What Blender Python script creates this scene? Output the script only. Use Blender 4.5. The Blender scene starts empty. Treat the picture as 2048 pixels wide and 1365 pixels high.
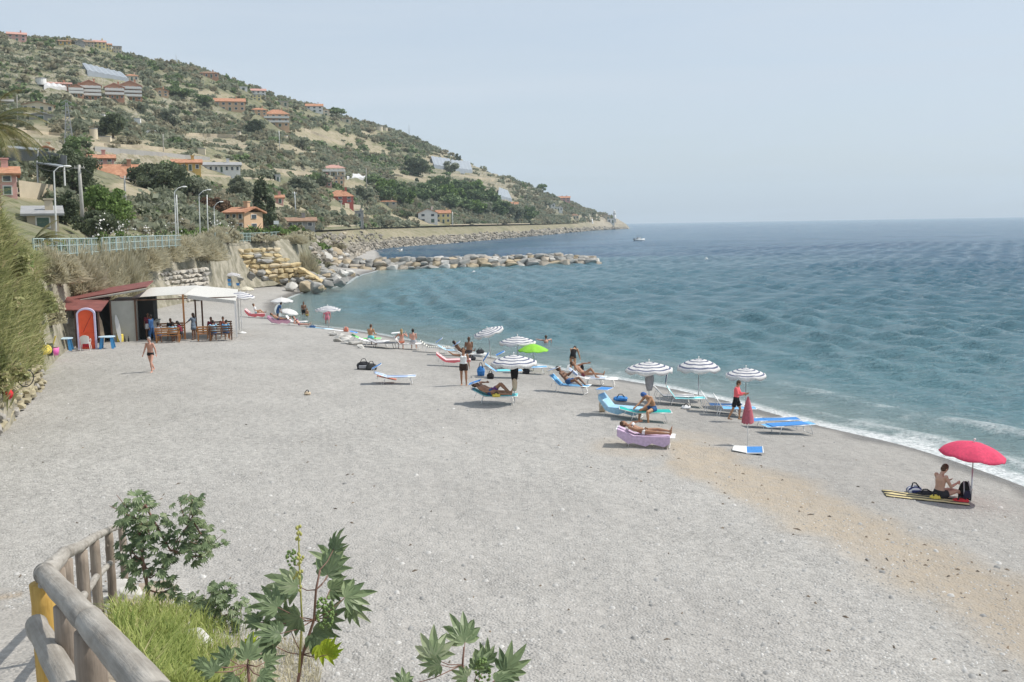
import bpy, bmesh, math, random
import numpy as np
from mathutils import Vector, Matrix, noise as mnoise
from mathutils.bvhtree import BVHTree
R = math.radians
random.seed(7); rng = np.random.default_rng(7)
C = bpy.context.scene.collection
scene = bpy.context.scene

# ------------------------------------------------------------------ camera
F = 1991.0; CX, CY = 1024.0, 682.5
CAMH = 7.0
PITCH, ROLL = R(6.69), R(-0.945)
camd = bpy.data.cameras.new('camera'); cam = bpy.data.objects.new('camera', camd); C.objects.link(cam)
CM = Matrix.Rotation(R(90) - PITCH, 3, 'X') @ Matrix.Rotation(ROLL, 3, 'Z')
cam.matrix_world = Matrix.Translation((0, 0, CAMH)) @ CM.to_4x4()
camd.sensor_width = 36; camd.lens = 36 * F / 2048; camd.clip_start = 0.1; camd.clip_end = 60000
scene.camera = cam
# ------------------------------------------------------------------ sky, sun, exposure
SUN_EL, SUN_AZ = R(52), R(78)     # azimuth measured clockwise from +Y (view direction)
world = bpy.data.worlds.new('World'); scene.world = world; world.use_nodes = True
nt = world.node_tree; nt.nodes.clear()
N = nt.nodes.new; L = nt.links.new
sky = N('ShaderNodeTexSky'); sky.sky_type = 'NISHITA'; sky.sun_disc = False
sky.sun_elevation = SUN_EL; sky.sun_rotation = SUN_AZ
sky.altitude = 0; sky.air_density = 1.0; sky.dust_density = 2.2; sky.ozone_density = 1.6
tc = N('ShaderNodeTexCoord'); mp = N('ShaderNodeMapping'); mp.inputs['Scale'].default_value = (0.55, 1.1, 6.5)
mp.inputs['Rotation'].default_value = (0, R(5), 0)
cn = N('ShaderNodeTexNoise'); cn.inputs['Scale'].default_value = 2.1; cn.inputs['Detail'].default_value = 7; cn.inputs['Roughness'].default_value = .6
cn.inputs['Distortion'].default_value = .6
cr = N('ShaderNodeValToRGB'); cr.color_ramp.elements[0].position = .42; cr.color_ramp.elements[0].color = (.66, .66, .66, 1)
cr.color_ramp.elements[1].position = .68; cr.color_ramp.elements[1].color = (.98, .98, .98, 1)
mx = N('ShaderNodeMix'); mx.data_type = 'RGBA'; mx.inputs[7].default_value = (4.1, 4.62, 5.22, 1)
bg = N('ShaderNodeBackground'); bg.inputs['Strength'].default_value = .125
wo = N('ShaderNodeOutputWorld')
L(tc.outputs['Generated'], mp.inputs['Vector']); L(mp.outputs[0], cn.inputs['Vector']); L(cn.outputs['Fac'], cr.inputs['Fac'])
L(cr.outputs['Color'], mx.inputs[0]); L(sky.outputs[0], mx.inputs[6]); L(mx.outputs[2], bg.inputs['Color']); L(bg.outputs[0], wo.inputs['Surface'])
sl = bpy.data.lights.new('sun', 'SUN'); sl.energy = 3.3; sl.angle = R(.6); sl.color = (1, .95, .87)
so = bpy.data.objects.new('sun', sl); C.objects.link(so)
sd = Vector((math.sin(SUN_AZ) * math.cos(SUN_EL), math.cos(SUN_AZ) * math.cos(SUN_EL), math.sin(SUN_EL)))
so.rotation_euler = sd.to_track_quat('Z', 'Y').to_euler(); so.location = (0, 0, 300)
vs = scene.view_settings; vs.view_transform = 'Standard'; vs.look = 'None'; vs.exposure = 0.31; vs.gamma = 1; vs.use_curve_mapping = False
scene.cycles.volume_bounces = 1; scene.cycles.max_bounces = 6; scene.cycles.transparent_max_bounces = 8

# ------------------------------------------------------------------ helpers: picture rays
def ray(px, py):
    return (CM @ Vector(((px - CX) / F, -(py - CY) / F, -1))).normalized()
def at_z(px, py, z=0.):
    d = ray(px, py); t = (z - CAMH) / d.z
    return Vector((0, 0, CAMH)) + d * t
def at_r(px, py, r):
    d = ray(px, py); t = r / math.hypot(d.x, d.y)
    return Vector((0, 0, CAMH)) + d * t
def S(v): return tuple(v)
ORD = 'first second third fourth fifth sixth seventh eighth ninth tenth eleventh twelfth thirteenth fourteenth fifteenth sixteenth seventeenth eighteenth nineteenth twentieth'.split() + ['twenty-' + q for q in 'first second third fourth fifth sixth seventh eighth ninth'.split()] + ['thirtieth'] + ['thirty-' + q for q in 'first second third fourth fifth sixth seventh eighth ninth'.split()] + ['fortieth'] * 20

# ------------------------------------------------------------------ materials
def nodes_of(m):
    m.use_nodes = True; t = m.node_tree; t.nodes.clear()
    b = t.nodes.new('ShaderNodeBsdfPrincipled'); o = t.nodes.new('ShaderNodeOutputMaterial'); t.links.new(b.outputs[0], o.inputs[0])
    return t, b
MC = {}
def mat(name, col, rough=.8, var=.12, scale=6., bump=0., metal=0., col2=None, stretch=(1, 1, 1), spec=.3, detail=4, sss=0):
    """procedural paint / cloth / stone: a noise between two tones of the thing's own colour"""
    if name in MC: return MC[name]
    m = bpy.data.materials.new(name); t, b = nodes_of(m); MC[name] = m
    tc = t.nodes.new('ShaderNodeTexCoord'); mp = t.nodes.new('ShaderNodeMapping'); mp.inputs['Scale'].default_value = stretch
    n = t.nodes.new('ShaderNodeTexNoise'); n.inputs['Scale'].default_value = scale; n.inputs['Detail'].default_value = detail
    r = t.nodes.new('ShaderNodeValToRGB'); r.color_ramp.elements[0].position = .3; r.color_ramp.elements[1].position = .7
    c1 = tuple(max(0, c * (1 - var)) for c in col[:3]) + (1,)
    c2 = (tuple(col2[:3]) if col2 else tuple(min(1, c * (1 + var)) for c in col[:3])) + (1,)
    r.color_ramp.elements[0].color = c1; r.color_ramp.elements[1].color = c2
    t.links.new(tc.outputs['Object'], mp.inputs[0]); t.links.new(mp.outputs[0], n.inputs['Vector'])
    t.links.new(n.outputs['Fac'], r.inputs[0]); t.links.new(r.outputs[0], b.inputs['Base Color'])
    b.inputs['Roughness'].default_value = rough; b.inputs['Metallic'].default_value = metal
    b.inputs['Specular IOR Level'].default_value = spec
    if sss: b.inputs['Subsurface Weight'].default_value = sss; b.inputs['Subsurface Radius'].default_value = (.02, .008, .004)
    if bump:
        bp = t.nodes.new('ShaderNodeBump'); bp.inputs['Strength'].default_value = .7; bp.inputs['Distance'].default_value = bump
        t.links.new(n.outputs['Fac'], bp.inputs['Height']); t.links.new(bp.outputs[0], b.inputs['Normal'])
    return m
def leafmat(name, c1, c2, c3=None, trans=.25, wscale=.35, rough=.6):
    """foliage: tone varies leaf to leaf (random per island) and clump to clump (world noise)"""
    if name in MC: return MC[name]
    m = bpy.data.materials.new(name); t, b = nodes_of(m); MC[name] = m
    g = t.nodes.new('ShaderNodeNewGeometry'); n = t.nodes.new('ShaderNodeTexNoise'); n.inputs['Scale'].default_value = wscale; n.inputs['Detail'].default_value = 3
    t.links.new(g.outputs['Position'], n.inputs['Vector'])
    a = t.nodes.new('ShaderNodeMath'); a.operation = 'MULTIPLY_ADD'; a.inputs[1].default_value = .55
    t.links.new(g.outputs['Random Per Island'], a.inputs[0]); 
    s = t.nodes.new('ShaderNodeMath'); s.operation = 'MULTIPLY_ADD'; s.inputs[1].default_value = 1.5; s.inputs[2].default_value = -.5
    t.links.new(n.outputs['Fac'], s.inputs[0]); t.links.new(s.outputs[0], a.inputs[2])
    r = t.nodes.new('ShaderNodeValToRGB'); r.color_ramp.elements[0].color = c1 + (1,); r.color_ramp.elements[1].color = c2 + (1,)
    r.color_ramp.elements[0].position = .1; r.color_ramp.elements[1].position = .75
    if c3: e = r.color_ramp.elements.new(.98); e.color = c3 + (1,)
    t.links.new(a.outputs[0], r.inputs[0]); t.links.new(r.outputs[0], b.inputs['Base Color']); b.inputs['Roughness'].default_value = rough
    b.inputs['Specular IOR Level'].default_value = .25
    tr = t.nodes.new('ShaderNodeBsdfTranslucent'); mxs = t.nodes.new('ShaderNodeMixShader'); mxs.inputs[0].default_value = trans
    t.links.new(r.outputs[0], tr.inputs[0]); t.links.new(b.outputs[0], mxs.inputs[1]); t.links.new(tr.outputs[0], mxs.inputs[2])
    o = [x for x in t.nodes if x.type == 'OUTPUT_MATERIAL'][0]; t.links.new(mxs.outputs[0], o.inputs[0])
    return m

# ------------------------------------------------------------------ helpers: objects
def tag(o, label=None, cat=None, group=None, kind=None):
    if label: o['label'] = label
    if cat: o['category'] = cat
    if group: o['group'] = group
    if kind: o['kind'] = kind
    return o
def thing(name, label, cat, loc=(0, 0, 0), rz=0., group=None):
    o = bpy.data.objects.new(name, None); C.objects.link(o); o.empty_display_size = .3
    o.location = loc; o.rotation_euler = (0, 0, rz)
    return tag(o, label, cat, group)
def copy_tree(o, parent=None):
    c = o.copy(); C.objects.link(c); c.parent = parent
    for ch in list(o.children): copy_tree(ch, c)
    return c
def mesh_np(name, v, f, m, parent=None, smooth=False, attrs=None, loc=None):
    me = bpy.data.meshes.new(name); v = np.asarray(v, np.float32); f = np.asarray(f, np.int32)
    k = f.shape[1]; me.vertices.add(len(v)); me.vertices.foreach_set('co', v.ravel())
    me.loops.add(f.size); me.loops.foreach_set('vertex_index', f.ravel())
    me.polygons.add(len(f)); me.polygons.foreach_set('loop_start', np.arange(len(f), dtype=np.int32) * k)
    me.polygons.foreach_set('loop_total', np.full(len(f), k, np.int32))
    if smooth: me.polygons.foreach_set('use_smooth', np.ones(len(f), bool))
    me.materials.append(m); me.update(calc_edges=True)
    for an, av in (attrs or {}).items():
        at = me.attributes.new(an, 'FLOAT', 'POINT'); at.data.foreach_set('value', np.asarray(av, np.float32))
    o = bpy.data.objects.new(name, me); C.objects.link(o)
    if parent: o.parent = parent
    if loc is not None: o.location = loc
    return o
class MB:
    def __init__(s): s.v = []; s.f = []; s.m = []
    def add(s, vs, fs, mi=0):
        b = len(s.v); s.v += [tuple(p) for p in vs]
        for f in fs: s.f.append(tuple(b + i for i in f)); s.m.append(mi)
        return s
    def box(s, c, d, rz=0., mi=0, rx=0., ry=0.):
        M = Matrix.Rotation(rz, 3, 'Z') @ Matrix.Rotation(ry, 3, 'Y') @ Matrix.Rotation(rx, 3, 'X')
        vs = []
        for z in (-.5, .5):
            for x, y in ((-.5, -.5), (.5, -.5), (.5, .5), (-.5, .5)):
                vs.append(Vector(c) + M @ Vector((x * d[0], y * d[1], z * d[2])))
        return s.add(vs, [(3, 2, 1, 0), (4, 5, 6, 7), (0, 1, 5, 4), (1, 2, 6, 5), (2, 3, 7, 6), (3, 0, 4, 7)], mi)
    def tube(s, pts, rad, n=8, mi=0, cap=True, ell=None, xdir=None):
        """tapered tube; ell = list of (rx, ry) for elliptic rings with lateral axis xdir"""
        pts = [Vector(p) for p in pts]; k = len(pts)
        if not isinstance(rad, (list, tuple)): rad = [rad] * k
        vs = []; prev = None
        for i, p in enumerate(pts):
            d = (pts[min(i + 1, k - 1)] - pts[max(i - 1, 0)])
            d = d.normalized() if d.length > 1e-9 else Vector((0, 0, 1))
            if xdir is not None: x = Vector(xdir) - d * Vector(xdir).dot(d)
            elif prev is not None: x = prev - d * prev.dot(d)
            else: x = d.orthogonal()
            x.normalize(); prev = x; y = d.cross(x)
            rx, ry = ell[i] if ell else (rad[i], rad[i])
            for j in range(n):
                a = 2 * math.pi * j / n; vs.append(p + x * math.cos(a) * rx + y * math.sin(a) * ry)
        fs = [(i * n + j, i * n + (j + 1) % n, (i + 1) * n + (j + 1) % n, (i + 1) * n + j) for i in range(k - 1) for j in range(n)]
        if cap: fs += [tuple(range(n - 1, -1, -1)), tuple((k - 1) * n + j for j in range(n))]
        return s.add(vs, fs, mi)
    def ell(s, c, r, M=None, n=10, k=7, mi=0):
        c = Vector(c); vs = [];
        if isinstance(r, (int, float)): r = (r, r, r)
        for i in range(1, k):
            th = math.pi * i / k
            for j in range(n):
                a = 2 * math.pi * j / n; p = Vector((r[0] * math.sin(th) * math.cos(a), r[1] * math.sin(th) * math.sin(a), r[2] * math.cos(th)))
                vs.append(c + (M @ p if M else p))
        t = Vector((0, 0, r[2])); t = M @ t if M else t
        vs += [c + t, c - t]; T = len(vs) - 2; B = T + 1
        fs = [(i * n + j, (i + 1) * n + j, (i + 1) * n + (j + 1) % n, i * n + (j + 1) % n) for i in range(k - 2) for j in range(n)]
        fs += [(T, j, (j + 1) % n) for j in range(n)] + [(B, (k - 2) * n + (j + 1) % n, (k - 2) * n + j) for j in range(n)]
        return s.add(vs, fs, mi)
    def slab(s, quad, th, mi=0):
        """a quad (4 points) given thickness th along its normal"""
        q = [Vector(p) for p in quad]; n = (q[1] - q[0]).cross(q[3] - q[0]).normalized() * th * .5
        return s.add([p - n for p in q] + [p + n for p in q], [(3, 2, 1, 0), (4, 5, 6, 7), (0, 1, 5, 4), (1, 2, 6, 5), (2, 3, 7, 6), (3, 0, 4, 7)], mi)
    def build(s, name, mats, parent=None, smooth=False, loc=None, rz=None, auto=None):
        me = bpy.data.meshes.new(name); me.from_pydata(s.v, [], s.f)
        for m in (mats if isinstance(mats, (list, tuple)) else [mats]): me.materials.append(m)
        me.polygons.foreach_set('material_index', s.m)
        if smooth: me.polygons.foreach_set('use_smooth', [True] * len(s.f))
        me.update(); o = bpy.data.objects.new(name, me); C.objects.link(o)
        if parent: o.parent = parent
        if loc is not None: o.location = loc
        if rz is not None: o.rotation_euler = (0, 0, rz)
        return o

# value noise on numpy grids
_perm = rng.random((257, 257)).astype(np.float32)
def vnoise(x, y, s=1.0, o=0.):
    x = np.asarray(x) * s + o + 1000; y = np.asarray(y) * s + o * 1.7 + 1000
    xi = np.floor(x).astype(int); yi = np.floor(y).astype(int); fx = x - xi; fy = y - yi
    fx = fx * fx * (3 - 2 * fx); fy = fy * fy * (3 - 2 * fy); g = lambda a, b: _perm[a % 257, b % 257]
    return (g(xi, yi) * (1 - fx) * (1 - fy) + g(xi + 1, yi) * fx * (1 - fy) + g(xi, yi + 1) * (1 - fx) * fy + g(xi + 1, yi + 1) * fx * fy) * 2 - 1
def fbm(x, y, s, o=0., k=4):
    r = 0; a = 1
    for i in range(k): r = r + a * vnoise(x, y, s * 2 ** i, o + i * 13.7); a *= .5
    return r / 1.6
def grid_faces(nu, nv):
    i = np.arange(nv - 1)[:, None] * nu + np.arange(nu - 1)[None, :]
    return np.stack([i, i + 1, i + nu + 1, i + nu], -1).reshape(-1, 4)
def sstep(a, b, x): t = np.clip((x - a) / (b - a), 0, 1); return t * t * (3 - 2 * t)
# ------------------------------------------------------------------ the setting: beach, sea, hills
SEA = -1.0
shore_px = [(3600, 1900), (2700, 1270), (2300, 1075), (2048, 967), (1900, 916), (1800, 886), (1640, 851), (1560, 829), (1480, 806), (1400, 789), (1330, 773), (1200, 752),
            (1100, 735), (980, 714), (880, 692), (760, 669), (700, 659), (630, 652), (580, 643), (552, 628), (552, 612), (575, 596), (610, 583), (690, 572),
            (712, 552), (752, 543), (772, 532), (770, 520), (757, 500),
            (800, 495), (850, 491), (900, 487), (950, 482.5), (1000, 478), (1050, 474), (1100, 470), (1150, 465), (1200, 461), (1235, 458.6), (1258, 457), (1262, 454), (1240, 450.6), (1100, 452), (-1500, 500)]
shore = []
for a, b in zip(shore_px[:-1], shore_px[1:]):
    A = at_z(a[0], a[1], SEA); B = at_z(b[0], b[1], SEA)
    for k in range(4): shore.append(A.lerp(B, k / 4))
shore = np.array([(p.x, p.y) for p in shore]); 
for _ in range(2): shore[1:-1] = shore[1:-1] * .5 + (shore[:-2] + shore[2:]) * .25
# polygon of the land: shoreline closed far inland on the left
land_poly = np.vstack([shore, [(-9000, 2000), (-9000, -300), (60, -300)]])
def sdist(x, y):
    """signed distance to the waterline: positive on land"""
    x = np.asarray(x, float); y = np.asarray(y, float); d = np.full(x.shape, 1e9); ins = np.zeros(x.shape, bool)
    P = shore
    for i in range(len(P) - 1):
        ax, ay = P[i]; bx, by = P[i + 1]; dx, dy = bx - ax, by - ay; l2 = dx * dx + dy * dy + 1e-9
        t = np.clip(((x - ax) * dx + (y - ay) * dy) / l2, 0, 1); d = np.minimum(d, (x - ax - t * dx) ** 2 + (y - ay - t * dy) ** 2)
    Q = land_poly; j = len(Q) - 1
    for i in range(len(Q)):
        xi, yi = Q[i]; xj, yj = Q[j]
        if yi != yj: c = ((yi > y) != (yj > y)) & (x < (xj - xi) * (y - yi) / (yj - yi) + xi); ins ^= c
        j = i
    return np.sqrt(d) * np.where(ins, 1, -1)

# fence line beside the ramp that leads down from the camera's path to the beach
FENCE = [at_r(*p) for p in [(312, 1395, 2.9), (176, 1240, 4.3), (90, 1148, 5.9), (128, 1108, 8.4), (162, 1093, 10.6), (188, 1075, 13.0), (217, 1061, 15.6), (243, 1050, 18.2)]]
RAMP = [Vector((1.2, -1.5, 5.4)), Vector((-.6, 1.6, 5.2))] + [p - Vector((0, 0, 1.12)) for p in FENCE[1:]] + [FENCE[-1] + Vector((-.2, 4, -2.3))]
def bank(x, y):
    best = np.full(x.shape, -9.); dmin = np.full(x.shape, 1e9)
    for a, b in zip(RAMP[:-1], RAMP[1:]):
        dx, dy = b.x - a.x, b.y - a.y; l2 = dx * dx + dy * dy; t = np.clip(((x - a.x) * dx + (y - a.y) * dy) / l2, 0, 1)
        ex = x - a.x - t * dx; ey = y - a.y - t * dy; d = np.hypot(ex, ey); side = dx * ey - dy * ex     # >0: left of the line
        z = a.z + t * (b.z - a.z)
        h = z - np.where(side > 0, np.maximum(0, d - 2.6) * .8, np.maximum(0, d - .25) * .72)
        best = np.where(d < dmin, h, best); dmin = np.minimum(dmin, d)
    plat = 5.4 - np.maximum(0, y - 1.2) * 1.1 - np.maximum(0, x - 6) * .2
    return np.maximum(best, plat)
def beach_h(x, y):
    d = sdist(x, y)
    z = np.where(d > 0, SEA + .15 * d - np.clip(d, 0, 9) ** 2 * .0030, SEA + .11 * d)
    cap = .02 + .12 * vnoise(x, y, .06) + .05 * vnoise(x, y, .25, 5)
    k = .35; z = -np.log(np.exp(-z / k) + np.exp(-cap / k)) * k        # smooth minimum with the flat beach
    berm = np.exp(-((d - 8.5) / 1.8) ** 2) * .10 * (1 + .5 * vnoise(x, y, .1, 9)); z = z + berm * (d > 0)
    z = np.maximum(z, -5)
    z += .015 * vnoise(x, y, 1.3, 3) * (d > 1)
    bk = bank(x, y) + .05 * vnoise(x, y, .9, 4)
    near = np.hypot(x, y) < 34
    return np.where(near & (bk > z), bk, z), d
# grid in polar form round the camera's foot: fine near, coarse far
tu = np.linspace(-1.35, 1.15, 520); rr = np.exp(np.linspace(math.log(.8), math.log(330), 420))
T, RR = np.meshgrid(tu, rr); az = np.arctan(T); X = RR * np.sin(az); Y = RR * np.cos(az)
Z, D = beach_h(X, Y)
def groundmat():
    m = bpy.data.materials.new('shingle'); t, b = nodes_of(m); n = t.nodes.new; l = t.links.new
    g = n('ShaderNodeNewGeometry')
    def noise(scale, det=4, rough=.55, stretch=None):
        x = n('ShaderNodeTexNoise'); x.inputs['Scale'].default_value = scale; x.inputs['Detail'].default_value = det; x.inputs['Roughness'].default_value = rough
        if stretch:
            mp = n('ShaderNodeMapping'); mp.inputs['Scale'].default_value = stretch; l(g.outputs['Position'], mp.inputs[0]); l(mp.outputs[0], x.inputs['Vector'])
        else: l(g.outputs['Position'], x.inputs['Vector'])
        return x
    def mix(a, b_, f, mode='MIX'):
        x = n('ShaderNodeMix'); x.data_type = 'RGBA'; x.blend_type = mode
        for s_, v in ((6, a), (7, b_)):
            if isinstance(v, tuple): x.inputs[s_].default_value = v + (1,)
            else: l(v, x.inputs[s_])
        if isinstance(f, float): x.inputs[0].default_value = f
        else: l(f, x.inputs[0])
        return x.outputs[2]
    def ramp(v, p0, p1, c0=0., c1=1.):
        x = n('ShaderNodeMapRange'); x.inputs[1].default_value = p0; x.inputs[2].default_value = p1; x.inputs[3].default_value = c0; x.inputs[4].default_value = c1; l(v, x.inputs[0]); return x.outputs[0]
    vo = n('ShaderNodeTexVoronoi'); vo.inputs['Scale'].default_value = 19; l(g.outputs['Position'], vo.inputs['Vector'])
    vo2 = n('ShaderNodeTexVoronoi'); vo2.inputs['Scale'].default_value = 8; l(g.outputs['Position'], vo2.inputs['Vector'])
    n1 = noise(.22, 5); n2 = noise(3.5, 6, .7); n3 = noise(26, 3, .7)
    sx = n('ShaderNodeSeparateColor'); l(vo.outputs['Color'], sx.inputs[0]); sx2 = n('ShaderNodeSeparateColor'); l(vo2.outputs['Color'], sx2.inputs[0])
    fine = mix((.34, .33, .315), (.47, .455, .435), ramp(n2.outputs['Fac'], .3, .7))
    peb = mix((.22, .217, .21), (.62, .61, .59), sx.outputs[0])
    am = n('ShaderNodeAttribute'); am.attribute_name = 'coarse'
    col = mix(fine, peb, ramp(am.outputs['Fac'], 0, 1, .08, .6))
    peb2 = mix((.24, .235, .225), (.56, .55, .52), sx2.outputs[0]); col = mix(col, peb2, ramp(am.outputs['Fac'], .3, 1, 0, .30))
    col = mix(col, mix((.74, .73, .715), (1.10, 1.09, 1.065), n1.outputs['Fac']), 1., 'MULTIPLY')
    at = n('ShaderNodeAttribute'); at.attribute_name = 'tan'
    tanf = n('ShaderNodeMath'); tanf.operation = 'MULTIPLY'; l(at.outputs['Fac'], tanf.inputs[0]); l(ramp(n2.outputs['Fac'], .25, .6, .5, 1.0), tanf.inputs[1])
    col = mix(col, (.41, .35, .275), tanf.outputs[0])
    ag = n('ShaderNodeAttribute'); ag.attribute_name = 'earth'; col = mix(col, mix((.20, .15, .10), (.42, .34, .25), ramp(n2.outputs['Fac'], .3, .7)), ag.outputs['Fac'])
    aw = n('ShaderNodeAttribute'); aw.attribute_name = 'wet'; col = mix(col, mix(col, (.36, .34, .32), 1., 'MULTIPLY'), aw.outputs['Fac'])
    l(col, b.inputs['Base Color'])
    l(ramp(aw.outputs['Fac'], 0, 1, .95, .35), b.inputs['Roughness']); b.inputs['Specular IOR Level'].default_value = .25
    hs = n('ShaderNodeMath'); hs.operation = 'MULTIPLY_ADD'; l(vo.outputs['Distance'], hs.inputs[0]); hs.inputs[1].default_value = -.9; l(n2.outputs['Fac'], hs.inputs[2])
    bp = n('ShaderNodeBump'); bp.inputs['Strength'].default_value = .8; bp.inputs['Distance'].default_value = .035; l(hs.outputs[0], bp.inputs['Height'])
    bp2 = n('ShaderNodeBump'); bp2.inputs['Strength'].default_value = .6; bp2.inputs['Distance'].default_value = .25; n4 = noise(.9, 3); l(n4.outputs['Fac'], bp2.inputs['Height']); l(bp.outputs[0], bp2.inputs['Normal'])
    bp3 = n('ShaderNodeBump'); bp3.inputs['Strength'].default_value = .7; bp3.inputs['Distance'].default_value = .07; n6 = noise(3.2, 2, .5); l(n6.outputs['Fac'], bp3.inputs['Height']); l(bp2.outputs[0], bp3.inputs['Normal']); l(bp3.outputs[0], b.inputs['Normal'])
    return m
MG = groundmat()
# tan sandy strip, its centreline measured on the beach
tl = [at_z(*p) for p in [(1330, 868), (1450, 930), (1600, 990), (1750, 1060), (1900, 1120), (2048, 1165), (2300, 1240)]]
tw = [.7, 1.2, 1.6, 1.8, 2.0, 2.2, 2.4]
tan = np.zeros(X.shape)
for i in range(len(tl) - 1):
    a, b = tl[i], tl[i + 1]; dx, dy = b.x - a.x, b.y - a.y; t = np.clip(((X - a.x) * dx + (Y - a.y) * dy) / (dx * dx + dy * dy), 0, 1)
    d = np.hypot(X - a.x - t * dx, Y - a.y - t * dy) + 1.3 * fbm(X, Y, .45, 2, 5); w = tw[i] + t * (tw[i + 1] - tw[i]); tan = np.maximum(tan, 1 - sstep(w * .5, w * 1.35, d))
for q, wr in (((1330, 860), 1.6), ((1250, 885), 1.3)): p = at_z(*q); tan = np.maximum(tan, .5 * (1 - sstep(.4 * wr, 1.5 * wr, np.hypot(X - p.x, Y - p.y) + fbm(X, Y, .5, 7))))
wet = np.maximum(1 - sstep(.5, 1.7, D + .5 * vnoise(X, Y, .5, 8)), (.24 + .06 * fbm(X, Y, .3, 66)) * sstep(9.5, 6, D + fbm(X, Y, .25, 19)) * (D > 0) * sstep(75, 45, RR))
coarse = np.clip(.48 + .9 * fbm(X, Y, .07, 21) + .35 * sstep(-2, 8, X) * sstep(40, 18, Y) , .1, 1) * (.35 + .65 * sstep(60, 20, Y))
bk = bank(X, Y); earth = np.where((bk > Z - .12) & (np.hypot(X, Y) < 34) & (Z > .25), 1., 0.) * .75
side = np.zeros(X.shape)
for a, b in zip(RAMP[:-1], RAMP[1:]):
    dx, dy = b.x - a.x, b.y - a.y; t = ((X - a.x) * dx + (Y - a.y) * dy) / (dx * dx + dy * dy); ex = X - a.x - t * dx; ey = Y - a.y - t * dy
    side = np.where((t >= -.05) & (t <= 1.05) & (np.hypot(ex, ey) < 3) & (dx * ey - dy * ex > 0), 1, side)
earth = earth * (1 - .85 * side)
bv = np.stack([X, Y, Z], -1).reshape(-1, 3)
beach = mesh_np('beach', bv, grid_faces(len(tu), len(rr)), MG, smooth=True, attrs={'tan': tan.ravel(), 'wet': wet.ravel(), 'coarse': coarse.ravel(), 'earth': earth.ravel()})
tag(beach, kind='structure')

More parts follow.
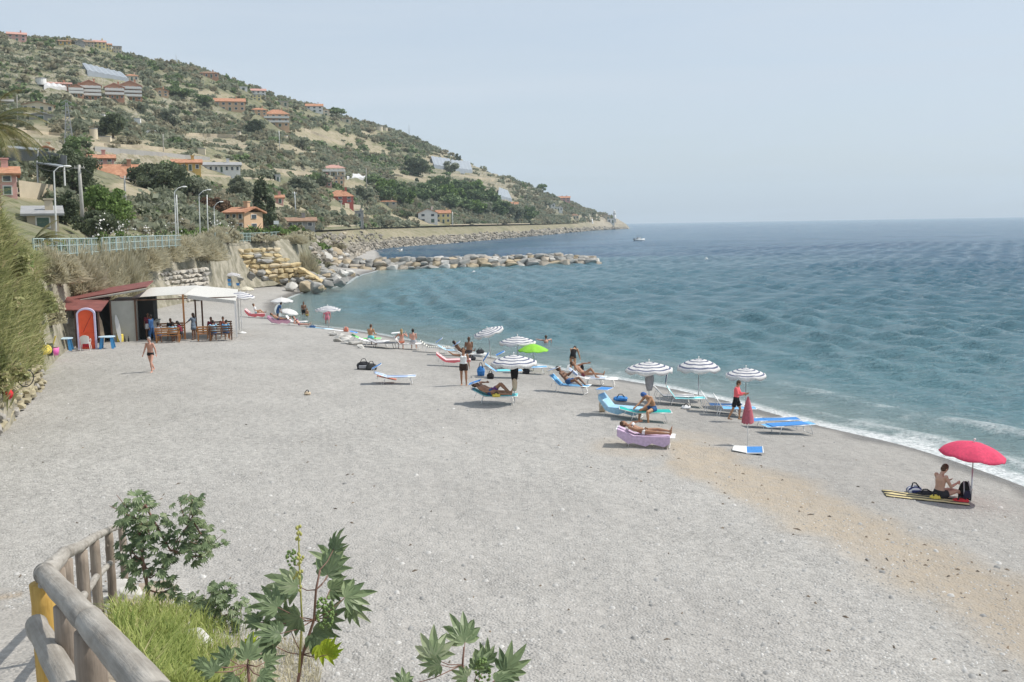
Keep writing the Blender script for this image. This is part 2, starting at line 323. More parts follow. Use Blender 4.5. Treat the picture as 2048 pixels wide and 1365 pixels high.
# ---- hills: a net of ranges and heights for each bearing, filled in smoothly
def zpy(u, py, r): return at_r(u, py, r).z
def col(u, *k): return (u, [(r, z if w == 'z' else zpy(u, z, r)) for (w, r, z) in k])
z, p = 'z', 'p'
COLS = [
 col(-1700, (z, 9, 0.0), (z, 13, 5.2), (z, 30, 5.4), (z, 60, 14), (z, 150, 45), (z, 300, 90), (z, 480, 140), (z, 620, 120)),
 col(-700, (z, 18, -.3), (z, 23, 5.2), (z, 45, 5.5), (z, 80, 14), (z, 180, 45), (z, 350, 95), (z, 560, 150), (z, 720, 120)),
 col(-250, (z, 31, -.3), (z, 36, 5.2), (z, 58, 5.5), (z, 105, 14), (p, 210, 300), (p, 380, 190), (p, 620, 60), (z, 800, 120)),
 col(0, (z, 38.5, -.3), (z, 43, 5.2), (z, 66, 5.5), (p, 115, 395), (p, 210, 308), (p, 380, 222), (p, 640, 82), (z, 820, 120)),
 col(60, (z, 49, -.3), (z, 54, 4.5), (z, 72, 5.5), (p, 125, 392), (p, 215, 305), (p, 390, 220), (p, 660, 84), (z, 830, 120)),
 col(120, (z, 61, -.3), (z, 67, 4.2), (z, 80, 5.5), (p, 140, 388), (p, 230, 302), (p, 400, 220), (p, 670, 93), (z, 850, 120)),
 col(200, (z, 76, -.3), (z, 84, 5.2), (z, 100, 5.6), (p, 150, 385), (p, 245, 300), (p, 420, 220), (p, 690, 97), (z, 870, 120)),
 col(300, (z, 92, -.3), (z, 97, 5.4), (z, 115, 5.8), (p, 165, 390), (p, 260, 318), (p, 440, 240), (p, 700, 128), (z, 890, 100)),
 col(415, (z, 107, -.3), (z, 112, 5.5), (z, 132, 5.8), (p, 185, 415), (p, 290, 335), (p, 470, 262), (p, 720, 145), (z, 900, 90)),
 col(500, (z, 126, -.3), (z, 133, 5.6), (z, 155, 6.0), (p, 215, 425), (p, 320, 352), (p, 500, 268), (p, 740, 172), (z, 920, 80)),
 col(600, (z, 137, -.3), (z, 144, 5.4), (z, 180, 6.2), (p, 260, 432), (p, 370, 362), (p, 540, 288), (p, 760, 208), (z, 950, 60)),
 col(650, (z, 176, -.3), (z, 212, 5.2), (z, 262, 6.3), (p, 300, 432), (p, 400, 372), (p, 560, 300), (p, 780, 222), (z, 970, 55)),
 col(700, (z, 205, -.4), (z, 262, 5.2), (z, 300, 6.4), (p, 340, 432), (p, 430, 382), (p, 590, 312), (p, 800, 241), (z, 990, 50)),
 col(757, (z, 342, -1.6), (z, 372, 4.6), (z, 395, 6.6), (p, 425, 430), (p, 500, 388), (p, 640, 322), (p, 820, 255), (z, 1000, 45)),
 col(830, (z, 400, -1.6), (z, 430, 4.8), (z, 455, 6.8), (p, 480, 436), (p, 545, 395), (p, 670, 338), (p, 835, 277), (z, 1000, 35)),
 col(900, (z, 440, -1.6), (z, 468, 4.8), (z, 500, 7.0), (p, 530, 436), (p, 590, 402), (p, 700, 358), (p, 850, 308), (z, 1000, 30)),
 col(1000, (z, 547, -1.6), (z, 575, 4.8), (z, 610, 7.0), (p, 640, 436), (p, 690, 412), (p, 770, 382), (p, 880, 350), (z, 1000, 20)),
 col(1100, (z, 722, -1.6), (z, 750, 4.8), (z, 790, 7.0), (p, 820, 438), (p, 860, 425), (p, 920, 408), (p, 1000, 390), (z, 1120, 10)),
 col(1150, (z, 890, -1.6), (z, 915, 4.5), (z, 950, 7.5), (p, 975, 440), (p, 1005, 430), (p, 1050, 419), (p, 1100, 410), (z, 1200, 8)),
 col(1200, (z, 1095, -1.6), (z, 1112, 4), (z, 1135, 8), (p, 1155, 443), (p, 1175, 436), (p, 1200, 431), (p, 1230, 427), (z, 1300, 3)),
 col(1235, (z, 1200, -1.6), (z, 1212, 2.5), (z, 1222, 6), (p, 1235, 446), (p, 1245, 441), (p, 1255, 439), (p, 1270, 437.5), (z, 1310, 0)),
 col(1252, (z, 1262, -1.6), (z, 1268, 1), (z, 1272, 3), (z, 1277, 4.5), (z, 1282, 5.2), (z, 1287, 5), (z, 1292, 3.5), (z, 1310, -2)),
 col(1262, (z, 1275, -3), (z, 1278, -2), (z, 1281, -2), (z, 1284, -2), (z, 1287, -2), (z, 1290, -2), (z, 1293, -2), (z, 1310, -4)),
]
us = np.array([c[0] for c in COLS], float); KN = np.array([c[1] for c in COLS])       # (ncol, 8, 2)
NU, NS = 620, 470
uu = np.concatenate([np.linspace(-1700, -250, 60, endpoint=False), np.linspace(-250, 1262, NU - 60)])
def pchip1(x, xs, ys):
    """monotone-ish cubic along first axis of ys"""
    i = np.clip(np.searchsorted(xs, x) - 1, 0, len(xs) - 2); h = (xs[i + 1] - xs[i]); t = (x - xs[i]) / h
    d = np.diff(ys, axis=0) / np.diff(xs)[:, None, None]; m = np.zeros_like(ys)
    a, b = d[:-1], d[1:]; m[1:-1] = np.where(a * b > 0, 2 * a * b / (a + b + 1e-12 * np.sign(a + b + 1e-30)), 0); m[0] = d[0]; m[-1] = d[-1]
    t = t[:, None, None]; h = h[:, None, None]
    return ys[i] * (2 * t**3 - 3 * t**2 + 1) + m[i] * h * (t**3 - 2 * t**2 + t) + ys[i + 1] * (-2 * t**3 + 3 * t**2) + m[i + 1] * h * (t**3 - t**2)
G = pchip1(uu, us, KN)                                                                # (NU, 8, 2)
Kn = G.shape[1]; wts = np.array([.08, .08, .16, .2, .2, .2, .08]); seg = np.round(wts * (NS - 1)).astype(int); seg[-1] = NS - 1 - seg[:-1].sum()
s = np.concatenate([k + np.arange(n) / n for k, n in enumerate(seg)] + [[Kn - 1.]])
G2 = G.transpose(1, 0, 2)
def mono(x, ys): return pchip1(x, np.arange(len(ys), dtype=float), ys)
GG = mono(s, G2)                                                                      # (NS, NU, 2)
lin = np.stack([(1 - (s - np.minimum(s.astype(int), Kn - 2)))[:, None] * G2[np.minimum(s.astype(int), Kn - 2), :, j] + (s - np.minimum(s.astype(int), Kn - 2))[:, None] * G2[np.minimum(s.astype(int), Kn - 2) + 1, :, j] for j in (0, 1)], -1)
GG[..., 1] = np.where(s[:, None] < 2.2, lin[..., 1], GG[..., 1]); GG[..., 0] = lin[..., 0]*.5 + GG[..., 0]*.5
hr = GG[..., 0]; hz = GG[..., 1].copy()
th = np.arctan((uu - CX) / F / math.cos(PITCH)); HX = hr * np.sin(th)[None, :]; HY = hr * np.cos(th)[None, :]
hillw = sstep(3.0, 4.0, s)[:, None] * (1 - sstep(1150, 1255, uu))[None, :]
hz += hillw * (fbm(HX, HY, .012, 3) * 5 * (1 - .8 * sstep(5.2, 6, s)[:, None]) + fbm(HX, HY, .05, 8) * 1.6)
hz += sstep(2.0, 3.0, s)[:, None] * (1 - sstep(1200, 1255, uu))[None, :] * fbm(HX, HY, .09, 5) * .8
hz += ((1 - sstep(1.0, 2.0, s)) * sstep(0.05, .6, s))[:, None] * fbm(HX, HY, .25, 15) * .5
# terraces: the slope steps up in dry-stone walls
st = 4.2; ph = hz / st + .35 * vnoise(HX, HY, .02, 31); fr = ph - np.floor(ph); step = np.clip((fr - .72) / .28, 0, 1) - fr
hz += hillw * st * step * 1.0 * np.clip(.55 + 1.2 * vnoise(HX, HY, .01, 77), 0, 1)
riser = hillw * (fr > .72) * np.clip(.55 + 1.2 * vnoise(HX, HY, .01, 77), 0, 1)
bare_px = [(60, 300, 90, 22), (250, 300, 150, 26), (60, 262, 90, 14), (160, 245, 60, 12), (430, 285, 70, 14), (330, 330, 100, 14), (480, 335, 100, 12), (660, 275, 90, 14), (740, 300, 40, 10),
           (420, 190, 50, 8), (600, 345, 55, 12), (830, 352, 70, 12), (900, 325, 60, 16), (985, 360, 45, 24), (960, 330, 50, 14), (700, 372, 40, 10), (560, 415, 80, 14), (440, 410, 60, 16), (690, 430, 60, 14),
           (270, 400, 55, 40), (60, 370, 60, 30), (1200, 440, 60, 12), (1010, 395, 30, 12), (820, 440, 60, 8), (740, 268, 30, 6), (600, 300, 60, 9)]
# bearings and elevations of each vertex as seen from the path, used only to lay out cover and fields
inv = CM.transposed()
V = np.stack([HX, HY, hz - CAMH], -1) @ np.array(inv).T
PXg = CX + F * V[..., 0] / -V[..., 2]; PYg = CY - F * V[..., 1] / -V[..., 2]
bare = np.zeros(hr.shape)
for (a, b, c_, d_) in bare_px: q = ((PXg - a) / c_) ** 2 + ((PYg - b - .12 * (PXg - a)) / d_) ** 2 + .5 * fbm(HX, HY, .05, 40); bare = np.maximum(bare, 1 - sstep(.6, 1.3, q))
shoreW = ((1 - sstep(.35, .75, s))[:, None] * sstep(620, 680, uu)[None, :]); bare = np.maximum(bare, (sstep(.4, .7, s) * (1 - sstep(1.6, 2.2, s)))[:, None] * sstep(620, 680, uu)[None, :] * (.6 + .4 * vnoise(HX, HY, .05, 44)))
capeW = np.broadcast_to(sstep(1130, 1230, uu)[None, :], hr.shape)
def hillmat():
    m = bpy.data.materials.new('hillside'); t, b = nodes_of(m); n = t.nodes.new; l = t.links.new; g = n('ShaderNodeNewGeometry')
    def noise(sc, det=5): x = n('ShaderNodeTexNoise'); x.inputs['Scale'].default_value = sc; x.inputs['Detail'].default_value = det; l(g.outputs['Position'], x.inputs['Vector']); return x.outputs['Fac']
    def ramp(v, a, b_, c=0., d=1.): x = n('ShaderNodeMapRange'); [x.inputs[i + 1].__setattr__('default_value', q) for i, q in enumerate((a, b_, c, d))]; l(v, x.inputs[0]); return x.outputs[0]
    def mix(a, b_, f):
        x = n('ShaderNodeMix'); x.data_type = 'RGBA'
        for s_, v in ((6, a), (7, b_)):
            if isinstance(v, tuple): x.inputs[s_].default_value = v + (1,)
            else: l(v, x.inputs[s_])
        l(f, x.inputs[0]); return x.outputs[2]
    def attr(k): a = n('ShaderNodeAttribute'); a.attribute_name = k; return a.outputs['Fac']
    grass = mix((.145, .15, .095), (.245, .23, .15), ramp(noise(.06), .35, .65)); grass = mix(grass, (.13, .14, .07), ramp(noise(.35), .5, .62))
    dry = mix((.37, .32, .23), (.29, .255, .175), ramp(noise(.12), .35, .65)); dry = mix(dry, (.17, .17, .08), ramp(noise(.5), .55, .66))
    c = mix(grass, dry, attr('bare')); stone = mix((.17, .165, .11), (.36, .33, .27), ramp(noise(.9), .40, .60))
    c = mix(c, stone, attr('riser')); rock = mix((.26, .23, .19), (.46, .42, .36), ramp(noise(.25), .35, .65)); c = mix(c, rock, attr('rock')); c = mix(c, mix((.24, .225, .17), (.38, .35, .28), ramp(noise(.8), .4, .6)), attr('bankdry'))
    l(c, b.inputs['Base Color']); b.inputs['Roughness'].default_value = .95; b.inputs['Specular IOR Level'].default_value = .15
    bp = n('ShaderNodeBump'); bp.inputs['Distance'].default_value = 1.0; bp.inputs['Strength'].default_value = .6; l(noise(.7, 4), bp.inputs['Height']); l(bp.outputs[0], b.inputs['Normal'])
    return m
hv = np.stack([HX, HY, hz], -1).reshape(-1, 3); hf = grid_faces(len(uu), len(s))
hill = mesh_np('hillside_terrain', hv, hf, hillmat(), smooth=True, attrs={'bankdry': (((1 - sstep(1.2, 2.0, s))[:, None] * (1 - sstep(590, 640, uu))[None, :])).ravel(), 'bare': np.clip(bare, 0, 1).ravel(), 'riser': riser.ravel() * .8, 'rock': np.clip(shoreW + capeW * .6, 0, 1).ravel()})
tag(hill, kind='structure')
BV_B = BVHTree.FromPolygons(bv.tolist(), grid_faces(len(tu), len(rr)).tolist()); BV_H = BVHTree.FromPolygons(hv.tolist(), hf.tolist())
def g(px, py):
    """the point of the ground seen at a picture position"""
    o = Vector((0, 0, CAMH)); d = ray(px, py); best = None
    for B in (BV_B, BV_H):
        h = B.ray_cast(o, d, 3000)
        if h[0] is not None and (best is None or h[3] < best[1]): best = (h[0], h[3])
    return best[0] if best else at_z(px, py, 0)
def gz(x, y):
    best = -99
    for B in (BV_B, BV_H):
        h = B.ray_cast(Vector((x, y, 500)), Vector((0, 0, -1)), 800)
        if h[0] is not None: best = max(best, h[0].z)
    return best if best > -90 else 0.
def rng_of(p): return math.hypot(p.x, p.y)
def m_per_px(p): return (Vector(p) - Vector((0, 0, CAMH))).length / F

# ---- coast road along the foot of the hill
ri = [i for i in range(len(uu)) if uu[i] > 600 and uu[i] < 1160]; rv = []; rf = []; k0 = 0
j_in = int(np.argmin(abs(s - 1.55))); j_out = int(np.argmin(abs(s - 1.95)))
for n_, i in enumerate(ri):
    for j in (j_out, j_in): rv.append((HX[j, i], HY[j, i], max(hz[j_in:j_out + 1, i].max(), hz[j, i]) + .15))
    if n_: k = 2 * n_; rf.append((k - 2, k - 1, k + 1, k))
MROAD = mat('asphalt', (.20, .20, .20), .9, .1, .5)
road = mesh_np('coast_road', rv, rf, MROAD); tag(road, kind='structure')

# ------------------------------------------------------------------ sea
ts = np.linspace(-.62, 1.25, 760); rs = np.exp(np.linspace(math.log(22), math.log(700), 760)); rs = np.concatenate([rs, [900, 1200, 1700, 2600, 3000, 4200, 6000]])
T2, R2 = np.meshgrid(ts, rs); az = np.arctan(T2); SX = R2 * np.sin(az); SY = R2 * np.cos(az)
SD = -sdist(SX[:520], SY[:520]); SDf = np.full(SX.shape, 200.); SDf[:520] = SD
zz = np.zeros(SX.shape); fade = sstep(600, 120, R2) * .75 + .25; shal = sstep(0, 14, SDf)
def wave(amp, wl, ang, seed, sharp=.0):
    k = 2 * math.pi / wl; d = SX * math.cos(ang) + SY * math.sin(ang); q = d * k + 2.2 * fbm(SX, SY, .6 / wl, seed, 2)
    w = np.sin(q); w = w + sharp * (np.exp(w - 1) - .4); return amp * w * (.5 + .8 * np.clip(vnoise(SX, SY, .35 / wl, seed + 3) + .3, 0, 1))
swl = R(218)
zz += fade * shal * (wave(.02, 11, swl, 1, 1.) + wave(.08, 6.3, swl + .35, 2, 1.2) + wave(.11, 3.7, swl - .5, 3, 1.2) * sstep(420, 300, R2) + wave(.075, 2.3, swl + .5, 4, 1.) * sstep(230, 150, R2) + wave(.04, 1.5, swl - .2, 5, .5) * (R2 < 90))
br = np.exp(-((SDf - 4.6 - .8 * vnoise(SX, SY, .08, 55)) / .75) ** 2) * (.5 + .5 * vnoise(SX, SY, .12, 50)) * sstep(95, 50, R2); zz += .30 * br
br2 = np.exp(-((SDf - 1.6 - .6 * vnoise(SX, SY, .11, 58)) / .45) ** 2) * (.5 + .5 * vnoise(SX, SY, .16, 51)) * sstep(110, 60, R2); zz += .13 * br2
foam = np.zeros(SX.shape); fn = fbm(SX, SY, .9, 61, 4); fn2 = fbm(SX, SY, .12, 67, 2)
near = sstep(70, 38, R2)
fw = sstep(75, 35, R2); foam = np.maximum(foam, (1 - sstep(.0, .35 + .35 * fw, SDf - .10 - (.15 + .5 * fw) * np.clip(fn2 + .3, 0, 1))) * (.55 + .45 * fw))
foam = np.maximum(foam, np.clip(br2 * 1.3 + .6 * fn - .35 + .5 * fn2, 0, 1) * near)
foam = np.maximum(foam, np.clip((br * 1.3 - .35) + .6 * fn + .5 * fn2, 0, 1) * np.exp(-((SDf - 4.0) / 1.2) ** 2) * near)
foam = np.maximum(foam, np.clip(.15 + .5 * fn2 + .9 * fn, 0, .8) * (1 - sstep(1.2, 3.2, SDf)) * near)
caps = np.clip((fbm(SX, SY, .35, 90, 3) - .97) * 8, 0, .5) * sstep(30, 60, R2) * (SDf > 8); foam = np.maximum(foam, caps)
def seamat():
    m = bpy.data.materials.new('sea_water'); t, b = nodes_of(m); n = t.nodes.new; l = t.links.new; g_ = n('ShaderNodeNewGeometry')
    def noise(sc, det, st, ro=.55):
        x = n('ShaderNodeTexNoise'); x.inputs['Scale'].default_value = sc; x.inputs['Detail'].default_value = det; x.inputs['Roughness'].default_value = ro
        mp = n('ShaderNodeMapping'); mp.inputs['Rotation'].default_value = (0, 0, R(-12)); mp.inputs['Scale'].default_value = st; l(g_.outputs['Position'], mp.inputs[0]); l(mp.outputs[0], x.inputs['Vector']); return x.outputs['Fac']
    def ramp(v, a, b_, c=0., d=1.): x = n('ShaderNodeMapRange'); [x.inputs[i + 1].__setattr__('default_value', q) for i, q in enumerate((a, b_, c, d))]; l(v, x.inputs[0]); return x.outputs[0]
    def mix(a, b_, f):
        x = n('ShaderNodeMix'); x.data_type = 'RGBA'
        for s_, v in ((6, a), (7, b_)):
            if isinstance(v, tuple): x.inputs[s_].default_value = v + (1,)
            else: l(v, x.inputs[s_])
        l(f, x.inputs[0]); return x.outputs[2]
    def attr(k): a = n('ShaderNodeAttribute'); a.attribute_name = k; return a.outputs['Fac']
    sh = attr('shore')
    deep = mix((.010, .074, .160), (.026, .115, .190), ramp(noise(.012, 3, (1, 2.5, 1)), .38, .62))
    c = mix((.23, .30, .29), (.115, .24, .275), ramp(sh, 0, 8)); c = mix(c, deep, ramp(sh, 8, 120))
    fo = attr('foam'); n5 = noise(5, 5, (1, 1, 1), .7); ff = n('ShaderNodeMath'); ff.operation = 'MULTIPLY'; ff.use_clamp = True; l(fo, ff.inputs[0]); l(ramp(n5, .35, .6, .35, 1.25), ff.inputs[1])
    c = mix(c, (.80, .82, .82), ff.outputs[0]); l(c, b.inputs['Base Color']); l(ramp(ff.outputs[0], 0, 1, .13, .8), b.inputs['Roughness']); b.inputs['IOR'].default_value = 1.33; b.inputs['Specular IOR Level'].default_value = .36
    b1 = n('ShaderNodeBump'); b1.inputs['Strength'].default_value = 1; b1.inputs['Distance'].default_value = .75; l(noise(.95, 6, (.32, 1.25, 1), .72), b1.inputs['Height'])
    b2 = n('ShaderNodeBump'); b2.inputs['Strength'].default_value = .8; b2.inputs['Distance'].default_value = .22; l(noise(1.5, 4, (.6, 1.5, 1), .65), b2.inputs['Height']); l(b1.outputs[0], b2.inputs['Normal']); l(b2.outputs[0], b.inputs['Normal'])
    return m
sv = np.stack([SX, SY, SEA + zz], -1).reshape(-1, 3)
sea = mesh_np('sea', sv, grid_faces(len(ts), len(rs)), seamat(), smooth=True, attrs={'shore': SDf.ravel(), 'foam': foam.ravel()}); tag(sea, kind='structure')

# ---- the air: even, pale haze over everything
hz_m = bpy.data.materials.new('haze'); hz_m.use_nodes = True; t = hz_m.node_tree; t.nodes.clear()
HAZE = 0.00012
pv = t.nodes.new('ShaderNodeVolumePrincipled'); pv.inputs['Color'].default_value = (.80, .92, 1, 1); pv.inputs['Density'].default_value = HAZE; pv.inputs['Anisotropy'].default_value = 0
oo = t.nodes.new('ShaderNodeOutputMaterial'); t.links.new(pv.outputs[0], oo.inputs['Volume'])
hb = MB(); hb.box((0, 2900, 117), (18000, 7400, 246)); haze = hb.build('haze', hz_m); tag(haze, kind='stuff')
# ------------------------------------------------------------------ people
def V3(*a): return Vector(a)
def nrm(v): return Vector(v).normalized()
def skinmat(k, c): return mat('skin_' + k, c, .55, .08, 9, spec=.35, sss=.05)
SKIN = {'fair': skinmat('fair', (.56, .34, .25)), 'pink': skinmat('pink', (.60, .33, .25)), 'tan': skinmat('tan', (.36, .19, .115)), 'brown': skinmat('brown', (.22, .115, .07)), 'gold': skinmat('gold', (.47, .26, .15))}
HAIR = {'dark': mat('hair_dark', (.022, .016, .013), .6, .3, 40), 'brown': mat('hair_brown', (.09, .05, .03), .6, .3, 40), 'fair': mat('hair_fair', (.36, .24, .11), .6, .3, 40), 'grey': mat('hair_grey', (.3, .29, .28), .6, .3, 40)}
def cloth(name, c, rough=.85, **k): return mat('cloth_' + name, c, rough, .12, 14, bump=.004, **k)
MEYE = mat('eye_dark', (.03, .02, .018), .4, .05); MLIP = mat('lip', (.38, .12, .10), .5, .1)

def skeleton(pose, H):
    s = H / 1.72; J = {}
    X = V3(1, 0, 0); sp = nrm(pose.get('torso', (0, 0, 1))); J['X'] = X
    P = V3(0, 0, pose.get('pz', .93) * (s if 'pz' not in pose else 1)); J['P'] = P; J['sp'] = sp; fr = sp.cross(X).normalized(); J['fr'] = fr
    bend = pose.get('bend', sp); sp2 = nrm(bend); fr2 = sp2.cross(X).normalized(); J['sp2'] = sp2; J['fr2'] = fr2
    W = P + sp * .20 * s; Cc = W + sp2 * .17 * s; Nk = Cc + sp2 * .15 * s; J.update(W=W, C=Cc, N=Nk)
    hd = nrm(pose.get('head', sp2)); J['hd'] = hd; HC = Nk + hd * .175 * s; J['H'] = HC
    yaw = R(pose.get('hyaw', 0)); hx = (Matrix.Rotation(yaw, 3, hd) @ X); hx = (hx - hd * hx.dot(hd)).normalized(); J['hx'] = hx; J['hf'] = hd.cross(hx).normalized()
    tw = R(pose.get('twist', 0)); sx = Matrix.Rotation(tw, 3, sp2) @ X; J['sx'] = sx
    for sg, k in ((-1, 'l'), (1, 'r')):
        sh = Nk - sp2 * .045 * s + sx * sg * .175 * s; ua = nrm(pose.get('ua' + k, (sg * .18, .02, -1))); fa = nrm(pose.get('fa' + k, (sg * .10, .12, -1)))
        el = sh + ua * .285 * s; wr = el + fa * .25 * s; J['sh' + k] = sh; J['el' + k] = el; J['wr' + k] = wr; J['fa' + k] = fa
        hp = P + X * sg * .095 * s - sp * .02 * s; th = nrm(pose.get('th' + k, (sg * .05, 0, -1))); sk = nrm(pose.get('sk' + k, (sg * .02, -.03, -1)))
        kn = hp + th * .43 * s; an = kn + sk * .41 * s; J['hp' + k] = hp; J['kn' + k] = kn; J['an' + k] = an
        J['ft' + k] = nrm(pose.get('ft' + k, (sg * .15, 1, -.12)))
    return J, s
def body_mesh(J, s, build=1., fem=False):
    m = MB(); X = J['X']; b = build; ch = .148 if fem else .165
    hipw = .175 if fem else .160
    pts = [J['P'] - J['sp'] * .10 * s, J['P'] - J['sp'] * .04 * s, J['P'] + J['sp'] * .06 * s, J['W'], J['C'], J['N'] - J['sp2'] * .07 * s, J['N'] - J['sp2'] * .01 * s]
    el = [(hipw * .6, .07), (hipw, .11), (hipw * .98, .105), (.128 if fem else .142, .09), (ch, .112), (ch * .97, .09), (.075, .055)]
    m.tube(pts, 0, 14, ell=[(x * s * b, y * s * b) for x, y in el], xdir=J['sx'])
    if fem:
        for sg in (-1, 1): m.ell(J['C'] + J['sp2'] * .03 * s + J['fr2'] * .09 * s + J['sx'] * sg * .07 * s, (.062 * s, .055 * s, .062 * s))
    m.tube([J['N'] - J['sp2'] * .03 * s, J['N'] + J['hd'] * .10 * s], [.060 * s, .053 * s], 10)
    Mh = Matrix((J['hx'], J['hf'], J['hd'])).transposed(); H = J['H']
    m.ell(H + J['hd'] * .015 * s, (.076 * s, .095 * s, .108 * s), Mh, 14, 10)
    m.ell(H + J['hf'] * .028 * s - J['hd'] * .060 * s, (.052 * s, .058 * s, .050 * s), Mh)
    m.tube([H + J['hf'] * .088 * s + J['hd'] * .02 * s, H + J['hf'] * .108 * s - J['hd'] * .022 * s], [.010 * s, .017 * s], 6)
    for sg in (-1, 1): m.ell(H + J['hx'] * sg * .078 * s - J['hd'] * .005 * s, (.012 * s, .020 * s, .032 * s), Mh)
    for k, sg in (('l', -1), ('r', 1)):
        sh, e, w = J['sh' + k], J['el' + k], J['wr' + k]
        m.ell(sh, .060 * s * b, n=10, k=8); m.tube([sh, sh.lerp(e, .4), e], [.054 * s * b, .050 * s * b, .040 * s], 10)
        m.ell(e, .040 * s, n=8, k=6); m.tube([e, e.lerp(w, .35), w], [.041 * s, .040 * s, .027 * s], 10)
        fa = J['fa' + k]; lat = fa.cross(J['fr']); lat = lat.normalized() if lat.length > .1 else X.copy(); lat2 = (lat.cross(fa)).normalized()
        wd = lat2; nn_ = lat            # the palm's width runs fore-and-aft when the arm hangs
        p1 = w + fa * .085 * s; m.tube([w, w + fa * .04 * s, p1], 0, 8, ell=[(.027 * s, .018 * s), (.040 * s, .017 * s), (.038 * s, .014 * s)], xdir=wd)
        for q, (o_, ln) in enumerate(((-.030, .062), (-.010, .072), (.010, .070), (.030, .054))):
            a0 = w + fa * .075 * s + wd * o_ * s; cur = nn_ * (-sg) * .35 if k == 'l' else nn_ * .35
            k1 = a0 + (fa * .9 + cur * .3).normalized() * ln * .5 * s; k2 = k1 + (fa + cur).normalized() * ln * .5 * s
            m.tube([a0, k1, k2], [.0095 * s, .009 * s, .0075 * s], 6)
        t0 = w + fa * .025 * s + wd * .03 * s; m.tube([t0, t0 + (wd + fa * .8).normalized() * .035 * s, t0 + (wd * .5 + fa).normalized() * .065 * s], [.012 * s, .0105 * s, .0085 * s], 6)
        hp, kn, an = J['hp' + k], J['kn' + k], J['an' + k]
        m.ell(hp, .088 * s * b, n=10, k=8); m.tube([hp, hp.lerp(kn, .4), kn], [.088 * s * b, .078 * s * b, .054 * s], 12)
        m.ell(kn, .055 * s, n=10, k=7); m.tube([kn, kn.lerp(an, .3), kn.lerp(an, .7), an], [.053 * s, .057 * s, .040 * s, .033 * s], 10)
        f = J['ft' + k]; up = V3(0, 0, 1) if abs(f.z) < .8 else -nrm(an - kn); lt = f.cross(up).normalized(); sole = an - up * .05 * s
        m.ell(an - up * .02 * s, .040 * s, n=8, k=6)
        m.tube([sole - f * .055 * s, sole + f * .03 * s, sole + f * .12 * s, sole + f * .175 * s], 0, 8, ell=[(.028 * s, .026 * s), (.036 * s, .036 * s), (.043 * s, .022 * s), (.030 * s, .014 * s)], xdir=lt)
    return m
def remesh(o, vs):
    r = o.modifiers.new('skin', 'REMESH'); r.mode = 'VOXEL'; r.voxel_size = vs; r.use_smooth_shade = True
    q = o.modifiers.new('soft', 'SMOOTH'); q.factor = .5; q.iterations = 2
def torso_shell(J, s, a, b, g_=.014, fem=False, build=1.):
    """cloth round the trunk between fractions a..b of hip (0) to neck (1)"""
    hipw = .175 if fem else .160; ch = .150 if fem else .165
    P0 = J['P'] - J['sp'] * .10 * s; key = [(0, P0, hipw * .62, .075), (.10, J['P'] - J['sp'] * .04 * s, hipw, .11), (.26, J['P'] + J['sp'] * .06 * s, hipw * .98, .105), (.48, J['W'], .13 if fem else .142, .09), (.76, J['C'], ch, .114), (.90, J['N'] - J['sp2'] * .07 * s, ch * .97, .092), (1., J['N'] - J['sp2'] * .015 * s, .085, .06)]
    def at(f):
        for q, w in zip(key[:-1], key[1:]):
            if f <= w[0]: u = (f - q[0]) / (w[0] - q[0]); return q[1].lerp(w[1], u), q[2] + u * (w[2] - q[2]), q[3] + u * (w[3] - q[3])
        return key[-1][1:]
    fr = [a + (b - a) * i / 5 for i in range(6)]; m = MB(); A = [at(f) for f in fr]
    m.tube([q[0] for q in A], 0, 14, ell=[((q[1] * build + g_) * s, (q[2] * build + g_) * s) for q in A], xdir=J['sx'])
    if fem and b > .75:
        for sg in (-1, 1): m.ell(J['C'] + J['sp2'] * .03 * s + J['fr2'] * .093 * s + J['sx'] * sg * .07 * s, .068 * s)
    return m
NP = [0]
